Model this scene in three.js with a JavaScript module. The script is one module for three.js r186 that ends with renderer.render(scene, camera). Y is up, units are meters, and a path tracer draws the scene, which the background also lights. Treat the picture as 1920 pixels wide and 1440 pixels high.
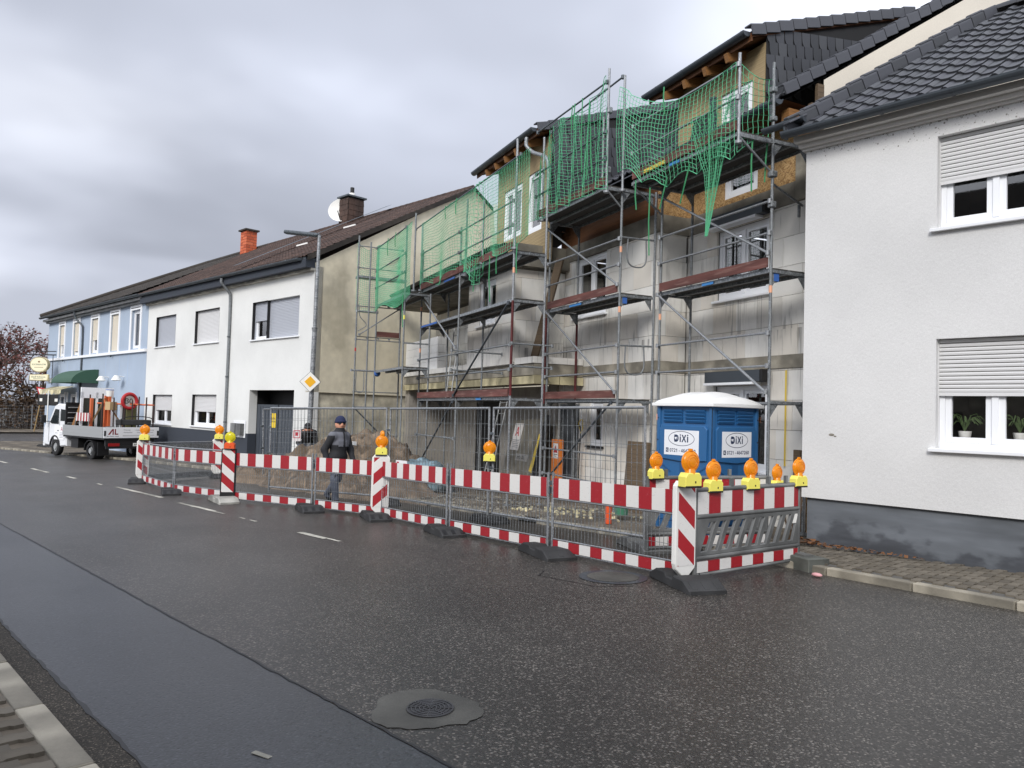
import * as THREE from 'three';
import { mergeGeometries } from 'three/addons/utils/BufferGeometryUtils.js';
import { RoundedBoxGeometry } from 'three/addons/geometries/RoundedBoxGeometry.js';
import { MarchingCubes } from 'three/addons/objects/MarchingCubes.js';

// ---------------------------------------------------------------- camera, sky, sun, exposure
const scene = new THREE.Scene();
const camera = new THREE.PerspectiveCamera(53.77, 4 / 3, 0.05, 900);
{
  const R = Math.PI / 180, p = 2.2 * R, r = 1.68 * R, y = 43.5 * R;
  const fw = new THREE.Vector3(-Math.cos(y) * Math.cos(p), Math.sin(p), -Math.sin(y) * Math.cos(p));
  const rt = new THREE.Vector3().crossVectors(fw, new THREE.Vector3(0, 1, 0)).normalize(), up = new THREE.Vector3().crossVectors(rt, fw);
  const rt2 = rt.clone().multiplyScalar(Math.cos(r)).addScaledVector(up, Math.sin(r));
  const up2 = up.clone().multiplyScalar(Math.cos(r)).addScaledVector(rt, -Math.sin(r));
  camera.quaternion.setFromRotationMatrix(new THREE.Matrix4().makeBasis(rt2, up2, fw.clone().negate()));
  camera.position.set(0, 1.85, 0);
}
// seeded random + tileable value noise
let seedState = 12345;
const rnd = () => { seedState = (seedState * 1664525 + 1013904223) >>> 0; return seedState / 4294967296; };
const rr = (a, b) => a + (b - a) * rnd();
const hash = (x, y, s) => { let h = (x * 374761393 + y * 668265263 + s * 1442695041) | 0; h = Math.imul(h ^ (h >>> 13), 1274126177); return ((h ^ (h >>> 16)) >>> 0) / 4294967296; };
function vn(x, y, per, s) {
  const xi = Math.floor(x), yi = Math.floor(y); let fx = x - xi, fy = y - yi; fx = fx * fx * (3 - 2 * fx); fy = fy * fy * (3 - 2 * fy);
  const m = (a) => ((a % per) + per) % per, x0 = m(xi), x1 = m(xi + 1), y0 = m(yi), y1 = m(yi + 1);
  const a = hash(x0, y0, s), b = hash(x1, y0, s), c = hash(x0, y1, s), d = hash(x1, y1, s);
  return a + (b - a) * fx + (c - a) * fy + (a - b - c + d) * fx * fy;
}
function fbm(u, v, per, oct, s) { let t = 0, a = 0.5, n = 0; for (let i = 0; i < oct; i++) { t += a * vn(u * per, v * per, per, s + i); n += a; a *= 0.5; per *= 2; } return t / n; }
const lerp = (a, b, t) => a + (b - a) * t;
const sm = (a, b, x) => { x = Math.min(1, Math.max(0, (x - a) / (b - a))); return x * x * (3 - 2 * x); };

// overcast sky: layered cloud, brighter towards the zenith as an overcast sky is
{
  const W = 1024, H = 512, d = new Float32Array(W * H * 4);
  for (let j = 0; j < H; j++) for (let i = 0; i < W; i++) {
    const el = ((j + 0.5) / H - 0.5) * Math.PI, az = ((i + 0.5) / W - 0.5) * 2 * Math.PI;
    const y = Math.sin(el), x = Math.cos(el) * Math.cos(az), z = Math.cos(el) * Math.sin(az);
    const yy = Math.max(y, 0) + 0.16, k = 0.55 / yy;
    const cx = x * k + 7.3, cz = z * k + 3.1;
    const a = fbm(cx * 0.13, cz * 0.13, 8, 6, 3), b = fbm(cx * 0.05 + 0.31, cz * 0.05 + 0.7, 8, 4, 40), c = fbm(cx * 0.27, cz * 0.2, 8, 5, 77);
    const cover = sm(0.38, 0.62, a * 0.66 + b * 0.34), fine = (c - 0.5);
    let l = 0.33 + 0.36 * cover + 0.58 * fine * (0.4 + 0.6 * cover) + 0.12 * sm(0.56, 0.7, a) * sm(0.45, 0.65, c);
    l *= 0.84 + 0.7 * Math.max(y, 0);
    l = l * (1 - 0.1 * sm(0.2, 0, y));
    const blue = 1 - cover * 0.8;
    let r = l * (0.94 - 0.06 * blue), g = l * (0.97 - 0.03 * blue), bl = l * (1.06 + 0.05 * blue);
    if (y < 0) { const t = sm(0, -0.08, y); r += (0.13 - r) * t; g += (0.12 - g) * t; bl += (0.115 - bl) * t; }
    const o = (j * W + i) * 4; d[o] = r; d[o + 1] = g; d[o + 2] = bl; d[o + 3] = 1;
  }
  const t = new THREE.DataTexture(d, W, H, THREE.RGBAFormat, THREE.FloatType);
  t.mapping = THREE.EquirectangularReflectionMapping; t.magFilter = t.minFilter = THREE.LinearFilter; t.needsUpdate = true;
  scene.background = t; scene.environment = t;
}
const sun = new THREE.DirectionalLight(new THREE.Color(1, 0.965, 0.92), 1.5);
sun.position.set(16, 38, 44); sun.target.position.set(-12, 0, -8); sun.castShadow = true; sun.shadow.radius = 34;
sun.shadow.mapSize.set(2048, 2048); Object.assign(sun.shadow.camera, { left: -50, right: 50, top: 40, bottom: -40, near: 1, far: 160 });
scene.add(sun, sun.target);
const renderer = new THREE.WebGLRenderer({ antialias: true });
renderer.toneMapping = THREE.LinearToneMapping; renderer.toneMappingExposure = 1.66;
renderer.shadowMap.enabled = true; renderer.setSize(1024, 768);

// ---------------------------------------------------------------- helpers
const S = 0.018, gy = (x) => (x > -45 ? S * (x + 6) : -0.702);   // the street falls gently to the left
const col = (r, g, b) => new THREE.Color().setRGB(r / 255, g / 255, b / 255, THREE.SRGBColorSpace);
function dataTex(n, fn, rep, srgb = true) {
  const d = new Uint8Array(n * n * 4);
  for (let j = 0; j < n; j++) for (let i = 0; i < n; i++) { const c = fn(i / n, j / n, i, j), o = (j * n + i) * 4; if (typeof c === 'number') { d[o] = d[o + 1] = d[o + 2] = Math.max(0, Math.min(255, c)); } else { d[o] = c[0]; d[o + 1] = c[1]; d[o + 2] = c[2]; } d[o + 3] = 255; }
  return fin(new THREE.DataTexture(d, n, n), rep, srgb);
}
function fin(t, rep, srgb) { t.wrapS = t.wrapT = THREE.RepeatWrapping; t.magFilter = THREE.LinearFilter; t.minFilter = THREE.LinearMipmapLinearFilter; t.generateMipmaps = true; if (rep) t.repeat.set(1 / rep[0], 1 / rep[1]); if (srgb) t.colorSpace = THREE.SRGBColorSpace; t.needsUpdate = true; return t; }
function canvasTex(w, h, draw) { const c = document.createElement('canvas'); c.width = w; c.height = h; const g = c.getContext('2d'); draw(g, w, h); const t = new THREE.CanvasTexture(c); t.colorSpace = THREE.SRGBColorSpace; t.magFilter = THREE.LinearFilter; t.anisotropy = 4; return t; }
function reuse(t, sx, sy) { const c = t.clone(); c.repeat.set(1 / sx, 1 / sy); c.needsUpdate = true; return c; }
function mat(c, rough = 0.8, o = {}) { const phys = o.transmission !== undefined || o.clearcoat !== undefined || o.sheen !== undefined; const m = phys ? new THREE.MeshPhysicalMaterial() : new THREE.MeshStandardMaterial(); m.color.copy(c); m.roughness = rough; m.side = THREE.DoubleSide; const { uvm, ...rest } = o; m.setValues(rest); if (uvm || m.map || m.bumpMap || m.roughnessMap) m.userData.uvm = uvm !== false; return m; }
const E3 = (x, y, z) => new THREE.Vector3(x, y, z);
function place(g, x, y, z, rx = 0, ry = 0, rz = 0) { if (rx || ry || rz) g.applyMatrix4(new THREE.Matrix4().makeRotationFromEuler(new THREE.Euler(rx, ry, rz, 'YXZ'))); g.translate(x, y, z); return g; }
const box = (w, h, d, x = 0, y = 0, z = 0, rx, ry, rz) => place(new THREE.BoxGeometry(w, h, d), x, y, z, rx, ry, rz);
const bb = (x0, x1, y0, y1, z0, z1) => box(Math.abs(x1 - x0), Math.abs(y1 - y0), Math.abs(z1 - z0), (x0 + x1) / 2, (y0 + y1) / 2, (z0 + z1) / 2);
const rbox = (w, h, d, r, x = 0, y = 0, z = 0, rx, ry, rz) => place(new RoundedBoxGeometry(w, h, d, 2, r), x, y, z, rx, ry, rz);
const cyl = (r0, r1, h, seg = 12, x = 0, y = 0, z = 0, rx, ry, rz) => place(new THREE.CylinderGeometry(r0, r1, h, seg), x, y, z, rx, ry, rz);
const sph = (r, x = 0, y = 0, z = 0, sx = 1, sy = 1, sz = 1, a = 14, b = 10) => { const g = new THREE.SphereGeometry(r, a, b); g.scale(sx, sy, sz); g.translate(x, y, z); return g; };
function tube(a, b, r, seg = 7, r2 = r) { const A = E3(...a), B = E3(...b), d = B.clone().sub(A), g = new THREE.CylinderGeometry(r2, r, d.length(), seg); g.applyQuaternion(new THREE.Quaternion().setFromUnitVectors(E3(0, 1, 0), d.normalize())); g.translate((A.x + B.x) / 2, (A.y + B.y) / 2, (A.z + B.z) / 2); return g; }
const path = (pts, r, seg = 7, n = 24, closed = false) => new THREE.TubeGeometry(new THREE.CatmullRomCurve3(pts.map((p) => E3(...p)), closed, 'centripetal'), n, r, seg, closed);
function ext(pts, depth, holes = [], bevel = 0) { const s = new THREE.Shape(pts.map((p) => new THREE.Vector2(p[0], p[1]))); for (const h of holes) s.holes.push(new THREE.Path(h.map((p) => new THREE.Vector2(p[0], p[1])))); return new THREE.ExtrudeGeometry(s, { depth, bevelEnabled: bevel > 0, bevelSize: bevel, bevelThickness: bevel, bevelSegments: 1, curveSegments: 8 }); }
const rect = (x0, x1, y0, y1) => [[x0, y0], [x1, y0], [x1, y1], [x0, y1]];
function tris(P, I) { const g = new THREE.BufferGeometry(); g.setAttribute('position', new THREE.Float32BufferAttribute(P, 3)); g.setIndex(I); const n = g.toNonIndexed(); n.computeVertexNormals(); n.setAttribute('uv', new THREE.Float32BufferAttribute(new Float32Array(n.attributes.position.count * 2), 2)); return n; }
const quad = (a, b, c, d) => tris([...a, ...b, ...c, ...d], [0, 1, 2, 0, 2, 3]);
function strand(P, r) { // thin three-sided cord through points
  const V = [], I = []; const n = P.length;
  for (let i = 0; i < n; i++) { const a = P[Math.max(0, i - 1)], b = P[Math.min(n - 1, i + 1)]; const t = E3(b[0] - a[0], b[1] - a[1], b[2] - a[2]).normalize(); const u = E3(0.31, 0.17, 0.93).cross(t).normalize(), w = u.clone().cross(t); for (let k = 0; k < 3; k++) { const c = Math.cos(k * 2.0944) * r, s = Math.sin(k * 2.0944) * r; V.push(P[i][0] + u.x * c + w.x * s, P[i][1] + u.y * c + w.y * s, P[i][2] + u.z * c + w.z * s); } }
  for (let i = 0; i < n - 1; i++) for (let k = 0; k < 3; k++) { const a = i * 3 + k, b = i * 3 + (k + 1) % 3; I.push(a, b, a + 3, b, b + 3, a + 3); }
  return tris(V, I);
}
const ni = (g) => (g.index ? g.toNonIndexed() : g);
function planar(g) { const p = g.attributes.position, n = g.attributes.normal, uv = new Float32Array(p.count * 2); for (let i = 0; i < p.count; i++) { const ax = Math.abs(n.getX(i)), ay = Math.abs(n.getY(i)), az = Math.abs(n.getZ(i)); const x = p.getX(i), y = p.getY(i), z = p.getZ(i); if (ay > ax && ay > az) { uv[2 * i] = x; uv[2 * i + 1] = z; } else if (ax > az) { uv[2 * i] = z; uv[2 * i + 1] = y; } else { uv[2 * i] = x; uv[2 * i + 1] = y; } } g.setAttribute('uv', new THREE.BufferAttribute(uv, 2)); return g; }
function join(gs) { if (!Array.isArray(gs)) return gs; gs = gs.flat(9); if (gs.length === 1) return gs[0]; return mergeGeometries(gs.map((g) => { const h = g.index ? g.toNonIndexed() : g; for (const k of Object.keys(h.attributes)) if (!['position', 'normal', 'uv'].includes(k)) h.deleteAttribute(k); return h; })); }
function mesh(name, gs, m, parent, label) { let g = join(gs); if (m.userData.uvm) g = planar(ni(g)); const o = new THREE.Mesh(g, m); o.name = name; o.castShadow = o.receiveShadow = true; if (parent) parent.add(o); if (label) o.userData.label = label; return o; }
const share = (name, g, m, parent) => { const o = new THREE.Mesh(g, m); o.name = name; o.castShadow = o.receiveShadow = true; parent.add(o); return o; };
const taken = {};
function numbered(n) { const k = taken[n] = (taken[n] ?? -1) + 1; return k ? `${n}_${String(k).padStart(3, '0')}` : n; }
function thing(name, label, category, pos = [0, 0, 0], ry = 0, group) { const o = new THREE.Group(); o.name = numbered(name); o.position.set(...pos); o.rotation.y = ry; o.userData = { label, category }; if (group) o.userData.group = group; scene.add(o); return o; }
function solo(name, gs, m, label, category, group) { const o = mesh(numbered(name), gs, m, scene); o.userData = { label, category }; if (group) o.userData.group = group; return o; }
function struct(name, gs, m) { const o = mesh(numbered(name), gs, m, scene); o.userData = { kind: 'structure', label: name.replace(/_/g, ' ') }; return o; }
function rebase(g, x, y, z) { for (const c of g.children) { c.position.x -= x; c.position.y -= y; c.position.z -= z; } g.position.add(E3(x, y, z).applyEuler(g.rotation)); return g; }
function stuff(o) { o.userData.kind = 'stuff'; return o; }
function copyOf(o, label, pos, ry) { const c = o.clone(); c.name = numbered(o.name.replace(/_\d{3}$/, '')); c.userData = { ...o.userData, label }; if (pos) c.position.set(...pos); if (ry !== undefined) c.rotation.y = ry; scene.add(c); return c; }
function along(g, a, b) { // lay a group whose local x runs from a to b on the sloping street
  const dx = b[0] - a[0], dz = b[1] - a[1], ya = gy(a[0]) + (a[2] || 0), yb = gy(b[0]) + (b[2] || 0), L = Math.hypot(dx, dz); g.rotation.order = 'YZX'; g.rotation.y = Math.atan2(-dz, dx); g.rotation.z = Math.atan2(yb - ya, L); g.position.set(a[0], ya, a[1]); return g;
}

// ---------------------------------------------------------------- textures and materials
const T = {};
{ // asphalt: pale and dark chippings in a dark binder
  const make = (n, dots, base, spread, pale) => { const a = new Float32Array(n * n); for (let i = 0; i < n * n; i++) a[i] = base + (rnd() - 0.5) * 16; for (let k = 0; k < dots; k++) { const cx = rnd() * n, cy = rnd() * n, r = rr(0.7, 1.9), v = base + (rnd() < pale ? rr(10, spread) : rr(-26, 8)), e = rr(0.6, 1.5); for (let y = -2; y <= 2; y++) for (let x = -2; x <= 2; x++) { if (x * x * e + y * y / e > r * r) continue; const i = (((cy + y | 0) + n) % n) * n + (((cx + x | 0) + n) % n); a[i] = v; } } return a; };
  const A = make(1024, 95000, 62, 92, 0.5), B = make(1024, 60000, 60, 24, 0.4);
  T.asphalt = dataTex(1024, (u, v, i, j) => { const k = A[j * 1024 + i] * (0.88 + 0.24 * fbm(u, v, 4, 4, 5)); return [k * 1.02, k, k * 0.975]; }, [4.4, 4.4]);
  T.asphaltB = dataTex(1024, (u, v, i, j) => { const k = B[j * 1024 + i] * (0.9 + 0.2 * fbm(u, v, 4, 4, 9)); return [k * 0.98, k, k * 1.03]; }, [4.4, 4.4]);
  T.asphaltBump = dataTex(1024, (u, v, i, j) => A[j * 1024 + i] * 1.6, [4.4, 4.4], false);
  T.roadRough = dataTex(512, (u, v) => { const f = fbm(u, v, 5, 5, 61); return 255 * (0.38 + 0.07 * sm(0.3, 0.7, f)); }, [17, 11], false);
}
T.plaster = dataTex(512, (u, v) => { const k = 236 + 10 * (fbm(u, v, 3, 4, 11) - 0.5) * 2 + (rnd() - 0.5) * 16; return [k, k, k]; }, [3.1, 3.1]);
T.grain = dataTex(512, (u, v) => 128 + 190 * (fbm(u, v, 48, 3, 21) - 0.5) + (rnd() - 0.5) * 50, [1.3, 1.3], false);
T.mottle = dataTex(512, (u, v) => { const f = fbm(u, v, 4, 6, 31), s = fbm(u, v, 16, 4, 36); const k = 255 * (0.62 + 0.34 * sm(0.25, 0.75, f) + 0.1 * (s - 0.5)) + (rnd() - 0.5) * 10; return [k, k * 0.992, k * 0.975]; }, [2.3, 2.3]);
T.gable = dataTex(1024, (u, v) => { const f = fbm(u, v, 3, 6, 131), st = fbm(u * 3, v * 0.4, 8, 4, 139), sp = fbm(u, v, 40, 3, 137); let k = 0.9 + 0.2 * (f - 0.5) + 0.1 * (st - 0.5) + 0.08 * (sp - 0.5); if (f < 0.4) k -= 0.08 * sm(0.4, 0.3, f); k = Math.min(255, 250 * k); return [k, k * (0.975 + 0.02 * f), k * (0.9 + 0.06 * f)]; }, [6.2, 6.2]);
T.streak = dataTex(1024, (u, v) => { // blocks stained by mortar water: runs of uneven width down the wall
  const a = fbm(u * 9, v * 0.9, 8, 5, 43), b = fbm(u, v, 5, 5, 47), c = vn(u * 96, v * 4, 96, 51); let k = 0.97; k -= 0.1 * sm(0.53, 0.75, a) * sm(0.3, 0.62, b); k -= 0.07 * sm(0.4, 0.7, b); if (c > 0.8) k -= 0.2 * sm(0.8, 0.95, c) * sm(0.42, 0.7, vn(u * 12, v * 7, 12, 55)); k += (rnd() - 0.5) * 0.035; k *= 255; return [k, k * 0.992, k * 0.975]; }, [3.4, 3.4]);
T.cement = dataTex(512, (u, v) => { const f = fbm(u, v, 6, 6, 83), k = 255 * (0.55 + 0.5 * f) + (rnd() - 0.5) * 16; return [k, k * 0.985, k * 0.94]; }, [1.7, 1.7]);
T.wood = dataTex(512, (u, v) => { const f = fbm(u * 0.5, v * 6, 8, 5, 91), k = 255 * (0.62 + 0.5 * (f - 0.2)); return [k, k * 0.97, k * 0.92]; }, [1.6, 0.5]);
T.toe = dataTex(512, (u, v) => { const f = fbm(u, v * 4, 6, 5, 95), s = fbm(u * 2, v * 8, 8, 5, 99); const w = sm(0.5, 0.8, s) * 0.5; const k = 0.65 + 0.6 * f; return [(106 * k) * (1 - w) + 150 * w, (66 * k) * (1 - w) + 124 * w, (60 * k) * (1 - w) + 114 * w]; }, [5.5, 2.4]);
T.galv = dataTex(512, (u, v) => { const f = fbm(u, v, 20, 4, 101), s = fbm(u, v, 60, 3, 107); let k = 0.78 + 0.35 * (f - 0.5) + 0.2 * (s - 0.5); if (s > 0.68) k += 0.35; return 245 * k; }, [0.9, 0.9]);
T.sand = dataTex(512, (u, v) => { const f = fbm(u, v, 5, 6, 111), k = 255 * (0.66 + 0.42 * (f - 0.4)) + (rnd() - 0.5) * 46; return [k, k * 0.965, k * 0.92]; }, [1.1, 1.1]);
T.osb = canvasTex(512, 512, (g, w, h) => { g.fillStyle = '#a88658'; g.fillRect(0, 0, w, h); const C = ['#bb9a68', '#9c7a4c', '#c6a878', '#866640', '#ae8e60', '#745838']; for (let i = 0; i < 2600; i++) { g.save(); g.translate(rnd() * w, rnd() * h); g.rotate((rnd() - 0.5) * 2.6); g.globalAlpha = 0.7; g.fillStyle = C[rnd() * 6 | 0]; g.fillRect(-rr(8, 24), -rr(1.5, 4), rr(18, 46), rr(3, 8)); g.restore(); } });
fin(T.osb, [1.1, 1.1], true);
T.stain = dataTex(1024, (u, v) => { // dark damp marks creeping up painted plinth, with hard uneven edges
  const e = fbm(u, v, 10, 5, 121), f = fbm(u, v, 4, 4, 127), k = 0.84 + 0.2 * (f - 0.5) + 0.14 * (e - 0.5); return [245 * k, 250 * k, 255 * k]; }, [4, 4]);

const M = {
  asphalt: mat(col(218, 213, 206), 1, { vertexColors: true, map: T.asphalt, bumpMap: T.asphaltBump, bumpScale: 0.004, roughnessMap: T.roadRough }),
  asphaltB: mat(col(224, 226, 230), 0.9, { map: T.asphaltB, bumpMap: reuse(T.asphaltBump, 4.4, 4.4), bumpScale: 0.0015, roughnessMap: reuse(T.roadRough, 21, 9) }),
  asphaltOld: mat(col(206, 196, 180), 0.95, { map: reuse(T.asphalt, 2.6, 2.6), bumpMap: reuse(T.asphaltBump, 2.6, 2.6), bumpScale: 0.008 }),
  bitumen: mat(col(26, 26, 28), 0.5), patch: mat(col(98, 98, 96), 0.75, { map: T.cement, bumpMap: T.grain, bumpScale: 0.002 }),
  roadPaint: mat(col(214, 212, 200), 0.7, { map: T.mottle }),
  kerb: mat(col(178, 172, 158), 0.85, { map: T.mottle, bumpMap: T.grain, bumpScale: 0.002 }),
  ground: mat(col(96, 92, 84), 0.95, { map: T.mottle }),
  pave: mat(col(128, 118, 104), 0.9, { map: T.mottle, bumpMap: T.grain, bumpScale: 0.003 }),
  rightWall: mat(col(228, 228, 227), 0.92, { map: T.plaster, bumpMap: T.grain, bumpScale: 0.0022 }),
  whiteWall: mat(col(238, 239, 236), 0.92, { map: T.plaster, bumpMap: T.grain, bumpScale: 0.002 }),
  blueWall: mat(col(176, 191, 209), 0.92, { map: T.plaster }),
  creamWall: mat(col(246, 238, 222), 0.92, { map: T.plaster }),
  gableWall: mat(col(238, 232, 218), 0.95, { map: T.gable, bumpMap: T.grain, bumpScale: 0.003 }),
  cement: mat(col(176, 172, 164), 0.95, { map: T.cement, bumpMap: T.grain, bumpScale: 0.003 }),
  greyCement: mat(col(150, 147, 141), 0.95, { map: T.cement }),
  foam: mat(col(236, 226, 186), 0.9, { map: T.mottle }),
  plinth: mat(col(98, 106, 114), 0.85, { map: T.stain }), plinthDamp: mat(col(66, 72, 82), 0.8, { map: T.stain }),
  darkPlinth: mat(col(60, 66, 76), 0.85, { map: T.plaster }),
  joint: mat(col(92, 90, 86), 0.95), dark: mat(col(30, 30, 31), 0.8), inside: mat(col(46, 45, 44), 0.95),
  black: mat(col(24, 24, 26), 0.6), rubber: mat(col(62, 63, 65), 0.75, { map: T.mottle }), rubberGrey: mat(col(126, 128, 128), 0.8, { map: T.mottle }), rubberPale: mat(col(196, 196, 190), 0.8, { map: T.mottle }),
  pvc: mat(col(238, 240, 243), 0.35), shutter: mat(col(214, 214, 214), 0.5), shutterGrey: mat(col(176, 180, 188), 0.5), beige: mat(col(220, 212, 196), 0.8),
  glass: mat(col(255, 255, 255), 0.02, { transmission: 1, thickness: 0, ior: 2.2 }),
  galv: mat(col(190, 194, 198), 0.5, { map: T.galv, metalness: 0.5 }), galvDull: mat(col(164, 169, 172), 0.6, { map: T.galv, metalness: 0.35 }), zinc: mat(col(112, 120, 126), 0.5, { metalness: 0.5, map: T.galv }), darkZinc: mat(col(72, 78, 84), 0.45, { metalness: 0.4 }),
  rustRed: mat(col(112, 34, 38), 0.6, { map: T.mottle }), toe: mat(col(255, 255, 255), 0.85, { map: T.toe }), deck: mat(col(88, 88, 88), 0.8, { map: T.wood }), deckAlu: mat(col(176, 182, 186), 0.5, { metalness: 0.4, map: T.galv }),
  scafBlue: mat(col(60, 104, 178), 0.6), blueTag: mat(col(64, 138, 206), 0.6), orangeTag: mat(col(228, 168, 136), 0.7),
  wood: mat(col(176, 128, 76), 0.75, { map: T.wood }), woodDark: mat(col(126, 82, 46), 0.75, { map: T.wood }), woodPale: mat(col(206, 178, 128), 0.8, { map: T.wood }), woodGrey: mat(col(132, 116, 98), 0.85, { map: T.wood }),
  osb: mat(col(255, 255, 255), 0.85, { map: T.osb }), woolBoard: mat(col(204, 186, 150), 0.9, { map: T.wood }),
  net: mat(col(86, 174, 130), 0.75), strap: mat(col(48, 130, 84), 0.75),
  sand: mat(col(172, 157, 140), 0.98, { map: T.sand, bumpMap: T.grain, bumpScale: 0.02 }),
  orangeLens: mat(col(250, 158, 24), 0.25, { transmission: 0.25, thickness: 0, ior: 1.45 }), yellowLens: mat(col(236, 226, 40), 0.25, { transmission: 0.25, thickness: 0 }), orangeRed: mat(col(232, 92, 44), 0.4),
  lampYellow: mat(col(238, 228, 104), 0.45), whitePlastic: mat(col(236, 235, 230), 0.45), greyPlastic: mat(col(140, 143, 145), 0.55, { map: T.mottle }),
  toiletBlue: mat(col(44, 98, 148), 0.38), toiletDark: mat(col(34, 82, 128), 0.45), toiletRoof: mat(col(240, 240, 238), 0.45),
  roofTile: [[58, 60, 64], [52, 54, 58], [64, 66, 70], [55, 56, 62]].map((c) => mat(col(...c), 0.5)), tileSide: mat(col(74, 76, 82), 0.5),
  slate: [[66, 68, 73], [60, 62, 67], [72, 74, 78], [56, 58, 62]].map((c) => mat(col(...c), 0.55)),
  brownTile: mat(col(86, 64, 54), 0.75, { map: T.mottle }), greyTile: mat(col(70, 64, 58), 0.8, { map: T.mottle }),
  brick: [[188, 92, 58], [172, 80, 50], [202, 108, 72]].map((c) => mat(col(...c), 0.85)), mortar: mat(col(168, 140, 120), 0.9),
  skin: mat(col(214, 164, 138), 0.6), leaf: mat(col(112, 62, 52), 0.8, { transmission: 0.3, thickness: 0 }), bark: mat(col(86, 74, 66), 0.9), scrub: mat(col(96, 76, 56), 0.9), green: mat(col(70, 96, 48), 0.7), deadLeaf: mat(col(112, 76, 48), 0.9),
  awning: mat(col(50, 84, 66), 0.7), truckWhite: mat(col(236, 238, 241), 0.3, { clearcoat: 0.6 }), alu: mat(col(176, 178, 178), 0.45, { metalness: 0.5 }), tyre: mat(col(34, 34, 35), 0.85), redLens: mat(col(150, 30, 30), 0.3), orangeSteel: mat(col(206, 106, 62), 0.6), steelDark: mat(col(62, 46, 44), 0.6), red: mat(col(176, 34, 40), 0.5), tarp: mat(col(158, 190, 208), 0.45, { map: T.mottle }), cardboard: mat(col(186, 160, 120), 0.9),
  plant: mat(col(78, 100, 58), 0.6), yellowHose: mat(col(214, 186, 70), 0.6), orangeBoard: mat(col(214, 120, 44), 0.6), doorGrey: mat(col(112, 118, 124), 0.6, { map: T.mottle }), gateGrey: mat(col(66, 72, 80), 0.6),
};
M.blocks = [[238, 238, 236], [228, 227, 224], [244, 244, 242], [234, 230, 223]].map((c) => mat(col(...c), 0.95, { map: T.streak, bumpMap: T.grain, bumpScale: 0.0015 }));
M.whiteBlock = mat(col(250, 250, 249), 0.9, { map: T.plaster });
M.rendered = mat(col(170, 166, 160), 0.95, { map: reuse(T.streak, 2.2, 2.2) });
const stripes = (n, off) => canvasTex(1024, 128, (g, w, h) => { g.fillStyle = '#dcdad6'; g.fillRect(0, 0, w, h); g.fillStyle = '#9e1c26'; const k = w / n; for (let i = -1; i < n + 1; i++) if (((i % 2) + 2) % 2 === 0) g.fillRect((i + off) * k, 0, k + 0.5, h); for (let i = 0; i < 260; i++) { g.fillStyle = rnd() < 0.5 ? 'rgba(60,50,46,0.16)' : 'rgba(236,232,226,0.22)'; g.fillRect(rnd() * w, rnd() * h, rr(1, 16), rr(1, 2.5)); } });
const printMat = (t, rough = 0.5) => { const m = new THREE.MeshStandardMaterial({ map: t, roughness: rough, side: THREE.DoubleSide }); return m; };
M.boardA = printMat(stripes(10, -0.5), 0.45); M.boardC = printMat(stripes(9.5, 1), 0.45); M.boardD = printMat(stripes(9, -0.5), 0.45);
const beaconTex = (dir) => canvasTex(128, 512, (g, w, h) => { g.fillStyle = '#e4e2de'; g.fillRect(0, 0, w, h); g.fillStyle = '#a81f29'; for (let i = -2; i < 5; i++) { g.beginPath(); const y = i * 232 + 40; if (dir > 0) { g.moveTo(0, y); g.lineTo(w, y + 128); g.lineTo(w, y + 244); g.lineTo(0, y + 116); } else { g.moveTo(0, y + 128); g.lineTo(w, y); g.lineTo(w, y + 116); g.lineTo(0, y + 244); } g.fill(); } for (let i = 0; i < 90; i++) { g.fillStyle = 'rgba(70,60,56,0.18)'; g.fillRect(rnd() * w, rnd() * h, rr(1, 5), rr(1, 4)); } });
M.beaconDown = printMat(beaconTex(1)); M.beaconUp = printMat(beaconTex(-1));

// ---------------------------------------------------------------- street
const KERB = [[14, -8.45], [2, -8.6], [-2, -8.75], [-4, -9.0], [-6.3, -9.5], [-9.3, -9.5], [-14, -9.75], [-24, -10.4], [-31.5, -9.9], [-39, -8.75], [-45.3, -7.7], [-50, -7.4], [-53, -8.6], [-54.5, -11]];
const kerbZ = (x) => { for (let i = 0; i < KERB.length - 1; i++) { const a = KERB[i], b = KERB[i + 1]; if (x <= a[0] && x >= b[0]) return a[1] + (b[1] - a[1]) * (a[0] - x) / (a[0] - b[0]); } return x > 0 ? -8.45 : -11; };
function sheet(x0, x1, nx, zA, zB, nz, dy, yf = gy) { const P = [], I = []; for (let i = 0; i <= nx; i++) { const x = x0 + (x1 - x0) * i / nx, a = typeof zA === 'function' ? zA(x) : zA, b = typeof zB === 'function' ? zB(x) : zB; for (let j = 0; j <= nz; j++) P.push(x, yf(x) + dy, a + (b - a) * j / nz); } for (let i = 0; i < nx; i++) for (let j = 0; j < nz; j++) { const k = i * (nz + 1) + j; I.push(k, k + nz + 1, k + 1, k + 1, k + nz + 1, k + nz + 2); } return tris(P, I); }
struct('ground', sheet(330, -480, 162, 330, -420, 3, -0.06, (x) => (x > 30 ? 0.648 : gy(x))), M.ground);
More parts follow.
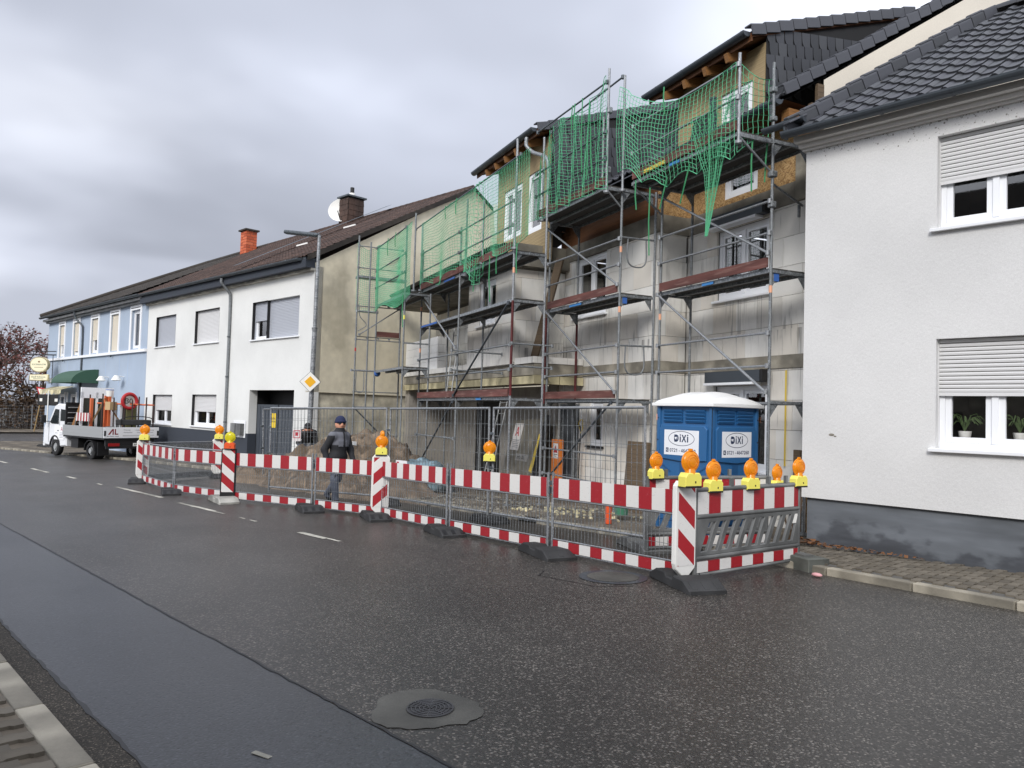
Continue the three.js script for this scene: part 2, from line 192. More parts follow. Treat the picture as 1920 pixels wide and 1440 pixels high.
function worn(g) { const p = g.attributes.position, c = new Float32Array(p.count * 3); for (let i = 0; i < p.count; i++) { const x = p.getX(i), z = p.getZ(i); const band = Math.exp(-(((z + 4.1) / 0.35) ** 2)) + Math.exp(-(((z + 5.5) / 0.3) ** 2)) * 0.6 + Math.exp(-(((z + 6.9) / 0.4) ** 2)) * 0.7; const n = fbm(x * 0.021 + 7, z * 0.05 + 3, 8, 5, 501), m = fbm(x * 0.11 + 2, z * 0.3 + 9, 8, 4, 511); const k = 0.86 + 0.5 * (n - 0.5) + 0.2 * (m - 0.5) + 0.1 * band * (0.5 + n); c.set([k * 1.005, k, k * 0.99], i * 3); } g.setAttribute('color', new THREE.BufferAttribute(c, 3)); return g; }
struct('road', worn(sheet(30, -54, 240, -2.5, (x) => kerbZ(x) + 0.02, 44, 0)), M.asphalt).userData.label = 'worn grey asphalt road with wheel tracks, sloping away';
M.asphaltFar = M.asphalt.clone(); M.asphaltFar.vertexColors = false; M.asphaltFar.userData.uvm = true;
struct('side_road', [sheet(-45, -54.5, 4, (x) => kerbZ(x), -60, 4, -0.004), sheet(-54, -65.2, 4, 60, -90, 8, -0.002)], M.asphaltFar).userData.label = 'side road crossing at the far end';
struct('road_lane', sheet(30, -54, 84, -1.36, -2.495, 2, 0.001), M.asphaltB).userData.label = 'smooth damp asphalt lane along the near kerb';
struct('gutter_strip', sheet(30, -54, 40, -1.12, -1.355, 1, 0.003), M.asphaltOld);
struct('pavement', [sheet(30, -45, 75, (x) => kerbZ(x) - 0.14, -14.2, 3, 0.076), sheet(-45, -53, 8, (x) => kerbZ(x) - 0.14, -14.2, 3, 0.03)], M.pave).userData.label = 'pavement in front of the houses';
struct('far_pavement', sheet(-65.2, -76, 3, 60, -90, 3, 0.1), M.pave);
struct('near_pavement', sheet(30, -54, 40, 6, -0.98, 3, 0.092), M.pave).userData.label = 'block paved pavement on the near side';
{ // seam between the two asphalt layers, ragged
  const P = [], I = []; let n = 0; for (let x = 8; x > -46; x -= 0.09) { const z = -2.5 + 0.03 * (fbm(x * 0.037 + 9, 0.2, 16, 4, 7) - 0.5) * 2 + 0.012 * (rnd() - 0.5), w = 0.006 + 0.012 * rnd() * (vn(x * 1.3 + 90, 0.5, 999, 3)); P.push(x, gy(x) + 0.005, z - w, x, gy(x) + 0.005, z + w); if (n) { const k = n * 2; I.push(k - 2, k - 1, k, k - 1, k + 1, k); } n++; }
  const Q = [], J = []; let m = 0; for (let x = -2; x > -20; x -= 0.07) { const z = -1.357 + 0.012 * (rnd() - 0.5) + 0.02 * (fbm(x * 0.05 + 5, 0.4, 16, 3, 17) - 0.5), w = 0.005 + 0.012 * rnd(); Q.push(x, gy(x) + 0.0075, z - w, x, gy(x) + 0.0075, z + w); if (m) { const k = m * 2; J.push(k - 2, k - 1, k, k - 1, k + 1, k); } m++; }
  const o = struct('road_joint', [tris(P, I), tris(Q, J)], M.bitumen); o.userData.label = 'ragged dark joint between asphalt strips';
}
{ // worn lane dashes
  const dash = (x0, x1, z, w) => { const P = [], I = []; const n = Math.max(4, Math.round((x0 - x1) / 0.12)); for (let i = 0; i <= n; i++) { const x = x0 + (x1 - x0) * i / n, e = 0.012 * (rnd() - 0.5); P.push(x, gy(x) + 0.005, z - w / 2 + e, x, gy(x) + 0.005, z + w / 2 + 0.014 * (rnd() - 0.5)); if (i) { const k = i * 2; I.push(k - 2, k - 1, k, k - 1, k + 1, k); } } return tris(P, I); };
  for (const [a, b, z, w] of [[-9.95, -10.75, -5.77, 0.11], [-9.6, -9.98, -5.8, 0.05], [-12.3, -12.55, -5.8, 0.05], [-12.75, -12.95, -5.8, 0.04], [-13.6, -14.1, -5.8, 0.06], [-14.1, -15.9, -5.82, 0.1], [-17.1, -20.3, -5.9, 0.11], [-21.1, -21.5, -5.8, 0.06], [-23.6, -24.4, -5.8, 0.1], [-26.4, -28.6, -5.75, 0.11], [-32, -35, -5.7, 0.11]]) { const o = struct('lane_marking', dash(a, b, z, w), M.roadPaint); o.userData.label = 'worn white lane dash'; }
}
function kerbRun(name, pts, wIn, h, inward, label) { // kerb stones one by one
  const root = new THREE.Group(); root.name = name; root.userData = { kind: 'structure', label }; scene.add(root);
  let carry = 0; for (let i = 0; i < pts.length - 1; i++) { const [ax, az] = pts[i], [bx, bz] = pts[i + 1], L = Math.hypot(bx - ax, bz - az), ux = (bx - ax) / L, uz = (bz - az) / L; let d = carry; while (d < L - 0.05) { const l = Math.min(0.985, L - d); const cx = ax + ux * (d + l / 2), cz = az + uz * (d + l / 2); const g = rbox(l, h + 0.12, wIn, 0.014); const o = share('kerb_stone', planar(ni(g)), M.kerb, root); const nx = -uz * inward, nz = ux * inward; o.position.set(cx + nx * wIn / 2 + rr(-0.004, 0.004), gy(cx) + h / 2 - 0.06 + rr(-0.003, 0.004), cz + nz * wIn / 2); o.rotation.order = 'YZX'; o.rotation.y = Math.atan2(-uz, ux) + rr(-0.006, 0.006); o.rotation.z = Math.atan2(gy(bx) - gy(ax), L) * 1; d += 1; } carry = d - L; }
  return root;
}
kerbRun('kerb', KERB.slice(1, 11), 0.13, 0.084, 1, 'concrete kerb in front of the houses');
kerbRun('near_kerb', [[1, -1.13], [-14, -1.13], [-40, -1.13]], 0.15, 0.1, -1, 'pale concrete kerb at the near pavement');
// interlocking paving blocks, each with notched long sides
function paver(w, d) { const n = 0.018, p = []; p.push([-w / 2, -d / 2], [-w / 4 - 0.01, -d / 2], [-w / 4 + 0.01, -d / 2 + n], [w / 4 - 0.01, -d / 2 + n], [w / 4 + 0.01, -d / 2], [w / 2, -d / 2]); p.push([w / 2, d / 2], [w / 4 + 0.01, d / 2], [w / 4 - 0.01, d / 2 + n], [-w / 4 + 0.01, d / 2 + n], [-w / 4 - 0.01, d / 2], [-w / 2, d / 2]); const g = ext(p.map(([a, b]) => [a * 0.965, b * 0.91]), 0.05); g.rotateX(-Math.PI / 2); g.rotateY(Math.PI / 2); return planar(g); }
function paving(parent, x0, x1, z0, z1, yTop, limit, zOk, dim = 1) { const W = 0.225, Dd = 0.1125, geo = paver(W, Dd), ms = [[158, 149, 134], [146, 137, 122], [168, 159, 144], [138, 130, 117]].map((c) => mat(col(...c.map((v) => v * dim)), 0.9, { map: T.mottle, bumpMap: T.grain, bumpScale: 0.002 })); let n = 0; const extra = []; for (let i = 0; x0 - i * Dd > x1; i++) for (let j = -1; z0 - j * W > z1; j++) { const x = x0 - (i + 0.5) * Dd, z = z0 - (j + (i % 2) * 0.5) * W; if (zOk && !zOk(x, z)) continue; const y = yTop(x) - 0.044 + rr(-0.0025, 0.0025); if (n++ < limit) { const o = share('paving_block', geo, ms[rnd() * 4 | 0], parent); o.position.set(x, y, z); o.rotation.y = rr(-0.012, 0.012); o.rotation.z = S; } else { const g = geo.clone(); g.translate(x, y, z); extra.push(g); } } if (extra.length) { const o = mesh('paving_blocks', extra, ms[0], parent); stuff(o); } }
{ struct('paving_bed', sheet(2, -6.4, 8, (x) => kerbZ(x) - 0.15, -10.5, 1, 0.0785), M.joint); const pr = new THREE.Group(); pr.name = 'paved_strip'; pr.userData = { kind: 'structure', label: 'interlocking block paving by the white house wall' }; scene.add(pr); paving(pr, -0.9, -6.2, -8.86, -10.52, (x) => gy(x) + 0.09, 300, (x, z) => z < kerbZ(x) - 0.2 && z > -10.49, 0.76);
  const pl = new THREE.Group(); pl.name = 'paved_strip_near'; pl.userData = { kind: 'structure', label: 'block paving at the near kerb' }; scene.add(pl); paving(pl, -3.0, -8.6, -0.3, -1.0, (x) => gy(x) + 0.106, 200, (x, z) => z > -0.9 && z < -0.3, 0.72); }

// ---------------------------------------------------------------- windows
// window in a wall that faces local +z; x0..x1, y0..y1 is the opening in the wall plane zf, set back by rev
function windowUnit(parent, x0, x1, y0, y1, zf, rev, o = {}) {
  const w = new THREE.Group(); w.name = 'window'; parent.add(w); const z = zf - rev, F = o.frame ?? 0.07, fm = o.fm ?? M.pvc; const cx = (x0 + x1) / 2;
  const fr = [bb(x0, x0 + F, y0, y1, z - 0.07, z), bb(x1 - F, x1, y0, y1, z - 0.07, z), bb(x0 + F, x1 - F, y0, y0 + F, z - 0.07, z), bb(x0 + F, x1 - F, y1 - F, y1, z - 0.07, z)];
  const n = o.sashes ?? 2; const sw = (x1 - x0 - 2 * F) / n; for (let i = 1; i < n; i++) fr.push(bb(x0 + F + sw * i - 0.035, x0 + F + sw * i + 0.035, y0 + F, y1 - F, z - 0.068, z + 0.012));
  const f = mesh('frame', fr, fm, w);
  for (let i = 0; i < n; i++) { const a = x0 + F + sw * i + (i ? 0.035 : 0.002), b = x0 + F + sw * (i + 1) - (i < n - 1 ? 0.035 : 0.002), c = y0 + F + 0.002, d = y1 - F - 0.002, k = o.sash ?? 0.055, zz = z - 0.012; mesh('sash', [bb(a, a + k, c, d, zz - 0.05, zz), bb(b - k, b, c, d, zz - 0.05, zz), bb(a + k, b - k, c, c + k, zz - 0.05, zz), bb(a + k, b - k, d - k, d, zz - 0.05, zz)], fm, w); const p = new THREE.PlaneGeometry(b - a - 2 * k, d - c - 2 * k); p.translate((a + b) / 2, (c + d) / 2, zz - 0.028); mesh('pane', p, M.glass, w); }
  const iz = z - 0.075; mesh('room', [bb(x0 - 0.02, x1 + 0.02, y0 - 0.02, y1 + 0.02, iz - 1.22, iz - 1.2), bb(x0 - 0.04, x0 - 0.02, y0, y1, iz - 1.2, iz), bb(x1 + 0.02, x1 + 0.04, y0, y1, iz - 1.2, iz), bb(x0, x1, y1 + 0.02, y1 + 0.04, iz - 1.2, iz), bb(x0, x1, y0 - 0.04, y0 - 0.02, iz - 1.2, iz)], o.room ?? M.inside, w);
  if (o.shut) { // roller shutter hanging to o.shut of the height
    const yb = y1 - (y1 - y0) * o.shut, sx0 = x0 + 0.012, sx1 = x1 - 0.012, zs = z + 0.03, sh = o.slat ?? 0.052, m = o.sm ?? M.shutter; const k = Math.floor((y1 - yb) / sh), slat = (i) => { const g = ext([[0, 0], [0.009, 0.004], [0.013, sh * 0.5], [0.009, sh - 0.009], [0.001, sh - 0.008]], sx1 - sx0); g.rotateY(Math.PI / 2); g.scale(1, 1, -1); g.translate(sx0, y1 - (i + 1) * sh, zs); return g; }; const G0 = []; for (let i = 0; i < k; i++) { if (o.slats) { const g = slat(i); g.computeVertexNormals(); mesh('slat', g, m, w); } else G0.push(slat(i)); } const back = bb(sx0, sx1, y1 - k * sh, y1, zs - 0.004, zs); if (!o.slats) { const j = join(G0); j.computeVertexNormals(); mesh('shutter', [j, back], m, w); } else mesh('shutter_back', back, M.joint, w); mesh('end_slat', bb(sx0, sx1, y1 - k * sh - 0.045, y1 - k * sh - 0.001, zs - 0.004, zs + 0.012), m, w);
    mesh('guide_rail', [bb(x0 + 0.001, x0 + 0.011, y0 + 0.01, y1, z + 0.002, z + 0.05), bb(x1 - 0.011, x1 - 0.001, y0 + 0.01, y1, z + 0.002, z + 0.05)], m, w); }
  if (o.sill !== false) mesh('sill', rbox(x1 - x0 + 0.14, 0.045, rev + 0.07, 0.008, cx, y0 - 0.024, zf - rev / 2 + 0.035, 0.06), o.sillM ?? M.pvc, w);
  if (o.reveal) mesh('reveal', [bb(x0 - 0.006, x0 + 0.001, y0, y1, z, zf + 0.002), bb(x1 - 0.001, x1 + 0.006, y0, y1, z, zf + 0.002), bb(x0, x1, y1 - 0.001, y1 + 0.006, z, zf + 0.002)], o.reveal, w);
  return w;
}
const wallHoles = (hs) => hs.map(([a, b, c, d]) => rect(a, b, c, d));

// ---------------------------------------------------------------- roof tiles
function panTile(w, l) { // curved clay-look tile: local x across, z down the slope, lower edge proud
  const n = 9, P = [], I = [], f = (t) => (t < 0.62 ? 0.002 + 0.012 * Math.sin(t / 0.62 * Math.PI + Math.PI) + 0.012 : 0.014 + 0.034 * Math.sin((t - 0.62) / 0.38 * Math.PI)); for (let i = 0; i <= n; i++) { const t = i / n, x = -w / 2 + t * (w + 0.012), y = f(t); P.push(x, y, -l, x, y + 0.03, 0.02, x, y + 0.006, 0.02); } for (let i = 0; i < n; i++) { const a = i * 3; I.push(a, a + 1, a + 3, a + 1, a + 4, a + 3, a + 1, a + 2, a + 4, a + 2, a + 5, a + 4); } return tris(P, I);
}
// roof plane: origin o (eave), u along eave, w up the slope (unit vectors in the thing's frame)
function tileField(parent, o, u, w, cols, rows, tw, tl, ok, limit = 300) {
  const U = E3(...u).normalize(), Wv = E3(...w).normalize(), Nn = Wv.clone().cross(U).normalize(); if (Nn.y < 0) Nn.negate(); const X = U.clone(), Z = Wv.clone().negate(); const B = new THREE.Matrix4().makeBasis(X, Nn, Z); const geo = panTile(tw, tl * 1.08), extra = [[], [], [], []]; let n = 0;
  for (let r = 0; r < rows; r++) for (let c = 0; c < cols; c++) { const a = (c + 0.5) * tw, b = (r + 0.02) * tl; if (ok && !ok(a, b)) continue; const p = E3(...o).addScaledVector(U, a).addScaledVector(Wv, b).addScaledVector(Nn, rr(-0.003, 0.003)); const m = B.clone().setPosition(p), k = rnd() * 4 | 0; if (n++ < limit) { const t = share('roof_tile', geo, M.roofTile[k], parent); m.decompose(t.position, t.quaternion, t.scale); } else { const g = geo.clone(); g.applyMatrix4(m); extra[k].push(g); } }
  extra.forEach((e, k) => { if (e.length) stuff(mesh('roof_tiles', e, M.roofTile[k], parent)); });
}
function gutter(parent, a, b, r, m = M.darkZinc, name = 'gutter') { // half-round gutter from a to b with clips
  const A = E3(...a), Bv = E3(...b), L = A.distanceTo(Bv), g = new THREE.Group(); g.name = name; parent.add(g); const pts = []; for (let i = 0; i <= 10; i++) { const t = Math.PI * i / 10; pts.push([Math.cos(t) * r, -Math.sin(t) * r]); } const inner = pts.slice().reverse().map(([x, y]) => [x * 0.94, y * 0.94 + 0.0]); const half = ext([...pts, ...inner], L); half.computeVertexNormals(); const bead = cyl(0.012, 0.012, L, 6, r, 0.004, L / 2, Math.PI / 2); const q = new THREE.Quaternion().setFromUnitVectors(E3(0, 0, 1), Bv.clone().sub(A).normalize()); const put = (G) => { G.applyQuaternion(q); G.translate(A.x, A.y, A.z); return G; }; mesh('channel', [put(half), put(bead)], m, g); const cl = []; for (let d = 0.5; d < L; d += 0.85) { const c = ext([...pts.map(([x, y]) => [x * 1.05, y * 1.05]), ...inner.map(([x, y]) => [x * 1.06, y * 1.06])], 0.035); c.translate(0, 0, d); cl.push(put(c)); } if (cl.length) mesh('clip', cl, m, g); const cap = new THREE.CircleGeometry(r, 16, Math.PI, Math.PI); const c2 = cap.clone(); c2.translate(0, 0, L); mesh('end_cap', [put(cap), put(c2)], m, g); return g;
}

// ---------------------------------------------------------------- right house (white, at the right edge)
{
  const h = thing('white_house', 'pale rendered house with dark tiled roof at the right edge', 'house', [-5.0, 0, -10.5]);
  // local: x from 0 to the right, z 0 = front wall; roof and side wall follow the skewed boundary
  const HO = [[1.74, 4.1, 4.37, 5.56], [1.74, 4.1, 1.57, 2.95]]; const W = ext(rect(0, 9, 0.78, 5.86), 0.28, wallHoles(HO)); W.translate(0, 0, -0.28); mesh('wall', W, M.rightWall, h);
  mesh('side_wall', quad([0, 0, -0.28], [0, 5.9, -0.28], [2.0, 5.9, -6], [2.0, 0, -6]), M.rightWall, h);
  // plinth with damp marks
  const PT = dataTex(512, (u, v) => { const e = 0.46 + 0.5 * (fbm(u, 0.13, 7, 5, 201) - 0.5), k = 0.92 + 0.34 * (fbm(u, v, 7, 5, 209) - 0.5), d = v + 0.75 * (fbm(u * 1.5, v * 0.5, 12, 5, 215) - 0.5), damp = 1 - 0.34 * sm(e + 0.13, e - 0.13, d) * (0.6 + 0.5 * fbm(u, v, 16, 4, 221)), fl = 1 + 0.3 * sm(0.6, 0.68, fbm(u, v, 26, 3, 219)) * (v < 0.22 ? 1 : 0); return [106 * k * damp * fl, 111 * k * damp * fl, 116 * k * (damp * 0.96 + 0.05) * fl]; } ); PT.wrapT = THREE.ClampToEdgeWrapping;
  const pg = new THREE.PlaneGeometry(9, 0.82, 1, 1); pg.translate(4.5 + 0.06, 0.37, -0.055); const uv = pg.attributes.uv; for (let i = 0; i < uv.count; i++) uv.setX(i, uv.getX(i) * 2.2); const pm = printMat(PT, 0.8); mesh('plinth', [pg, bb(0.06, 9.06, -0.05, 0.775, -0.3, -0.06)], pm, h);
  // eave: moulded soffit, gutter
  mesh('eave_box', [bb(-0.1, 9, 5.862, 5.95, -0.25, 0.2), bb(-0.07, 9, 5.8, 5.861, -0.25, 0.1), bb(-0.04, 9, 5.762, 5.799, -0.1, 0.045)], mat(col(216, 214, 210), 0.85, { map: T.plaster }), h);
  gutter(h, [-0.2, 5.99, 0.34], [9, 5.99, 0.34], 0.085, M.darkZinc);
  const pitch = 0.665, cs = 1 / Math.hypot(1, pitch), w = [0, pitch * cs, -cs], roof = new THREE.Group(); roof.name = 'roof'; h.add(roof);
  const e0 = [-0.75, 5.99, 0.3]; // the verge runs back along the boundary: dx = 0.346 per metre of -z
  const skew = (b) => 0.6 + b * cs * 0.347; // left limit measured from e0 along x
  const quadRoof = (x1) => { const b = 5.28; return tris([e0[0] + skew(0), e0[1] - 0.03, e0[2], e0[0] + x1, e0[1] - 0.03, e0[2], e0[0] + x1, e0[1] + b * w[1] - 0.03, e0[2] + b * w[2], e0[0] + skew(b), e0[1] + b * w[1] - 0.03, e0[2] + b * w[2]], [0, 1, 2, 0, 2, 3]); };
  mesh('roof_deck', [quadRoof(9)], M.dark, roof); mesh('roof_deck_back', tris([1.3, 8.9, -4.1, 9, 8.9, -4.1, 9, 5.5, -9.2, 3, 5.5, -9.2], [0, 1, 2, 0, 2, 3]), M.dark, roof);
  tileField(roof, e0, [1, 0, 0], w, 26, 15, 0.27, 0.35, (a, b) => a > skew(b) + 0.14 && a < 4.4 + b * 0.25, 300);
  const vt = []; for (let k = 0; k < 1; k++) { const b = (k + 0.5) * 0.352; const g = join([rbox(0.03, 0.17, 0.345, 0.006, 0, -0.02, 0), rbox(0.13, 0.028, 0.37, 0.008, 0.055, 0.072, 0)]); const o = share('verge_tile', g, M.tileSide, roof); o.position.set(e0[0] + skew(b) - 0.02, e0[1] + b * w[1] + 0.05, e0[2] + b * w[2]); o.rotation.order = 'YXZ'; o.rotation.y = -Math.atan(0.346); o.rotation.x = Math.atan(pitch * Math.cos(Math.atan(0.346))) - 0.06; }
  const rb = 5.28; for (let k = 0; k < 12; k++) { const o = share('ridge_tile', new THREE.CylinderGeometry(0.11, 0.12, 0.42, 10, 1, true, 0, Math.PI), M.roofTile[1], roof); o.rotation.z = Math.PI / 2; o.rotation.order = 'ZYX'; o.position.set(e0[0] + skew(rb) + 0.1 + k * 0.4, e0[1] + rb * w[1] + 0.03, e0[2] + rb * w[2]); }
  windowUnit(h, 1.74, 4.1, 4.37, 5.56, 0, 0.13, { shut: 0.5, slats: true, sashes: 4, sash: 0.07 });
  windowUnit(h, 1.74, 4.1, 1.57, 2.95, 0, 0.13, { shut: 0.49, slats: true, sashes: 4, sash: 0.07 });
  { const sp = []; for (let i = 0; i < 420; i++) { const x = rr(0.05, 4.2), y = 5.755 - Math.pow(rnd(), 2.4) * 0.3 * (0.3 + vn(x * 1.7 + 9, 0.4, 99, 5)); const c = new THREE.CircleGeometry(0.003 + 0.009 * Math.pow(rnd(), 3), 6); c.scale(1, rr(0.6, 1.5), 1); c.translate(x, y, 0.002 + i * 1e-6); sp.push(c); } stuff(mesh('mould_spots', sp, mat(col(140, 137, 132), 0.95), h)); }
  { // raised tile strip capping the boundary wall, with its own gutter stub
    const st = new THREE.Group(); st.name = 'boundary_capping'; roof.add(st); for (let k = 0; k < 14; k++) { const b = 0.3 + (k + 0.5) * 0.352; const o = share('capping_tile', join([rbox(0.03, 0.17, 0.345, 0.006, 0.2, 0.045, 0), rbox(0.36, 0.03, 0.365, 0.008, 0.03, 0.13, 0), rbox(0.1, 0.05, 0.365, 0.02, -0.05, 0.145, 0)]), k % 3 ? M.tileSide : M.roofTile[2], st); o.position.set(e0[0] + skew(b) - 0.14, e0[1] + b * w[1] - 0.01, e0[2] + b * w[2]); o.rotation.order = 'YXZ'; o.rotation.y = -Math.atan(0.346); o.rotation.x = Math.atan(pitch * Math.cos(Math.atan(0.346))) - 0.06; }
    gutter(st, [-0.62, 6.2, 0.12], [0.02, 6.24, 0.12], 0.07, M.darkZinc, 'gutter_stub'); mesh('gutter_outlet', [cyl(0.055, 0.035, 0.12, 10, -0.25, 6.1, 0.12), cyl(0.03, 0.03, 0.1, 10, -0.25, 6.02, 0.12)], M.zinc, st); }
  mesh('plaster_chip', [sph(0.03, 0.42, 1.68, 0.002, 1.3, 0.6, 0.1), sph(0.02, 0.47, 1.66, 0.002, 1, 0.5, 0.1)], M.greyCement, h);
}
for (const [x, n, lab] of [[-3.02, 16, 'spider plant behind the left pane of the ground floor window'], [-2.42, 14, 'spider plant behind the second pane of the ground floor window']]) { const p = thing('potted_plant', lab, 'plant', [x, 1.67, -10.83]); mesh('pot', cyl(0.08, 0.06, 0.12, 12, 0, 0.06, 0), M.whitePlastic, p); const lv = []; for (let i = 0; i < n; i++) { const a = rnd() * 6.28, l = rr(0.14, 0.27); lv.push(strand([[0, 0.12, 0], [Math.cos(a) * l * 0.4, 0.12 + l * 0.8, Math.sin(a) * l * 0.25], [Math.cos(a) * l * 0.8, 0.12 + l * 0.9, Math.sin(a) * l * 0.4], [Math.cos(a) * l * 1.15, 0.12 + l * 0.55, Math.sin(a) * l * 0.5]], 0.008)); } mesh('leaves', lv, M.plant, p); }

// ---------------------------------------------------------------- unfinished house: three staggered bays turned from the street line
const TH = -19.1 * Math.PI / 180; // local x = -s, z = q
const nw = thing('unfinished_house', 'unplastered block-built house with dark dormer roofs behind the scaffold', 'house', [0, 0, 0], TH);
function minus(rs, h) { const out = []; for (const [a, b, c, d] of rs) { const [e, f, g, k] = h; if (f <= a || e >= b || k <= c || g >= d) { out.push([a, b, c, d]); continue; } if (e > a) out.push([a, e, c, d]); if (f < b) out.push([f, b, c, d]); const x0 = Math.max(a, e), x1 = Math.min(b, f); if (g > c) out.push([x0, x1, c, g]); if (k < d) out.push([x0, x1, k, d]); } return out.filter(([a, b, c, d]) => b - a > 0.03 && d - c > 0.03); }
// facing blocks on a wall; frame maps wall coordinates (a along, y up, outward 0) to local
function blocks(wall, a0, a1, y0, y1, holes, fr, bw = 0.62, bh = 0.5, mats = M.blocks) {
  let row = 0; for (let y = y0; y < y1 - 0.02; y += bh, row++) { const h = Math.min(bh, y1 - y); let a = a0 - (row % 2 ? bw * 0.5 : 0) - rr(0, 0.1); while (a < a1) { const l = bw * rr(0.85, 1.12); let rs = [[Math.max(a, a0), Math.min(a + l, a1), y, y + h]]; for (const H of holes) rs = minus(rs, H); for (const [x0, x1, c, d] of rs) { if (x1 - x0 < 0.03) continue; const g = new THREE.BoxGeometry(x1 - x0 - 0.007, d - c - 0.007, 0.045); g.translate((x0 + x1) / 2, (c + d) / 2, rr(-0.002, 0.003)); const p = planar(ni(g)); p.applyMatrix4(fr); share('block', p, mats[rnd() * mats.length | 0], wall); } a += l; } }
}
const frontFrame = (q) => new THREE.Matrix4().makeTranslation(0, 0, q - 0.02);
const sideFrame = (s) => new THREE.Matrix4().makeBasis(E3(0, 0, -1), E3(0, 1, 0), E3(1, 0, 0)).setPosition(-s - 0.02, 0, 0); // a = -q, faces +x (towards the right)
function bigWall(name, x0, x1, y0, y1, q, holes) { const g = ext(rect(x0, x1, y0, y1), 0.3, wallHoles(holes)); g.translate(0, 0, q - 0.345); return mesh(name, g, M.joint, nw); }
const Y1 = 2.74, Y2 = 2.96, Y3 = 5.5, Y4 = 5.86;
{ // bay C (right)
  const H = [[-11.45, -10.08, 4.08, 5.4], [-11.45, -10.05, 0.95, 2.46]]; const w = bigWall('wall', -12.45, -8.9, -0.3, Y4, -9.4, H); blocks(w, -12.4, -8.9, -0.3, Y1, H, frontFrame(-9.4)); blocks(w, -12.4, -8.9, Y2, Y3, H, frontFrame(-9.4));
  mesh('ring_beam', bb(-12.4, -8.9, Y3, Y4, -9.44, -9.375), M.greyCement, nw); mesh('floor_band', bb(-12.4, -8.9, Y1, Y2, -9.44, -9.37), M.cement, nw);
  const oh = [[-11.3, -10.4, 5.98, 6.9]]; mesh('sheathing', [(() => { const g = ext(rect(-12.4, -9.42, Y4, 7.0), 0.06, wallHoles(oh)); g.translate(0, 0, -9.47); return g; })()], M.osb, nw); mesh('corner_post', [bb(-9.42, -9.12, Y4 - 0.35, 7.0, -9.46, -9.33)], M.cement, nw); mesh('insulation_strip', bb(-9.1, -9.03, 0, 6.5, -9.42, -9.33), M.osb, nw);
  windowUnit(nw, -11.45, -10.08, 4.08, 5.4, -9.4, 0.06, { sashes: 2, frame: 0.08 }); windowUnit(nw, -11.45, -10.05, 0.95, 2.46, -9.4, 0.06, { sashes: 2, frame: 0.08 }); windowUnit(nw, -11.3, -10.4, 5.98, 6.9, -9.41, 0.03, { sashes: 1, frame: 0.09, sill: false });
  const bx = (y) => { const g = new THREE.Group(); g.name = 'shutter_box'; nw.add(g); mesh('casing', [bb(-11.5, -10.05, y, y + 0.2, -9.37, -9.2)], M.darkZinc, g); mesh('lip', bb(-11.52, -10.2, y - 0.045, y - 0.003, -9.37, -9.185), M.pvc, g); mesh('end_piece', bb(-10.048, -9.99, y + 0.01, y + 0.21, -9.37, -9.21), M.dark, g); }; bx(5.45); bx(2.52);
  mesh('side_sheathing', bb(-12.37, -12.31, Y4, 6.5, -9.42, -8.66), M.osb, nw); mesh('yellow_foam_line', [bb(-9.62, -9.59, 1.1, 2.7, -9.375, -9.365)], M.yellowHose, nw);
}
{ // return wall between C and B, and bay B (middle)
  const w0 = mesh('return_wall', bb(-12.62, -12.345, -0.3, Y4, -9.4, -8.7), M.joint, nw); blocks(w0, 8.67, 9.36, -0.3, Y1, [], sideFrame(12.32)); blocks(w0, 8.67, 9.36, Y2, Y3, [], sideFrame(12.32)); mesh('return_beam', [bb(-12.35, -12.3, Y3, Y4, -9.38, -8.64)], M.greyCement, nw); mesh('return_band', bb(-12.35, -12.298, Y1, Y2, -9.38, -8.64), M.cement, nw);
  const H = [[-15.6, -14.22, 4.12, 5.5], [-16.15, -15.28, -0.3, 2.1], [-14.8, -14.22, 1.18, 2.2]]; const w = bigWall('wall', -16.4, -12.36, -0.3, Y4, -8.65, H); blocks(w, -16.35, -12.36, -0.3, Y1, H, frontFrame(-8.65)); blocks(w, -16.35, -12.36, Y2, Y3, H, frontFrame(-8.65));
  mesh('ring_beam', bb(-16.35, -12.32, Y3, Y4, -8.69, -8.625), M.greyCement, nw); mesh('floor_band', bb(-15.1, -12.32, Y1, Y2, -8.69, -8.62), M.cement, nw); mesh('sheathing', bb(-16.35, -12.36, Y4, 6.6, -8.72, -8.64), M.woodDark, nw);
  windowUnit(nw, -15.6, -14.22, 4.12, 5.5, -8.65, 0.06, { sashes: 2, frame: 0.09 }); windowUnit(nw, -14.8, -14.22, 1.18, 2.2, -8.65, 0.04, { sashes: 1, frame: 0.08, sillM: M.dark });
  const d = new THREE.Group(); d.name = 'door'; nw.add(d); mesh('leaf', [bb(-16.1, -15.33, -0.28, 2.06, -8.76, -8.71), bb(-15.92, -15.5, 0.25, 1.75, -8.709, -8.7)], M.doorGrey, d); mesh('frame', [bb(-16.15, -16.1, -0.28, 2.1, -8.76, -8.62), bb(-15.33, -15.28, -0.28, 2.1, -8.76, -8.62), bb(-16.1, -15.33, 2.06, 2.1, -8.76, -8.62)], M.galvDull, d); mesh('handle', [bb(-16.04, -16.0, 0.85, 1.05, -8.71, -8.68)], M.black, d);
}
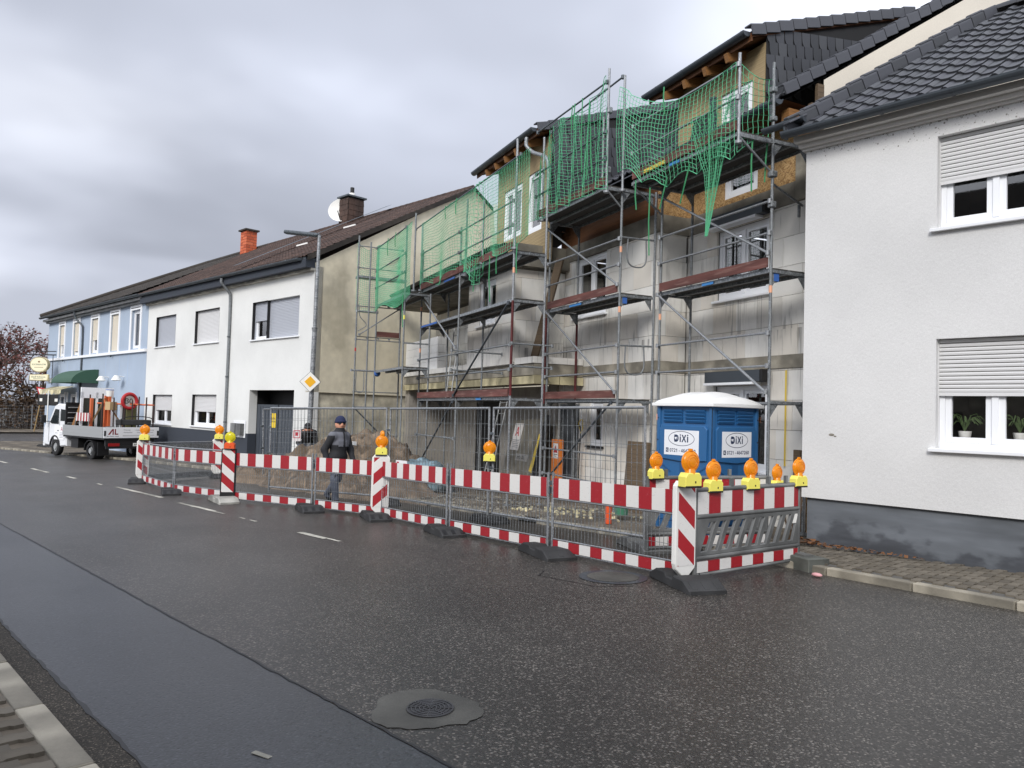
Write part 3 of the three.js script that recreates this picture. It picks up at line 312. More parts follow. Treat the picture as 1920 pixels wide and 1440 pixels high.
{ // bay A (left): upper wall over the recessed entrance, terrace at the far end
  const w0 = mesh('return_wall', bb(-16.4, -16.13, Y2, Y4, -8.65, -7.34), M.joint, nw); blocks(w0, 7.3, 8.64, 3.05, Y3 - 0.25, [], sideFrame(16.11)); mesh('return_beam', bb(-16.15, -16.085, Y3 - 0.245, Y4, -8.64, -7.28), M.greyCement, nw);
  const H = [[-18.35, -17.22, 4.08, 5.2]]; const w = bigWall('wall', -19.1, -16.13, 3.0, 5.3, -7.3, H); blocks(w, -19.08, -16.1, 3.0, 5.3, H, frontFrame(-7.3)); windowUnit(nw, -18.35, -17.22, 4.08, 5.2, -7.3, 0.05, { sashes: 2, frame: 0.08 });
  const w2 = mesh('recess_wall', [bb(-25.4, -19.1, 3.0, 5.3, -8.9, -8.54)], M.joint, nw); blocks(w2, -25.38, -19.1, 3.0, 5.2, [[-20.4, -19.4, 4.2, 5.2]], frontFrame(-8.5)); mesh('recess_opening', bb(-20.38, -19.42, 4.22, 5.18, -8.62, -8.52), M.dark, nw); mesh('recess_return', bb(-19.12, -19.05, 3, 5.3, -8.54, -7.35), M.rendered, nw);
  mesh('flat_roof', [bb(-25.5, -15.9, 5.3, 5.52, -9.6, -7.1)], M.greyCement, nw); mesh('roof_edge', [bb(-25.55, -16.1, 5.36, 5.82, -7.1, -6.99)], M.dark, nw); gutter(nw, [-25.5, 5.8, -6.9], [-16.2, 5.8, -6.9], 0.08, M.black);
  // balcony slab with foam edge and rough render
  mesh('balcony_slab', [bb(-25.3, -15.16, 2.58, 3.0, -8.66, -7.44)], M.cement, nw); mesh('slab_edge_render', [bb(-25.3, -15.14, 2.72, 2.98, -7.44, -7.39), bb(-15.16, -15.12, 2.72, 2.98, -8.63, -7.39)], M.cement, nw); mesh('slab_edge_white', [bb(-25.2, -15.13, 2.985, 3.13, -7.45, -7.35), bb(-15.2, -15.1, 2.985, 3.13, -8.62, -7.35)], M.blocks[2], nw);
  const fo = new THREE.Group(); fo.name = 'edge_insulation'; nw.add(fo); for (let x = -25.3; x < -15.2; x += 1.02) mesh('foam_board', bb(x, Math.min(x + 1.0, -15.1), 2.52, 2.7 + rr(-0.01, 0.012), -7.43, -7.36), M.foam, fo); mesh('foam_board', bb(-15.14, -15.07, 2.52, 2.71, -8.0, -7.36), M.foam, fo); mesh('foam_board', bb(-15.14, -15.07, 2.52, 2.7, -8.62, -8.02), M.foam, fo);
  const pw = mesh('parapet', bb(-25.4, -22.0, 3.14, 4.14, -7.7, -7.48), M.joint, nw); blocks(pw, -25.4, -21.98, 3.14, 4.14, [], frontFrame(-7.46), 0.6, 0.25, [M.whiteBlock]);
  blocks(pw, 7.44, 7.72, 3.14, 4.14, [], sideFrame(21.99), 0.3, 0.25, [M.whiteBlock]);
  // ground floor recess
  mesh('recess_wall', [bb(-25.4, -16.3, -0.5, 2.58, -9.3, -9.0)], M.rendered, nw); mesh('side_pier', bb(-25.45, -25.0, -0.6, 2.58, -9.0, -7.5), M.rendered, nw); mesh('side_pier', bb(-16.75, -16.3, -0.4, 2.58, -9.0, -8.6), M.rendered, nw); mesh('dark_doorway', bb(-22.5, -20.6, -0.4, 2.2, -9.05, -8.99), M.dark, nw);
}
{ // roofs
  const roof = new THREE.Group(); roof.name = 'roof'; nw.add(roof); const k = 0.647, cs = 1 / Math.hypot(1, k), w = [0, k * cs, -cs], e = [-16.0, 7.05, -8.82];
  const top = (q) => e[1] + k * (e[2] - q);
  mesh('roof_deck', [quad([-16, top(-8.82) - 0.04, -8.82], [-9.12, top(-8.82) - 0.04, -8.82], [-9.12, top(-14.6) - 0.04, -14.6], [-16, top(-14.6) - 0.04, -14.6]), quad([-19.2, top(-9) - 0.04, -9], [-16, top(-9) - 0.04, -9], [-16, top(-14.6) - 0.04, -14.6], [-19.2, top(-14.6) - 0.04, -14.6]), quad([-19.2, top(-14.6) - 0.04, -14.6], [-9.12, top(-14.6) - 0.04, -14.6], [-9.12, 6, -22], [-19.2, 6, -22])], M.dark, roof);
  mesh('lower_eave', quad([-16, 6.55, -8.05], [-12.4, 6.55, -8.05], [-12.4, 7.03, -8.83], [-16, 7.03, -8.83]), M.roofTile[0], roof);
  tileField(roof, [-10.28, 7.05, -8.82], [1, 0, 0], w, 4, 19, 0.28, 0.35, null, 90); tileField(roof, [-15.9, 7.05, -8.82], [1, 0, 0], w, 11, 12, 0.28, 0.35, null, 140);
  const verge = (x, q0, y0, sl, n, par, thick = 0.2) => { const c = 1 / Math.hypot(1, sl); for (let i = 0; i < n; i++) { const b = (i + 0.5) * 0.335; const o = share('verge_tile', join([rbox(0.032, thick, 0.318, 0.006, 0, -thick / 2 + 0.07, 0), rbox(0.16, 0.03, 0.35, 0.008, -0.07, 0.075, 0)]), M.tileSide, par); o.position.set(x, y0 + b * sl * c + 0.05, q0 - b * c); o.rotation.x = Math.atan(sl) - 0.085; } };
  verge(-9.1, -8.75, 7.08, k, 20, roof, 0.16);
  gutter(roof, [-12.3, 7.0, -8.7], [-9.16, 7.0, -8.7], 0.085); mesh('gutter_outlet', [cyl(0.06, 0.04, 0.14, 10, -9.3, 6.86, -8.68), cyl(0.035, 0.035, 0.1, 10, -9.3, 6.76, -8.68)], M.zinc, roof); mesh('eave_soffit', [quad([-12.4, 7.0, -8.8], [-9.14, 7.0, -8.8], [-9.14, 6.98, -9.4], [-12.4, 6.98, -9.4])], M.woodDark, roof); mesh('rafter_end', [bb(-9.36, -9.2, 6.72, 6.92, -9.36, -8.95), bb(-9.34, -9.12, 6.5, 6.72, -9.4, -9.3)], M.wood, roof);
  // gable wall above the neighbour
  mesh('gable_wall', [tris([-9.12, 5.2, -9.62, -9.12, top(-9.62) - 0.08, -9.62, -9.12, top(-14.6) - 0.08, -14.6, -9.12, 5.2, -19, -9.12, 6.5, -21.2], [0, 1, 2, 0, 2, 3, 3, 2, 4])], M.creamWall, nw); mesh('gable_studs', [bb(-9.18, -9.1, 5.9, 7.05, -9.46, -9.34), bb(-9.17, -9.11, 5.9, 7.4, -9.62, -9.48)], M.woodGrey, nw);
  // dormers: shallow roofs with slate-hung cheeks
  const dormer = (x0, x1, qf, yb, qe, ye, gx0, gx1, holes, name, nv) => {
    const d = new THREE.Group(); d.name = 'dormer'; nw.add(d); const sl = 0.333, ry = (q) => ye + 0.05 + sl * (qe - q); const qb = Math.max(-14.6, -(ye + 0.05 + sl * qe - e[1] - k * e[2]) / (k - sl)); const yw = ry(qf) - 0.2;
    const g = ext(rect(x0, x1, yb, yw), 0.1, wallHoles(holes)); g.translate(0, 0, qf - 0.1); mesh('front_wall', g, M.woolBoard, d);
    for (const H of holes) if (H[4]) windowUnit(d, H[0], H[1], H[2], H[3], qf, 0.03, { sashes: H[4], frame: 0.09, sill: false, room: M.inside });
    mesh('roof_slab', [tris([gx0, ry(qe) - 0.02, qe, gx1, ry(qe) - 0.02, qe, gx1, ry(qb) - 0.02, qb, gx0, ry(qb) - 0.02, qb, gx0, ry(qe) - 0.1, qe, gx1, ry(qe) - 0.1, qe, gx1, ry(qb) - 0.1, qb, gx0, ry(qb) - 0.1, qb], [0, 1, 2, 0, 2, 3, 4, 6, 5, 4, 7, 6, 0, 4, 5, 0, 5, 1, 1, 5, 6, 1, 6, 2, 0, 3, 7, 0, 7, 4])], M.woodDark, d);
    mesh('roof_cover', [quad([gx0, ry(qe) + 0.01, qe, 0].slice(0, 3), [gx1, ry(qe) + 0.01, qe], [gx1, ry(qb) + 0.01, qb], [gx0, ry(qb) + 0.01, qb])], M.roofTile[1], d);
    for (let x = x0 + 0.1; x < x1; x += 0.62) mesh('rafter', box(0.09, 0.16, 0.62, x, ry((qf + qe) / 2) - 0.2, (qf + qe) / 2 - 0.06, Math.atan(sl)), M.wood, d);
    mesh('fascia', bb(gx0, gx1, ry(qe) - 0.16, ry(qe) - 0.02, qe - 0.03, qe - 0.004), M.woodDark, d); gutter(d, [gx0 - 0.05, ry(qe) + 0.0, qe + 0.075], [gx1 - 0.02, ry(qe) + 0.0, qe + 0.075], 0.09, M.darkZinc);
    verge(gx1 + 0.03, qe + 0.02, ry(qe) - 0.03, sl, nv, d, 0.17);
    // right cheek
    const xc = x1 + 0.02; const cb = qf > -8.5 ? 6.35 : yb - 0.4; mesh('cheek', tris([xc, cb, qf, xc, yw + 0.12, qf, xc, ry(qb), qb, xc, top(qb) - 0.5, qb], [0, 1, 2, 0, 2, 3]), M.dark, d);
    const sg = (() => { const s = new THREE.Shape(); s.moveTo(0.0, 0.3); s.lineTo(0.0, 0.2); s.bezierCurveTo(0.0, 0.1, 0.02, 0.03, 0.13, 0.012); s.lineTo(0.205, 0.0); s.bezierCurveTo(0.185, 0.06, 0.188, 0.1, 0.19, 0.14); s.lineTo(0.19, 0.3); const G = new THREE.ExtrudeGeometry(s, { depth: 0.012, bevelEnabled: false, curveSegments: 4 }); G.rotateY(Math.PI / 2); return G; })(); // outline in (-z, y)
    let c = 0; for (let r = 0; r < 9; r++) for (let i = 0; i < 24; i++) { const q = qf - 0.01 - i * 0.207 - (r % 2) * 0.07, y = yw - 0.06 - r * 0.24 + i * 0.207 * 0.12; const roofY = ry(q - 0.2) - 0.2, low = top(q - 0.1) - 0.1; if (y > roofY + 0.05 || y + 0.22 < low || y < cb) continue; if (c++ > 140) continue; const o = share('slate', sg, M.slate[rnd() * 4 | 0], d); o.position.set(xc + 0.006 + (r) * 0.0, y, q); o.rotation.order = 'ZYX'; o.rotation.z = -0.05; o.rotation.x = 0.1; }
    mesh('verge_board', [tris([gx1 - 0.3, ry(qe) - 0.12, qe, gx1, ry(qe) - 0.12, qe, gx1, ry(qb) - 0.12, qb, gx1 - 0.3, ry(qb) - 0.12, qb], [0, 1, 2, 0, 2, 3])], M.woodDark, d);
    mesh('left_cheek', tris([x0 - 0.02, yb - 0.4, qf, x0 - 0.02, yw + 0.12, qf, x0 - 0.02, ry(qb), qb, x0 - 0.02, top(qb) - 0.5, qb], [0, 1, 2, 0, 2, 3]), M.slate[1], d);
    return d;
  };
  dormer(-12.75, -10.25, -9.4, 7.0, -9.03, 8.6, -13.3, -10.2, [[-11.42, -10.56, 7.35, 8.02, 1]], 'dormer', 13);
  dormer(-18.9, -15.8, -8.0, 5.5, -7.62, 8.5, -19.6, -15.78, [[-18.5, -17.35, 6.4, 7.75, 2], [-17.0, -16.2, 6.3, 7.8, 1]], 'dormer', 15);
  mesh('loose_sheet', [quad([-19.0, 7.55, -7.9], [-18.95, 6.7, -7.95], [-18.9, 6.7, -8.6], [-18.9, 7.75, -9.3])], M.pvc, nw);
}
mesh('black_foil', [quad([-12.45, 7.15, -9.385], [-11.55, 7.15, -9.385], [-11.5, 7.75, -9.385], [-12.2, 7.85, -9.385])], M.black, nw);
rebase(nw, -14, -0.1, -8.5);
// downpipe of the left dormer
{ const o = solo('downpipe', path([[-16.1, 8.4, -7.5], [-16.1, 8.2, -7.5], [-16.0, 8.05, -7.6], [-15.5, 7.78, -7.72], [-15.42, 7.6, -7.75], [-15.42, 6.3, -7.75]].map(([x, y, z]) => { const v = E3(x, y, z).applyAxisAngle(E3(0, 1, 0), TH); return [v.x, v.y, v.z]; }), 0.045, 10, 40), M.galv, 'bright zinc downpipe bent down beside the left dormer', 'downpipe'); }

// ---------------------------------------------------------------- scaffold (same turned frame: x = -s, z = q)
const RT = 0.0242;
function scaffold(label) { return thing('scaffold', label, 'scaffold', [0, 0, 0], TH, 'scaffold sections stepping along the unfinished house'); }
const post = (p, s, q, y0, y1, m = M.galvDull) => mesh('standard', [tube([-s, y0, q], [-s, y1, q], RT, 9), tube([-s, y0 - 0.02, q], [-s, y0 + 0.02, q], 0.07, 4)], m, p);
const rail = (p, a, b, name = 'guard_rail', m = M.galvDull, r = 0.019) => { const o = mesh(name, [tube(a, b, r, 7), cyl(0.036, 0.036, 0.07, 6, ...a), cyl(0.036, 0.036, 0.07, 6, ...b)], m, p); return o; };
const railS = (p, s0, s1, y, q, m) => rail(p, [-s0, y, q + 0.045], [-s1, y, q + 0.045], 'guard_rail', m);
function deckPart(p, s0, s1, q0, q1, y, edge = M.deckAlu) { // planks with steel edge profiles, corner plates below
  const g = new THREE.Group(); g.name = 'deck'; p.add(g); const n = Math.max(1, Math.round(Math.abs(q1 - q0) / 0.32)), dq = (q1 - q0) / n; for (let i = 0; i < n; i++) { const a = q0 + dq * i, b = a + dq; mesh('plank', [bb(-s1, -s0, y - 0.02, y, a + Math.sign(dq) * 0.006, b - Math.sign(dq) * 0.006)], M.deck, g); for (const e of [a + Math.sign(dq) * 0.016, b - Math.sign(dq) * 0.016]) mesh('edge_profile', bb(-s1, -s0, y - 0.066, y - 0.003, e - 0.011, e + 0.011), edge, g); }
}
const toe = (p, s0, s1, q, y) => mesh('toe_board', [bb(-s1 + 0.03, -s0 - 0.03, y + 0.008, y + 0.16, q + 0.028, q + 0.056)], M.toe, p);
function transom(p, s, q0, q1, y, m = M.galvDull) { mesh('transom', [bb(-s - 0.022, -s + 0.022, y - 0.075, y - 0.028, Math.min(q0, q1), Math.max(q0, q1))], m, p); const pl = (q, d) => { const g = ext([[0, 0], [0.17 * d, 0], [0, -0.22]], 0.008); g.rotateY(-Math.PI / 2); g.translate(-s, y - 0.075, q); return g; }; mesh('corner_plate', pl(q0 - 0.02, -1), m, p); mesh('corner_plate', pl(q1 + 0.02, 1), m, p); }
const brace = (p, a, b) => rail(p, a, b, 'brace', M.galv, 0.021);
const tagOn = (p, s, y, q, m = M.orangeTag) => mesh('colour_tag', cyl(RT + 0.002, RT + 0.002, 0.11, 9, -s, y, q), m, p);
const blueMark = (p, s, y, q, l = 0.3, m = M.blueTag) => mesh('blue_label', bb(-s - l / 2, -s + l / 2, y - 0.06, y - 0.012, q, q + 0.004), m, p);
const endGuard = (p, s, q0, q1, y) => mesh('end_guard', [tube([-s, y, q0], [-s, y + 0.02, q1], 0.019), path([[-s, y, q0 - 0.14], [-s, y - 0.42, q0 - 0.14], [-s, y - 0.52, q0 - 0.22], [-s, y - 0.52, q1 + 0.26], [-s, y - 0.42, q1 + 0.18], [-s, y, q1 + 0.18]], 0.014, 6, 30)], M.galvDull, p);
const L1 = 2.18, L2 = 4.18, L3 = 6.18;
{ // C
  const p = scaffold('right scaffold bay behind the blue toilets, beside the white wall'), a = 8.83, b = 11.67, f = -8.28, r = -9.0;
  post(p, a, f, 0.12, 7.36); post(p, b, f, 0.1, L3); post(p, b + 0.03, r, 0.1, L3); post(p, a, r, 0.12, L3); post(p, a, -7.61, 6.0, 7.36, M.galv);
  deckPart(p, a, b, f, r, L2); toe(p, a, b, f, L2); deckPart(p, a, b, -7.61, r, L3); toe(p, a, b, -7.63, L3);
  for (const y of [L1, L2, L3]) { transom(p, a, f, r, y); transom(p, b, f, r, y); } for (const e of [a, b]) mesh('bracket', [bb(-e - 0.02, -e + 0.02, L3 - 0.09, L3 - 0.03, f, -7.6), tube([-e, L3 - 0.1, -7.63], [-e, L3 - 0.55, f], 0.018)], M.galvDull, p);
  for (const [y, k] of [[L1 + 0.5, 0], [L1 + 1.0, 0], [L2 + 0.53, 0], [L2 + 1.02, 0], [L3 + 0.5, 0.65], [L3 + 1.0, 0.65]]) railS(p, a, b, y, f + k, M.galv); brace(p, [-b, L2 - 0.05, f + 0.07], [-a, L1 + 0.1, f + 0.07]); brace(p, [-b - 0.0, L3 - 0.2, f + 0.07], [-a, L2 + 0.22, f + 0.07]);
  rail(p, [-b, L1 - 0.05, r], [-a, L1 - 0.05, r], 'ledger', M.galv, 0.03); tagOn(p, a, 3.85, f); tagOn(p, b, 3.72, f); tagOn(p, b, 1.86, f); blueMark(p, 10.3, L2, f + 0.014); blueMark(p, 10.4, L3, -7.6, 0.28); mesh('blue_corner_plate', [bb(-a - 0.03, -a + 0.005, L2 - 0.2, L2 - 0.08, f - 0.16, f - 0.06)], M.scafBlue, p); mesh('coupler', [rbox(0.1, 0.09, 0.1, 0.02, -a, L3 + 0.75, f + 0.01), rbox(0.09, 0.08, 0.1, 0.02, -a, L3 + 0.3, f), rbox(0.11, 0.1, 0.12, 0.02, -a, 5.62, f), rbox(0.1, 0.1, 0.1, 0.02, -a, 5.15, f)], M.galvDull, p); mesh('yellow_level', bb(-11.2, -10.6, L3 + 0.0, L3 + 0.06, -7.56, -7.53), M.yellowHose, p); mesh('wall_anchor', [tube([-8.9, 5.5, -8.35], [-9.3, 5.4, -9.37], 0.02), tube([-9.3, 5.4, -9.3], [-9.3, 5.2, -9.3], 0.025)], M.galvDull, p);
  rebase(p, -10.3, 0, -8.6);
}
{ // B
  const p = scaffold('middle scaffold bay with dark red toe boards in front of the grey door'), a = 12.11, b = 15.04, f = -7.67, r = -8.4;
  post(p, a, f, 0.06, L3 + 0.1); post(p, b, f, 0.03, L3, M.galvDull); post(p, a - 0.06, r, 0.06, L3); post(p, b, r, 0.05, L3 - 0.02); post(p, a, -7.32, 6.05, 8.4, M.galv); post(p, a - 0.08, -7.62, 6.1, 8.3, M.galv); mesh('red_sleeve', [tube([-b, L1, r + 0.001], [-b, 3.9, r + 0.001], RT + 0.003, 9), tube([-b - 0.055, L1 - 0.1, f + 0.03], [-b - 0.055, 4.0, f + 0.03], RT, 9)], M.rustRed, p);
  for (const y of [L1, L2]) { deckPart(p, a, b, f, r, y); toe(p, a, b, f, y); } deckPart(p, a, b, -7.32, r, L3); toe(p, a, b, -7.34, L3);
  for (const y of [L1, L2, L3]) { transom(p, a, f, r, y); transom(p, b, f, r, y); } mesh('bracket', [bb(-a - 0.02, -a + 0.02, L3 - 0.09, L3 - 0.03, f, -7.3), tube([-a, L3 - 0.1, -7.34], [-a, L3 - 0.4, f], 0.018)], M.galvDull, p);
  for (const y of [0.55, 1.1]) railS(p, a, b, y, f, M.galv); for (const y of [L1 + 0.5, L1 + 1.0, L2 + 0.53, L2 + 1.02]) railS(p, a, b, y, f, M.galv); for (const y of [L3 + 0.5, L3 + 1.0, L3 + 1.95]) railS(p, a, b, y, -7.32, M.zinc); rail(p, [-b, L3 + 2.02, -7.62], [-a, L3 + 2.12, -7.62], 'guard_rail', M.zinc);
  brace(p, [-b, L2 - 0.05, f + 0.07], [-a, L1 + 0.12, f + 0.07]); brace(p, [-b, L3 - 0.2, f + 0.07], [-a, L2 + 0.15, f + 0.07]); rail(p, [-b, 0.25, f + 0.08], [-a - 0.1, L1 - 0.08, f + 0.08], 'brace', M.darkZinc, 0.022);
  endGuard(p, a - 0.02, f, r, L1 + 1.0); endGuard(p, a - 0.02, f, r, L2 + 1.05); tagOn(p, a, 5.0, f); tagOn(p, a, 3.86, f); blueMark(p, 13.8, L2, f + 0.014, 0.5); mesh('blue_corner_plate', [bb(-a - 0.03, -a + 0.005, L2 - 0.2, L2 - 0.08, f - 0.16, f - 0.06)], M.scafBlue, p); mesh('coupler', [rbox(0.1, 0.12, 0.1, 0.02, -a, 7.6, -7.34), rbox(0.1, 0.12, 0.1, 0.02, -a - 0.1, 6.5, -7.4)], M.galv, p); post(p, b - 0.25, -7.32, 6.1, 7.95, M.galv);
  post(p, a + 0.22, -7.36, 6.2, 7.55, M.galv);
  rebase(p, -13.6, 0, -8);
}
{ // A: two bays
  const p = scaffold('long two-bay scaffold section in front of the balcony slab'), a = 13.92, m = 17.05, b = 20.05, f = -6.28, r = -7.0, L25 = 5.17;
  post(p, a, f, 0.0, 7.45, M.galv); post(p, m, f, -0.05, 6.3); post(p, b, f, -0.1, 6.3); post(p, a, r, 0, 6.4, M.galv); post(p, m + 0.2, r, 0, L25); post(p, b - 0.2, r, -0.05, L25); post(p, a - 0.12, f + 0.05, L25, 7.35, M.galv); post(p, 15.6, f + 0.02, L25, 6.6, M.galv); post(p, m - 0.35, f, L25 - 0.1, 6.9); post(p, b, f + 0.04, L25, 7.0, M.galv);
  mesh('red_sleeve', [tube([-a, L1 + 0.02, f + 0.002], [-a, L2 - 0.05, f + 0.002], RT + 0.004, 9)], M.rustRed, p);
  for (const [s0, s1] of [[a, m], [m, b]]) { deckPart(p, s0, s1, f, r, L1); toe(p, s0, s1, f, L1); deckPart(p, s0, s1, f, r, L2); deckPart(p, s0, s1, f, r, L25); toe(p, s0, s1, f, L25); for (const y of [L1 + 0.55, L1 + 1.05, L25 + 0.5, L25 + 1.0]) railS(p, s0, s1, y, f, M.galvDull); }
  rail(p, [-b - 0.6, L25 + 1.83, f + 0.05], [-a + 0.3, L25 + 1.86, f + 0.05], 'top_rail', M.zinc); for (const s of [a, m, b]) for (const y of [L1, L2, L25]) transom(p, s, f, r, y);
  brace(p, [-b, L25 - 0.1, f + 0.07], [-m, L1 + 1.2, f + 0.07]); rail(p, [-m, L1 + 0.05, f + 0.08], [-a - 0.05, L2 - 0.1, f + 0.08], 'brace', M.darkZinc, 0.022); rail(p, [-b, 0.1, f + 0.08], [-m - 0.05, L1 - 0.1, f + 0.08], 'brace', M.darkZinc, 0.022); railS(p, m, b, 0.45, f); railS(p, m, b, 1.2, f);
  for (const y of [L1 + 0.62, L1 + 1.08]) rail(p, [-a, y, f], [-a, y + 0.0, r - 0.2], 'end_rail', M.galvDull); for (const y of [L1 + 0.62, L1 + 1.08]) rail(p, [-m + 0.35, y + 0.02, -6.0], [-m + 0.35, y, r - 0.3], 'wall_tie', M.galvDull);
  tagOn(p, a, 4.75, f); tagOn(p, a, 3.3, f); tagOn(p, b, 4.65, f); tagOn(p, b, 3.5, f); blueMark(p, b - 0.75, L2, f + 0.014, 1.3, M.scafBlue); blueMark(p, m + 0.75, L25, f + 0.014, 0.8, M.scafBlue); blueMark(p, 15.6, L1, f + 0.014, 0.3);
  rebase(p, -17, -0.1, -6.6);
}
{ // Z: far left tower
  const p = scaffold('far left scaffold tower between the beige gable and the balcony'), s = 22.33, t = 19.37, f = -5.6, y1 = 3.0, y2 = 4.98;
  for (const [q, top] of [[-5.0, 7.0], [-5.36, 6.85], [-5.6, 6.75], [-6.34, 5.0]]) post(p, s, q, -0.25, top); post(p, t, f, -0.15, 6.75); post(p, t - 0.05, -6.3, -0.15, y2); post(p, t - 0.6, f - 0.05, y2 - 0.05, 6.95);
  for (const y of [y1, y2]) { deckPart(p, t, s, f, -6.3, y); transom(p, t, f, -6.3, y); } for (const [y, m] of [[0.6, 0], [1.05, 0], [1.9, 0], [2.35, 0], [3.9, 0], [4.9, 0], [6.05, 0], [6.7, 0]]) rail(p, [-s, y, -5.0], [-s, y, -6.34], 'end_rail', M.galvDull, 0.016); for (const y of [y2 + 0.5, y2 + 1.0, y2 + 1.7]) railS(p, t - 0.1, s, y, f, M.zinc); deckPart(p, s - 0.03, s + 0.03, -5.0, -6.34, 4.0); mesh('toe_board', bb(-s - 0.03, -s + 0.005, 4.02, 4.18, -6.34, -5.6), M.toe, p); mesh('side_deck', bb(-s - 0.35, -s, y2 + 0.78, y2 + 0.84, -6.5, -5.0), M.deckAlu, p);
  rail(p, [-s, 1.85, -5.05], [-s, 0.55, -6.4], 'brace', M.darkZinc, 0.022); rail(p, [-s, 4.05, -5.1], [-s, 4.9, -6.3], 'brace', M.galvDull, 0.018); rail(p, [-s, 2.98, -4.9], [-s, 2.98, -5.65], 'coupler_tube', M.galv, 0.028); rail(p, [-s, 4.75, -5.0], [-s, 4.75, -5.62], 'coupler_tube', M.galv, 0.024); mesh('ladder_loop', [path([[-s, 4.95, -5.05], [-s, 4.6, -5.1], [-s, 4.35, -5.3], [-s, 4.15, -5.05]], 0.014, 6, 20), path([[-s, 2.95, -5.05], [-s, 2.35, -5.08], [-s, 2.35, -5.25], [-s, 2.95, -5.28]], 0.014, 6, 20)], M.galvDull, p); mesh('blue_coupler', sph(0.1, -s, 2.92, -5.68, 1, 1, 1), M.scafBlue, p); tagOn(p, t, 4.3, f, M.lampYellow); mesh('red_tag', cyl(RT + 0.002, RT + 0.002, 0.1, 8, -s, 3.6, -5.0), M.red, p); mesh('diagonal_rung', [bb(-t - 0.02, -t + 0.02, 3.6, 3.64, -6.3, f)], M.galvDull, p);
  rebase(p, -21, -0.2, -5.7);
}
// ---------------------------------------------------------------- green safety nets: cords knotted into a mesh
function net(label, P, lu, lv, o = {}) { const cell = o.cell ?? 0.105, nu = Math.round(lu / cell), nv = Math.round(lv / cell), r = o.r ?? 0.0042, gs = []; const J = (i, j) => [Math.sin(i * 12.9 + j * 4.1) * 0.008, Math.cos(i * 7.7 + j * 9.3) * 0.008]; const pt = (i, j) => { const [a, b] = J(i, j); return P(Math.max(0, Math.min(1, (i / nu) + a / lu)), Math.max(0, Math.min(1, (j / nv) + b / lv))); }; for (let i = 0; i <= nu; i++) { const l = []; for (let j = 0; j <= nv; j++) l.push(pt(i, j)); gs.push(strand(l, r)); } for (let j = 0; j <= nv; j++) { const l = []; for (let i = 0; i <= nu; i++) l.push(pt(i, j)); gs.push(strand(l, j === 0 || j === nv ? r * 1.7 : r)); }
  const g = thing('safety_net', label, 'net', [0, 0, 0], TH, 'green safety nets hung on the scaffold'); mesh('mesh_cords', gs, M.net, g); if (o.straps) for (const [s, y, q, l, dx] of o.straps) mesh('strap', strand([[-s, y, q], [-s + (dx || 0) * 0.4, y - l * 0.5, q + 0.02], [-s + (dx || 0), y - l, q + 0.01]], 0.013), M.strap, g); rebase(g, ...(o.base ?? [-14, 4, -6])); return g; }

net('net on the far left scaffold tower against the beige gable', (u, v) => { const s = lerp(22.38, 18.75, u); return [-s, lerp(lerp(6.75, 6.72, u) - 0.16 * Math.sin(u * Math.PI) * 0.6, 4.75 + 0.12 * Math.sin(u * 7), v), -5.55 + 0.06 * Math.sin(v * 3.1) * Math.sin(u * 9)]; }, 3.6, 1.9, { cell: 0.062, r: 0.0046, base: [-20.5, 4.8, -5.5], straps: [[20.9, 6.7, -5.5, 0.5, 0.03], [20.1, 6.7, -5.5, 0.4], [19.2, 4.9, -5.5, 0.9, 0.1]] });
net('short net closing the left end of the far left scaffold tower', (u, v) => [-22.36, lerp(6.8 - 0.2 * Math.sin(u * Math.PI), 4.72, v), lerp(-4.97, -5.62, u) + 0], 0.66, 1.95, { cell: 0.062, r: 0.0046, base: [-22.3, 4.7, -5.3] });
net('long net on the two-bay scaffold in front of the left dormer', (u, v) => { const s = lerp(19.95, 13.1, u), sag = 0.1 * Math.abs(Math.sin(u * Math.PI * 3)); const bunch = Math.exp(-Math.pow((u - 0.62) / 0.045, 2)); return [-s, lerp(7.0 - sag * 0.4, 5.2 + 0.1 * Math.sin(u * 21) - 0.55 * bunch, v), -6.18 + 0.08 * Math.sin(u * 25) * v + 0.07 * bunch * Math.sin(u * 300)]; }, 6.8, 1.9, { cell: 0.08, r: 0.0042, base: [-16.5, 5, -6.2], straps: [[17.9, 7, -6.15, 0.35, 0.05], [17.1, 7, -6.15, 0.4], [14.9, 5.2, -6.15, 1.0, 0.1], [14.5, 5.2, -6.15, 0.45], [13.5, 5.2, -6.15, 0.6, 0.02], [15.7, 5.3, -6.15, 0.75, -0.1]] });
net('crumpled net on the middle scaffold bay in front of the dark slate cheek', (u, v) => { const s = lerp(15.2, 12.05, u), pin = Math.exp(-Math.pow((u - 0.42) / 0.16, 2)); const top = u < 0.42 ? lerp(7.0, 8.05, u / 0.42) : lerp(8.05, 8.2, (u - 0.42) / 0.58) - 0.25 * Math.sin((u - 0.42) / 0.58 * Math.PI); const x = -s + (0.16 * Math.sin(u * 34) * (1 - v)) * 0.5; return [x, lerp(top, 6.12 + 0.04 * Math.sin(u * 30), v), -7.24 + 0.07 * Math.sin(u * 40 + v * 2) + 0.05 * pin]; }, 3.2, 2.0, { cell: 0.075, base: [-13.6, 6, -7.2], straps: [[12.9, 8.1, -7.2, 1.5, 0.06], [12.6, 7.9, -7.2, 1.5, -0.05], [13.3, 8.1, -7.2, 0.5], [13.2, 8.1, -7.2, 0.55], [12.55, 7.4, -7.2, 1.0, 0.12]] });
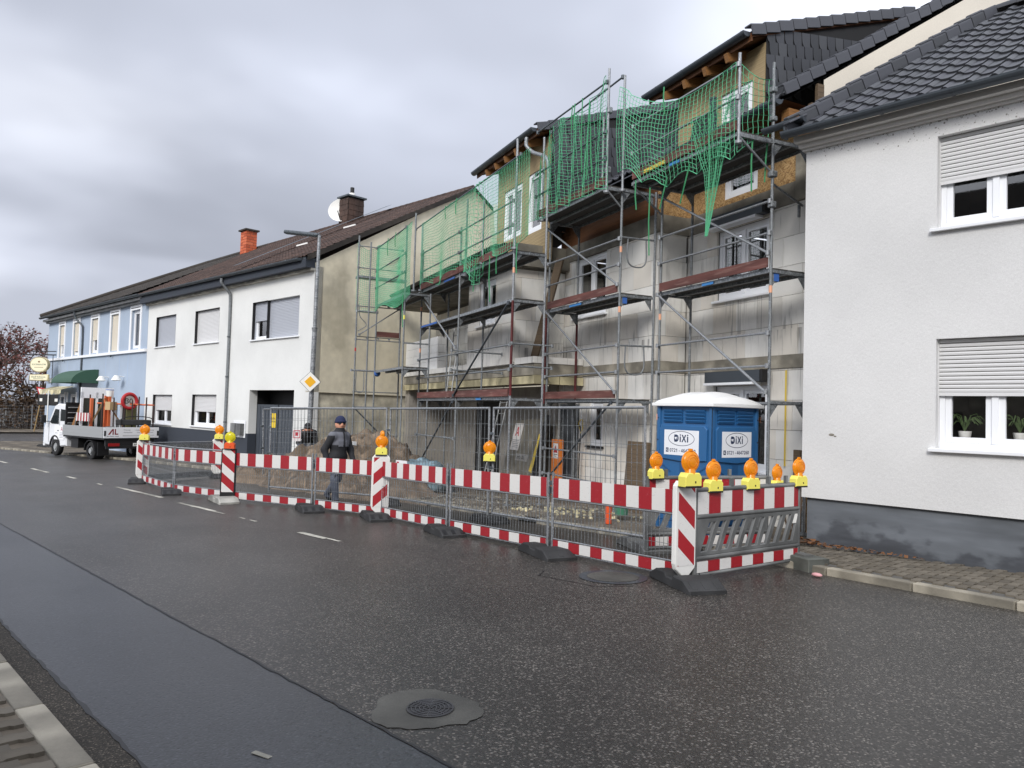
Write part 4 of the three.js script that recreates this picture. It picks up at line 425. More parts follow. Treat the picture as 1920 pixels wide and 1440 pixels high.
net('large net sagging below the top deck of the right scaffold bay', (u, v) => { const s = lerp(12.1, 8.85, u), sc = Math.abs(Math.sin(u * Math.PI * 4.1)), top = lerp(8.05, 7.22, u) - 0.42 * Math.sin(u * Math.PI) + (u < 0.12 ? 0.05 : 0); const bot = lerp(6.5, 5.8, Math.min(1, u * 2.4)) + 0.16 * sc - 0.05; return [-s, lerp(top, bot, v), -7.56 + 0.1 * Math.sin(v * Math.PI) * (0.6 + 0.4 * Math.sin(u * 5))]; }, 3.3, 1.75, { cell: 0.1, r: 0.0046, base: [-10.5, 6, -7.5], straps: [[11.4, 6.1, -7.5, 0.55, 0.05], [10.95, 5.85, -7.5, 1.2, 0.03], [10.45, 5.9, -7.5, 0.5, -0.18], [9.85, 5.95, -7.5, 0.6, -0.22], [10.6, 7.5, -7.5, 0.5, 0.05]] });
net('net bunched into a long tail hanging at the right scaffold corner', (u, v) => { const k = v < 0.45 ? lerp(1, 0.34, v / 0.45) : lerp(0.34, 0.05, (v - 0.45) / 0.55), s = 9.3 + 0.05 * v + (u - 0.5) * -1.05 * k + 0.18 * v * v; return [-s, lerp(lerp(6.6, 6.95, u), 4.72, Math.pow(v, 0.95)), -7.6 + (u - 0.5) * -0.2 * k + 0.09 * Math.sin(u * 17 + v * 5) * k]; }, 1.25, 2.3, { cell: 0.06, r: 0.0042, base: [-9.3, 5.5, -7.6] });
net('short net closing the right end of the top scaffold deck', (u, v) => [-8.85 - 0.0, lerp(7.25 - 0.14 * u - 0.1 * Math.sin(u * Math.PI), 6.15 + 0.1 * Math.sin(u * 3) - 0.3 * (1 - u) * 1, v), lerp(-7.6, -8.3, u)], 0.72, 1.1, { cell: 0.11, base: [-8.8, 6, -7.9], straps: [[8.85, 6.2, -8.2, 0.7, -0.05], [8.85, 6.2, -7.9, 0.9, 0]] });
{ const v = (s, y, q) => { const p = E3(-s, y, q).applyAxisAngle(E3(0, 1, 0), TH); return [p.x, p.y, p.z]; }; const o = solo('drain_pipe', [tube(v(9.92, 7.16, -8.0), v(10.02, 6.2, -8.1), 0.055, 14), tube(v(9.92, 7.16, -8.0), v(9.922, 7.13, -8.002), 0.062, 14)], M.darkZinc, 'black pipe leaning out over the net on the right scaffold', 'pipe'); }
// loose things inside the scaffold
const toW = (s, y, q) => { const p = E3(-s, y, q).applyAxisAngle(E3(0, 1, 0), TH); return [p.x, p.y, p.z]; };
function ladder(label, s, q, y0, y1, lean, w, dx = 0) { const l = thing('ladder', label, 'ladder', toW(s, y0, q), TH); const H = y1 - y0; for (const x of [-w / 2, w / 2]) mesh('stile', [tube([x, 0, 0], [x + dx, H, -lean], 0.018, 6)], M.alu, l); for (let y = 0.25; y < H - 0.05; y += 0.28) mesh('rung', tube([-w / 2 + dx * y / H, y, -lean * y / H], [w / 2 + dx * y / H, y, -lean * y / H], 0.013, 6), M.alu, l); return l; }
ladder('aluminium ladder leaning under the balcony slab', 17.6, -7.3, -0.1, 2.5, 0.5, 0.42, 0.12); ladder('aluminium ladder standing on the balcony scaffold deck by the white blocks', 19.4, -6.9, 2.0, 4.15, 0.25, 0.4, -0.12);
solo('wooden_plank', [(() => { const g = box(0.22, 2.7, 0.05); const q = new THREE.Quaternion().setFromUnitVectors(E3(0, 1, 0), E3(0.26, 0.93, -0.05).normalize()); g.applyQuaternion(q); g.translate(...toW(15.75, 4.15, -7.95)); return g; })()], M.woodGrey, 'weathered plank leaning in the corner above the balcony slab', 'plank');
{ const w = thing('leaning_board', 'grey panel leaning under the balcony slab with yellow smears', 'board', toW(17.2, 0, -7.95), TH); mesh('panel', box(1.9, 1.75, 0.03, 0, 0.85, -0.2, -0.22, 0, 0.06), M.greyCement, w); mesh('smear', [box(0.16, 0.95, 0.01, 0.78, 0.9, -0.17, -0.22, 0, -0.12)], M.yellowHose, w); for (const x of [1.02, 1.12, 1.2]) mesh('dark_board', box(0.06, 1.9, 0.03, x, 0.9, -0.1, -0.2, 0, -0.05), M.black, w); const sgn = printMat(canvasTex(128, 192, (g, a, b) => { g.fillStyle = '#d8d4d0'; g.fillRect(0, 0, a, b); g.fillStyle = '#b03036'; g.font = 'bold 90px sans-serif'; g.fillText('A', 30, 90); g.fillStyle = '#6a6a70'; for (let i = 0; i < 5; i++) g.fillRect(20, 120 + i * 12, 90, 4); })); const pg = new THREE.PlaneGeometry(0.5, 0.7); pg.rotateX(-0.22); pg.translate(-0.5, 1.25, -0.26); mesh('notice', pg, sgn, w); const bump = printMat(canvasTex(256, 64, (g, a, b) => { g.fillStyle = '#9a9792'; g.fillRect(0, 0, a, b); g.strokeStyle = '#3a3a3a'; g.lineWidth = 3; g.font = '40px sans-serif'; g.strokeText('mrtu 200', 20, 46); })); const p2 = new THREE.PlaneGeometry(0.7, 0.18); p2.rotateX(-0.22); p2.translate(0.05, 0.75, -0.15); mesh('scribble', p2, bump, w); }
{ const o = thing('orange_hoarding', 'narrow orange board with a warning print beside the grey door', 'board', toW(15.35, -0.0, -8.15), TH); mesh('panel', rbox(0.42, 1.28, 0.09, 0.012, 0, 0.64, 0), M.orangeBoard, o); const pg = new THREE.PlaneGeometry(0.26, 0.34); pg.translate(0, 1.02, 0.048); mesh('print', pg, printMat(canvasTex(96, 128, (g) => { g.fillStyle = '#e8e4de'; g.fillRect(0, 0, 96, 128); g.fillStyle = '#b02a2e'; g.beginPath(); g.moveTo(48, 12); g.lineTo(84, 80); g.lineTo(12, 80); g.fill(); g.fillStyle = '#333'; g.fillRect(14, 92, 68, 6); g.fillRect(14, 106, 50, 6); })), o); }
{ const o = thing('shutter_motor_cable', 'black cable hanging with a yellow coil beside the narrow window', 'cable', toW(14.95, 0, -8.5), TH); mesh('cable', [path([[0.0, 0.0, 0], [0.02, 0.5, 0.02], [0.06, 1.1, 0.03], [0.1, 1.5, 0.03]], 0.014, 6, 24), path([[-0.25, 1.62, -0.05], [-0.08, 1.64, 0.02], [0.08, 1.58, 0.04], [0.1, 1.45, 0.03]], 0.016, 6, 24)], M.black, o); mesh('coil', [path([[0.1, 1.45, 0.03], [0.03, 1.68, 0.05], [0.18, 1.75, 0.05], [0.2, 1.55, 0.05], [0.12, 1.45, 0.05]], 0.012, 6, 24)], M.yellowHose, o); }
{ const o = solo('formwork_panel', [(() => { const g = box(0.7, 1.5, 0.06); g.rotateX(-0.08); g.rotateY(TH); g.translate(...toW(12.35, 0.62, -8.28)); return g; })()], M.woodGrey, 'brown board leaning left of the blue toilets', 'board'); solo('narrow_plank', [(() => { const g = box(0.14, 1.3, 0.05); g.rotateY(TH); g.translate(...toW(9.05, 0.75, -9.1)); return g; })()], M.woodGrey, 'dark narrow board standing against the neighbour wall behind the last lamp', 'plank'); }

// ---------------------------------------------------------------- rubber feet, barriers, beacons, lamps
function footGeo(L = 0.84, W = 0.4) { const p = [[-L / 2, 0], [-L / 2, 0.035], [-L * 0.34, 0.11], [-L * 0.11, 0.115], [-L * 0.08, 0.075], [L * 0.08, 0.075], [L * 0.11, 0.115], [L * 0.34, 0.11], [L / 2, 0.035], [L / 2, 0]]; const g = ext(p, W - 0.03, [], 0.012); g.translate(0, 0, -W / 2 + 0.015); return g; }
function rubberFoot(label, x, z, ry, o = {}) { const f = thing('rubber_foot', label, 'barrier foot', [x, gy(x) + 0.005 + (o.dy || 0), z], ry, 'rubber feet of the barriers and fences'); const L = o.L ?? 0.84, m = o.m ?? M.rubber; mesh('block', footGeo(L, o.W ?? 0.4), m, f); const rb = []; for (const sx of [-1, 1]) { for (const k of [-0.14, 0, 0.14]) rb.push(box(L * 0.13, 0.012, 0.06, sx * L * 0.425, 0.0795, k, 0, 0, sx * -0.47)); } for (const k of rb) mesh('pocket', k, o.plain ? m : M.black, f); mesh('slot', [box(0.1, 0.01, 0.1, -L * 0.22, 0.112, 0), box(0.1, 0.01, 0.1, L * 0.22, 0.112, 0), box(0.07, 0.006, 0.07, 0, 0.078, 0)], M.black, f); return f; }  // pockets and slots are raised boxes; shade inside the holes painted as black
function barrier(label, a, b, o = {}) { // steel mesh barrier with striped boards
  const L = Math.hypot(b[0] - a[0], b[1] - a[1]), g = along(thing('mesh_barrier', label, 'barrier', [0, 0, 0], 0, 'striped mesh barriers along the road'), a, b), e = 0.045;
  mesh('post', [tube([e, 0.06, 0], [e, 1.09, 0], 0.02)], M.galv, g); mesh('post', [tube([L - e, 0.06, 0], [L - e, 1.09, 0], 0.02)], M.galv, g);
  for (const y of [0.745, 0.215, 0.06]) mesh('rail', tube([e, y, 0], [L - e, y, 0], y === 0.745 ? 0.014 : 0.01, 6), M.galv, g); if (o.rail) mesh('rail', tube([e, 1.05, 0], [L - e, 1.05, 0], 0.017), M.galv, g);
  mesh('striped_board', box(L - 0.14, 0.255, 0.022, L / 2, 0.89, 0.006), o.mA ?? M.boardA, g); mesh('striped_board', box(L - 0.14, 0.125, 0.018, L / 2, 0.137, 0.006), o.mB ?? M.boardA, g);
  const w = []; for (let x = e + 0.06; x < L - e; x += 0.06) w.push(box(0.0045, 0.52, 0.0045, x, 0.48, 0)); for (const y of [0.4, 0.58]) w.push(box(L - 2 * e, 0.0045, 0.0045, L / 2, y, 0.004)); stuff(mesh('wire_mesh', w, M.galvDull, g)); mesh('hinge', [box(0.03, 0.1, 0.03, L - 0.012, 0.85, 0), box(0.03, 0.06, 0.03, 0.012, 0.95, 0)], M.zinc, g); return g;
}
const BP = [[-4.9, -7.3], [-7.0, -7.43], [-9.3, -7.54], [-11.4, -7.68], [-13.2, -7.36], [-15.5, -6.78], [-17.9, -6.42], [-21.2, -6.78]];
barrier('striped mesh barrier nearest the camera, ending at the right-hand beacon', BP[1], BP[0], { mA: M.boardA, mB: M.boardA });
barrier('second striped mesh barrier from the right, in front of the kerb', BP[2], BP[1], { mA: M.boardA, mB: M.boardA });
barrier('third striped mesh barrier from the right, right of the middle beacon', BP[3], BP[2], { mA: M.boardA, mB: M.boardA });
barrier('striped mesh barrier in front of the walking man', BP[4], BP[3], { mA: M.boardD, mB: M.boardD });
barrier('striped mesh barrier in front of the foot of the sand heap', BP[5], BP[4], { mA: M.boardD, mB: M.boardD });
barrier('striped mesh barrier left of the dark-edged beacon', BP[6], BP[5], { mA: M.boardD, mB: M.boardD, rail: true });
barrier('far left striped mesh barrier starting at the leftmost beacon', BP[7], BP[6], { mA: M.boardA, mB: M.boardA, rail: true });
{ const g = barrier('far cross barrier seen from behind, between the two far beacons', [-21.3, -6.95], [-22.1, -9.1], { rail: true, mA: M.galvDull, mB: M.galvDull }); }
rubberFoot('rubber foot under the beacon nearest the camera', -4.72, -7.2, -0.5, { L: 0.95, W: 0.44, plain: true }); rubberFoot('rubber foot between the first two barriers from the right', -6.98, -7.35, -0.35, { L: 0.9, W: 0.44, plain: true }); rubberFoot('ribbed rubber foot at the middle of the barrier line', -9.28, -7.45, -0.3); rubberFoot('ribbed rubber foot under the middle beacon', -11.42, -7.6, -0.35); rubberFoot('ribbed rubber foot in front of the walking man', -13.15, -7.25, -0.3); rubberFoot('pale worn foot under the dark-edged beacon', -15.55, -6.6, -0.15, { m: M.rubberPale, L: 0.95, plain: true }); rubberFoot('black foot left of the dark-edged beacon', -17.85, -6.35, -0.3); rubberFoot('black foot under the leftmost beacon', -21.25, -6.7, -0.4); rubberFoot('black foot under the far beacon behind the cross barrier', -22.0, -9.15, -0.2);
function plasticBarrier(label, a, b, o = {}) { // grey plastic barrier with slanted openings
  const L = Math.hypot(b[0] - a[0], b[1] - a[1]), g = along(thing('plastic_barrier', label, 'barrier', [0, 0, 0], 0, 'grey plastic barriers with slanted openings'), a, b);
  const sl = []; const n = Math.round((L - 0.2) / 0.19); for (let i = 0; i < n; i++) { const x = 0.1 + i * (L - 0.2) / n; const X = (t) => Math.min(Math.max(x + t, 0.06), L - 0.06); sl.push([[X(0.0), 0.335], [X(0.115), 0.335], [X(0.27), 0.665], [X(0.155), 0.665]]); } const pn = ext(rect(0.03, L - 0.03, 0.3, 0.7), 0.03, sl.filter((q) => q[2][0] - q[3][0] > 0.04), 0.004); pn.translate(0, 0, -0.015); mesh('slotted_panel', pn, M.greyPlastic, g);
  for (const y of [0.27, 0.73, 1.03, 0.085]) mesh('tube_rail', tube([0.02, y, 0], [L - 0.02, y, 0], y > 0.2 ? 0.028 : 0.02, 10), M.greyPlastic, g); mesh('post', tube([0.03, 0.06, 0], [0.03, 1.05, 0], 0.026, 10), M.greyPlastic, g); mesh('post', tube([L - 0.03, 0.0, 0], [L - 0.03, 1.05, 0], 0.026, 10), M.greyPlastic, g);
  mesh('striped_board', box(L - 0.08, 0.25, 0.026, L / 2, 0.882, 0), o.m ?? M.boardC, g); mesh('striped_board', box(L - 0.08, 0.12, 0.026, L / 2, 0.17, 0), o.m ?? M.boardC, g); for (let i = 0; i < 5; i++) mesh('lamp_socket', box(0.04, 0.09, 0.04, 0.3 + i * (L - 0.6) / 4, 1.1, 0), M.greyPlastic, g); const lb = new THREE.PlaneGeometry(0.12, 0.14); lb.translate(L - 0.13, 0.62, 0.018); mesh('paper_label', lb, M.whitePlastic, g); return g; }
plasticBarrier('grey plastic barrier with slanted slots across the right end', [-4.72, -7.32], [-4.46, -9.32]);
plasticBarrier('striped plastic barrier in front of the blue toilet', [-6.2, -8.45], [-5.32, -10.15], { m: M.boardD });
{ const b = thing('concrete_foot', 'grey concrete block under the right end of the slotted barrier', 'barrier foot', [-4.5, gy(-4.5), -9.3], -0.42); mesh('block', (() => { const g = ext([[-0.42, 0], [-0.3, 0], [-0.3, 0.06], [-0.16, 0.06], [-0.16, 0], [0.42, 0], [0.42, 0.15], [-0.42, 0.15]], 0.3, [], 0.008); g.translate(0, 0, -0.15); return g; })(), mat(col(112, 116, 112), 0.9, { map: T.mottle, bumpMap: T.grain, bumpScale: 0.003 }), b); mesh('top_ridges', [box(0.3, 0.025, 0.14, 0.1, 0.165, 0), box(0.16, 0.02, 0.1, -0.22, 0.16, 0)], M.rubberGrey, b); }
function lamp(label, pos, ry, o = {}) { const l = thing('warning_lamp', label, 'warning lamp', pos, ry, 'warning lamps on the barriers'); mesh('housing', [(() => { const g = ext([[-0.095, 0], [0.095, 0], [0.095, 0.085], [0.07, 0.118], [-0.07, 0.118], [-0.095, 0.085]], 0.1, [], 0.008); g.translate(0, 0.012, -0.05); return g; })()], o.hm ?? M.lampYellow, l); mesh('base', rbox(0.2, 0.022, 0.12, 0.006, 0, 0.004, 0), M.black, l); const lm = o.lm ?? M.orangeLens, yl = 0.245; const prof = []; for (let i = 0; i <= 8; i++) { const t = i / 8; prof.push(new THREE.Vector2(Math.sin(t * Math.PI / 2) * 0.1 + 0.0001, Math.cos(t * Math.PI / 2) * 0.042)); } const half = new THREE.LatheGeometry(prof, 24), h2 = half.clone(); half.rotateX(Math.PI / 2); h2.rotateX(-Math.PI / 2); half.translate(0, yl, 0); h2.translate(0, yl, 0); mesh('lens', [half, h2], lm, l); mesh('lens_rim', [(() => { const t = new THREE.TorusGeometry(0.101, 0.011, 6, 28); t.translate(0, yl, 0); return t; })(), cyl(0.045, 0.06, 0.05, 12, 0, 0.15, 0), cyl(0.022, 0.022, 0.02, 8, 0, yl + 0.116, 0), ...[0.07, 0.045].map((r) => { const t = new THREE.TorusGeometry(r, 0.003, 5, 24); t.translate(0, yl, 0.034 + (0.07 - r) * 0.2); return t; })], lm, l); mesh('button', [box(0.012, 0.02, 0.004, 0.02, 0.05, 0.0605)], M.black, l); if (o.k) l.scale.setScalar(o.k); return l; }
function beacon(label, x, z, ry, o = {}) { const b = thing('guide_beacon', label, 'guide beacon', [x, gy(x), z], ry, 'red and white guide beacons'); const w = 0.15, y0 = 0.1, y1 = 1.13; const sh = o.flat ? rect(-w + 0.01, w - 0.01, y0, y1 - 0.03) : [[-0.03, y0 - 0.01], [0.03, y0 - 0.01], [w - 0.02, y0 + 0.08], [w, y0 + 0.14], [w, y1 - 0.05], [w - 0.04, y1], [-w + 0.04, y1], [-w, y1 - 0.05], [-w, y0 + 0.14], [-w + 0.02, y0 + 0.08]]; const g = ext(sh, 0.05, [], 0.008); g.translate(0, 0, -0.025); mesh('body', g, o.body ?? M.whitePlastic, b); for (const s of [1, -1]) { const p = new THREE.PlaneGeometry(0.245, 0.88); if (s < 0) p.rotateY(Math.PI); p.translate(0, 0.65, s * 0.0365); mesh('striped_face', p, o.up ? M.beaconUp : M.beaconDown, b); } mesh('stem', [box(0.06, 0.12, 0.06, 0, 0.06, 0)], M.black, b); return b; }
beacon('white-edged beacon nearest the camera at the corner of the barriers', -4.76, -7.2, 1.36); lamp('orange lamp on the beacon nearest the camera', [-4.66, gy(-4.7) + 1.08, -7.14], 1.3, { k: 1.12 });
beacon('beacon with rising stripes in the middle of the barrier line', -11.4, -7.66, 0.95, { up: true }); lamp('orange lamp with a second small lens on the middle beacon', [-11.4, gy(-11.4) + 1.13, -7.66], 0.95); { const o = solo('lamp_lens', [sph(0.06, -11.42, gy(-11.4) + 1.5, -7.68, 1, 1.15, 0.6)], M.orangeLens, 'small orange lens on top of the middle beacon lamp', 'warning lamp'); }
beacon('dark-edged beacon left of the sand heap', -15.52, -6.66, 1.0, { flat: true, body: M.dark }); lamp('yellow lens lamp on the dark-edged beacon', [-15.5, gy(-15.5) + 1.1, -6.66], 0.9, { lm: M.yellowLens, hm: M.orangeRed });
beacon('leftmost beacon beside the parked truck', -21.25, -6.8, 1.15); lamp('orange lamp on the leftmost beacon beside the truck', [-21.2, gy(-21.2) + 1.12, -6.8], 1.0, { k: 1.15 });
beacon('white beacon behind the cross barrier by the white house', -22.0, -9.1, 1.1); lamp('orange lamp on the far beacon by the white house', [-21.95, gy(-22) + 1.12, -9.1], 1.0, { k: 1.15 });
{ const at = (t) => [lerp(-4.72, -4.46, t), lerp(-7.32, -9.32, t)]; for (const [t, lab] of [[0.16, 'left of the three lamps on the slotted barrier'], [0.5, 'middle of the three lamps on the slotted barrier'], [0.985, 'right lamp on the slotted barrier, against the white wall']]) { const [x, z] = at(t); lamp(lab, [x, gy(x) + 1.0, z], 1.3, {}); } }
lamp('orange lamp behind the nearest mesh barrier, left of the toilet barrier', [-6.12, gy(-6.3) + 1.02, -8.55], 1.3); lamp('orange lamp half hidden at the right end of the toilet barrier', [-5.22, gy(-5.5) + 0.86, -10.2], 1.4);
// ---------------------------------------------------------------- tall site fence
function sitePanel(label, a, b, o = {}) { const L = Math.hypot(b[0] - a[0], b[1] - a[1]), g = along(thing('site_fence_panel', label, 'fence', [0, 0, 0], 0, 'tall mesh site fence panels'), a, b); mesh('post', tube([0.03, 0.05, 0], [0.03, 2.02, 0], 0.021), M.galv, g); mesh('post', tube([L - 0.03, 0.05, 0], [L - 0.03, 2.02, 0], 0.021), M.galv, g); mesh('rail', tube([0.03, 2.0, 0], [L - 0.03, 2.0, 0], 0.021), M.galv, g); mesh('rail', tube([0.03, 0.16, 0], [L - 0.03, 0.16, 0], 0.021), M.galv, g); const w = []; for (let x = 0.13; x < L - 0.05; x += 0.1) w.push(box(0.0055, 1.84, 0.0055, x, 1.08, 0)); for (let y = 0.42; y < 2; y += 0.26) w.push(box(L - 0.08, 0.0055, 0.0055, L / 2, y, 0.004)); stuff(mesh('wire_mesh', w, M.galvDull, g)); mesh('clamp', [rbox(0.09, 0.05, 0.05, 0.01, 0.0, 1.55, 0), rbox(0.09, 0.05, 0.05, 0.01, 0.0, 0.95, 0)], M.zinc, g); return g; }
sitePanel('tall site fence panel left of the blue toilet', [-9.9, -8.98], [-6.5, -8.88]); sitePanel('tall site fence panel in front of the leaning ladder', [-13.25, -9.1], [-9.97, -8.99]); sitePanel('tall site fence panel behind the walking man', [-16.75, -8.15], [-13.32, -9.11]); sitePanel('swung-open site fence panel behind the sand heap', [-19.7, -9.4], [-19.6, -12.0, 0.1]);
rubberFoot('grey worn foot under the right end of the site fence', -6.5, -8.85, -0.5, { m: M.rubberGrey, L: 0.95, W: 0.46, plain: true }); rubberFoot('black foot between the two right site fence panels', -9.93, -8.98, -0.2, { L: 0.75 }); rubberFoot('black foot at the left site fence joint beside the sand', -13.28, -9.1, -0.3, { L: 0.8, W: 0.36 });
lamp('orange lamp on the tall fence joint in front of the leaning board', [-9.92, gy(-10) + 1.06, -8.92], 0.8);
solo('wire_mesh_sign', (() => { const p = box(0.34, 0.2, 0.006); p.rotateY(0.1); p.translate(-12.75, 0.72, -9.06); return [p]; })(), printMat(canvasTex(128, 80, (g) => { g.fillStyle = '#e6e4e6'; g.fillRect(0, 0, 128, 80); g.fillStyle = '#b03040'; g.fillRect(10, 12, 26, 54); g.fillStyle = '#5a5f8a'; g.font = 'bold 18px sans-serif'; g.fillText('HERAS', 46, 36); g.fillRect(46, 48, 66, 6); })), 'small white sign with red mark on the site fence', 'sign');
solo('name_plate', (() => { const p = box(0.3, 0.08, 0.006); p.rotateY(-0.27); p.translate(-14.2, 1.1, -8.84); return [p]; })(), M.whitePlastic, 'white strip plate on the site fence right of the man', 'sign'); solo('notice_sign', (() => { const p = box(0.22, 0.32, 0.006); p.rotateY(0.9); p.translate(-19.55, 1.05, -10.3); return [p]; })(), printMat(canvasTex(64, 96, (g) => { g.fillStyle = '#ded8d8'; g.fillRect(0, 0, 64, 96); g.strokeStyle = '#b03040'; g.lineWidth = 6; g.strokeRect(8, 8, 48, 60); g.fillStyle = '#b03040'; g.fillRect(20, 22, 24, 30); })), 'pale notice with red frame on the open fence panel', 'sign');
// ---------------------------------------------------------------- portable toilets
{ // one cabin standing corner-on: two faces with louvres, raised sign panel and lettering
  const w = 1.12, h = 1.95, g = thing('portable_toilet', 'blue portable toilet with white domed roof standing corner-on', 'portable toilet', [-6.13, gy(-6.13) + 0.1, -9.95], -0.139);
  // local: near corner at the origin, left face along -x (faces +z), right face along -z (faces +x)
  mesh('body', [bb(-w + 0.03, -0.03, 0.02, h, -w + 0.03, -0.03), rbox(0.07, h, 0.07, 0.02, -0.035, h / 2, -0.035), rbox(0.07, h, 0.07, 0.02, -w + 0.035, h / 2, -0.035), rbox(0.07, h, 0.07, 0.02, -0.035, h / 2, -w + 0.035), rbox(0.07, h, 0.07, 0.02, -w + 0.035, h / 2, -w + 0.035)], M.toiletBlue, g); mesh('corner_gap', bb(-0.004, 0.004, 0.05, h - 0.04, -0.004, 0.004), M.black, g);
  const signM = printMat(canvasTex(512, 288, (c) => { c.fillStyle = '#eceef2'; c.fillRect(0, 0, 512, 288); c.strokeStyle = '#232c48'; c.lineWidth = 6; c.beginPath(); c.ellipse(256, 96, 190, 82, 0, 0, 7); c.stroke(); c.fillStyle = '#22304f'; c.font = 'bold 116px sans-serif'; c.textAlign = 'center'; c.fillText('DiXi', 256, 136); c.fillRect(150, 66, 44, 58); c.fillStyle = '#eceef2'; c.beginPath(); c.arc(166, 88, 9, 0, 7); c.arc(181, 88, 9, 0, 7); c.fill(); c.beginPath(); c.moveTo(157, 91); c.lineTo(190, 91); c.lineTo(173.5, 112); c.fill(); c.fillStyle = '#22304f'; c.textAlign = 'left'; c.font = 'bold 56px sans-serif'; c.fillText('0721 - 4647260', 84, 254); c.fillRect(28, 208, 40, 50); c.fillStyle = '#eceef2'; c.beginPath(); c.arc(50, 232, 13, 0.6, 5.2); c.lineTo(44, 232); c.fill(); }), 0.4);
  for (const ry of [0, Math.PI / 2]) { const f = new THREE.Group(); f.name = ry ? 'side_panel' : 'door'; g.add(f); f.rotation.y = ry; const X = ry ? 0 : -w; // face runs x = X..X+w, outward +z
    mesh('leaf', bb(X + 0.075, X + w - 0.075, 0.15, h - 0.3, -0.031, -0.014), M.toiletBlue, f); mesh('raised_panel', [(() => { const s = ext([[X + 0.1, 1.12], [X + w / 2, 1.085], [X + w - 0.1, 1.12], [X + w - 0.09, 1.58], [X + w - 0.14, 1.63], [X + 0.14, 1.63], [X + 0.09, 1.58]], 0.03, [], 0.008); s.translate(0, 0, -0.02); return s; })()], M.toiletBlue, f); mesh('rib', [ext([[X + 0.1, 1.02], [X + 0.3, 0.9], [X + 0.3, 0.925], [X + 0.1, 1.045]], 0.012), ext([[X + w - 0.1, 1.02], [X + w - 0.3, 0.9], [X + w - 0.3, 0.925], [X + w - 0.1, 1.045]], 0.012), ext([[X + w * 0.5 - 0.07, 1.06], [X + w * 0.5 + 0.07, 1.06], [X + w * 0.5 + 0.04, 0.3], [X + w * 0.5 - 0.04, 0.3]], 0.01)].map((q) => { q.translate(0, 0, -0.016); return q; }), M.toiletDark, f); mesh('skirt', [bb(X + 0.08, X + w - 0.08, 0.02, 0.13, -0.031, -0.01)], M.toiletBlue, f);
    for (const c of [0.3, 0.7]) { const n = 'vent'; mesh(n, [bb(X + w * c - 0.19, X + w * c + 0.19, h - 0.27, h - 0.06, -0.031, -0.026)], M.toiletDark, f); for (let i = 0; i < 4; i++) mesh('louvre', box(0.37, 0.036, 0.026, X + w * c, h - 0.245 + i * 0.052, -0.012, 0.55), M.toiletBlue, f); }
    const sg = new THREE.PlaneGeometry(0.7, 0.39); sg.translate(X + w / 2 + (ry ? 0.0 : -0.02), 1.37, 0.0195); mesh('sign', sg, signM, f); mesh('rivet', [0.35, 0.7, 1.05, 1.4, 1.75].map((y) => sph(0.012, ry ? w - 0.035 + X : X + 0.035, y, 0.002, 1, 1, 0.5, 8, 6)), M.black, f); }
  const P = [], I = [], N = 22, e = 0.06, dome = (a, b) => { const k = Math.pow(Math.sin(a * Math.PI), 0.42) * Math.pow(Math.sin(b * Math.PI), 0.42); return h + 0.03 + 0.2 * k + 0.01 * Math.cos(a * 19) * k; }; for (let i = 0; i <= N; i++) for (let j = 0; j <= N; j++) { const a = i / N, b = j / N; P.push(lerp(-w - e, e, a), dome(Math.min(0.9999, Math.max(0.0001, a)), Math.min(0.9999, Math.max(0.0001, b))), lerp(e, -w - e, b)); } for (let i = 0; i < N; i++) for (let j = 0; j < N; j++) { const k = i * (N + 1) + j; I.push(k, k + N + 1, k + 1, k + 1, k + N + 1, k + N + 2); } const rg = new THREE.BufferGeometry(); rg.setAttribute('position', new THREE.Float32BufferAttribute(P, 3)); rg.setAttribute('uv', new THREE.Float32BufferAttribute(new Float32Array(P.length / 3 * 2), 2)); rg.setIndex(I); rg.computeVertexNormals(); mesh('roof', [rg, rbox(w + 2 * e, 0.055, w + 2 * e, 0.012, -w / 2, h + 0.012, -w / 2)], M.toiletRoof, g);
}
// ---------------------------------------------------------------- sand heap, rubble, bag
{ const P = [], I = [], N = 90, K = 56; const hgt = (x, z) => { const a = (x + 17.7) / 3.9, b = (z + 11.0) / 2.35, r = Math.hypot(a, b * 1.05); const c = (x + 14.9) / 1.7, d2 = (z + 10.2) / 1.3, a3 = (x + 20.4) / 1.6, b3 = (z + 9.9) / 1.2; let h = 1.75 * Math.max(0, 1 - r) ** 1.05; h = h > 1.0 ? 1.0 + (h - 1.0) * 0.62 : h; h = Math.max(h, 0.62 * Math.max(0, 1 - Math.hypot(c, d2)) ** 1.1, 0.7 * Math.max(0, 1 - Math.hypot(a3, b3))); const n = fbm(x * 0.09 + 3, z * 0.09 + 3, 16, 5, 301) - 0.5, n2 = fbm(x * 0.22 + 5, z * 0.22 + 5, 16, 3, 311) - 0.5; const k = Math.min(1, h * 3); return h + k * (n * 1.0 + n2 * 0.5) - 0.03; }; for (let i = 0; i <= N; i++) for (let j = 0; j <= K; j++) { const x = lerp(-22.6, -12.6, i / N), z = lerp(-8.35, -13.6, j / K); P.push(x, gy(x) + hgt(x, z) + (z < -9.6 ? 0.05 : 0), z); } for (let i = 0; i < N; i++) for (let j = 0; j < K; j++) { const k = i * (K + 1) + j; I.push(k, k + K + 1, k + 1, k + 1, k + K + 1, k + K + 2); } const g = new THREE.BufferGeometry(); g.setAttribute('position', new THREE.Float32BufferAttribute(P, 3)); g.setIndex(I); g.setAttribute('uv', new THREE.Float32BufferAttribute(new Float32Array(P.length / 3 * 2), 2)); g.computeVertexNormals(); solo('sand_heap', g, M.sand, 'heap of damp brown sand behind the mesh fence', 'sand heap'); }
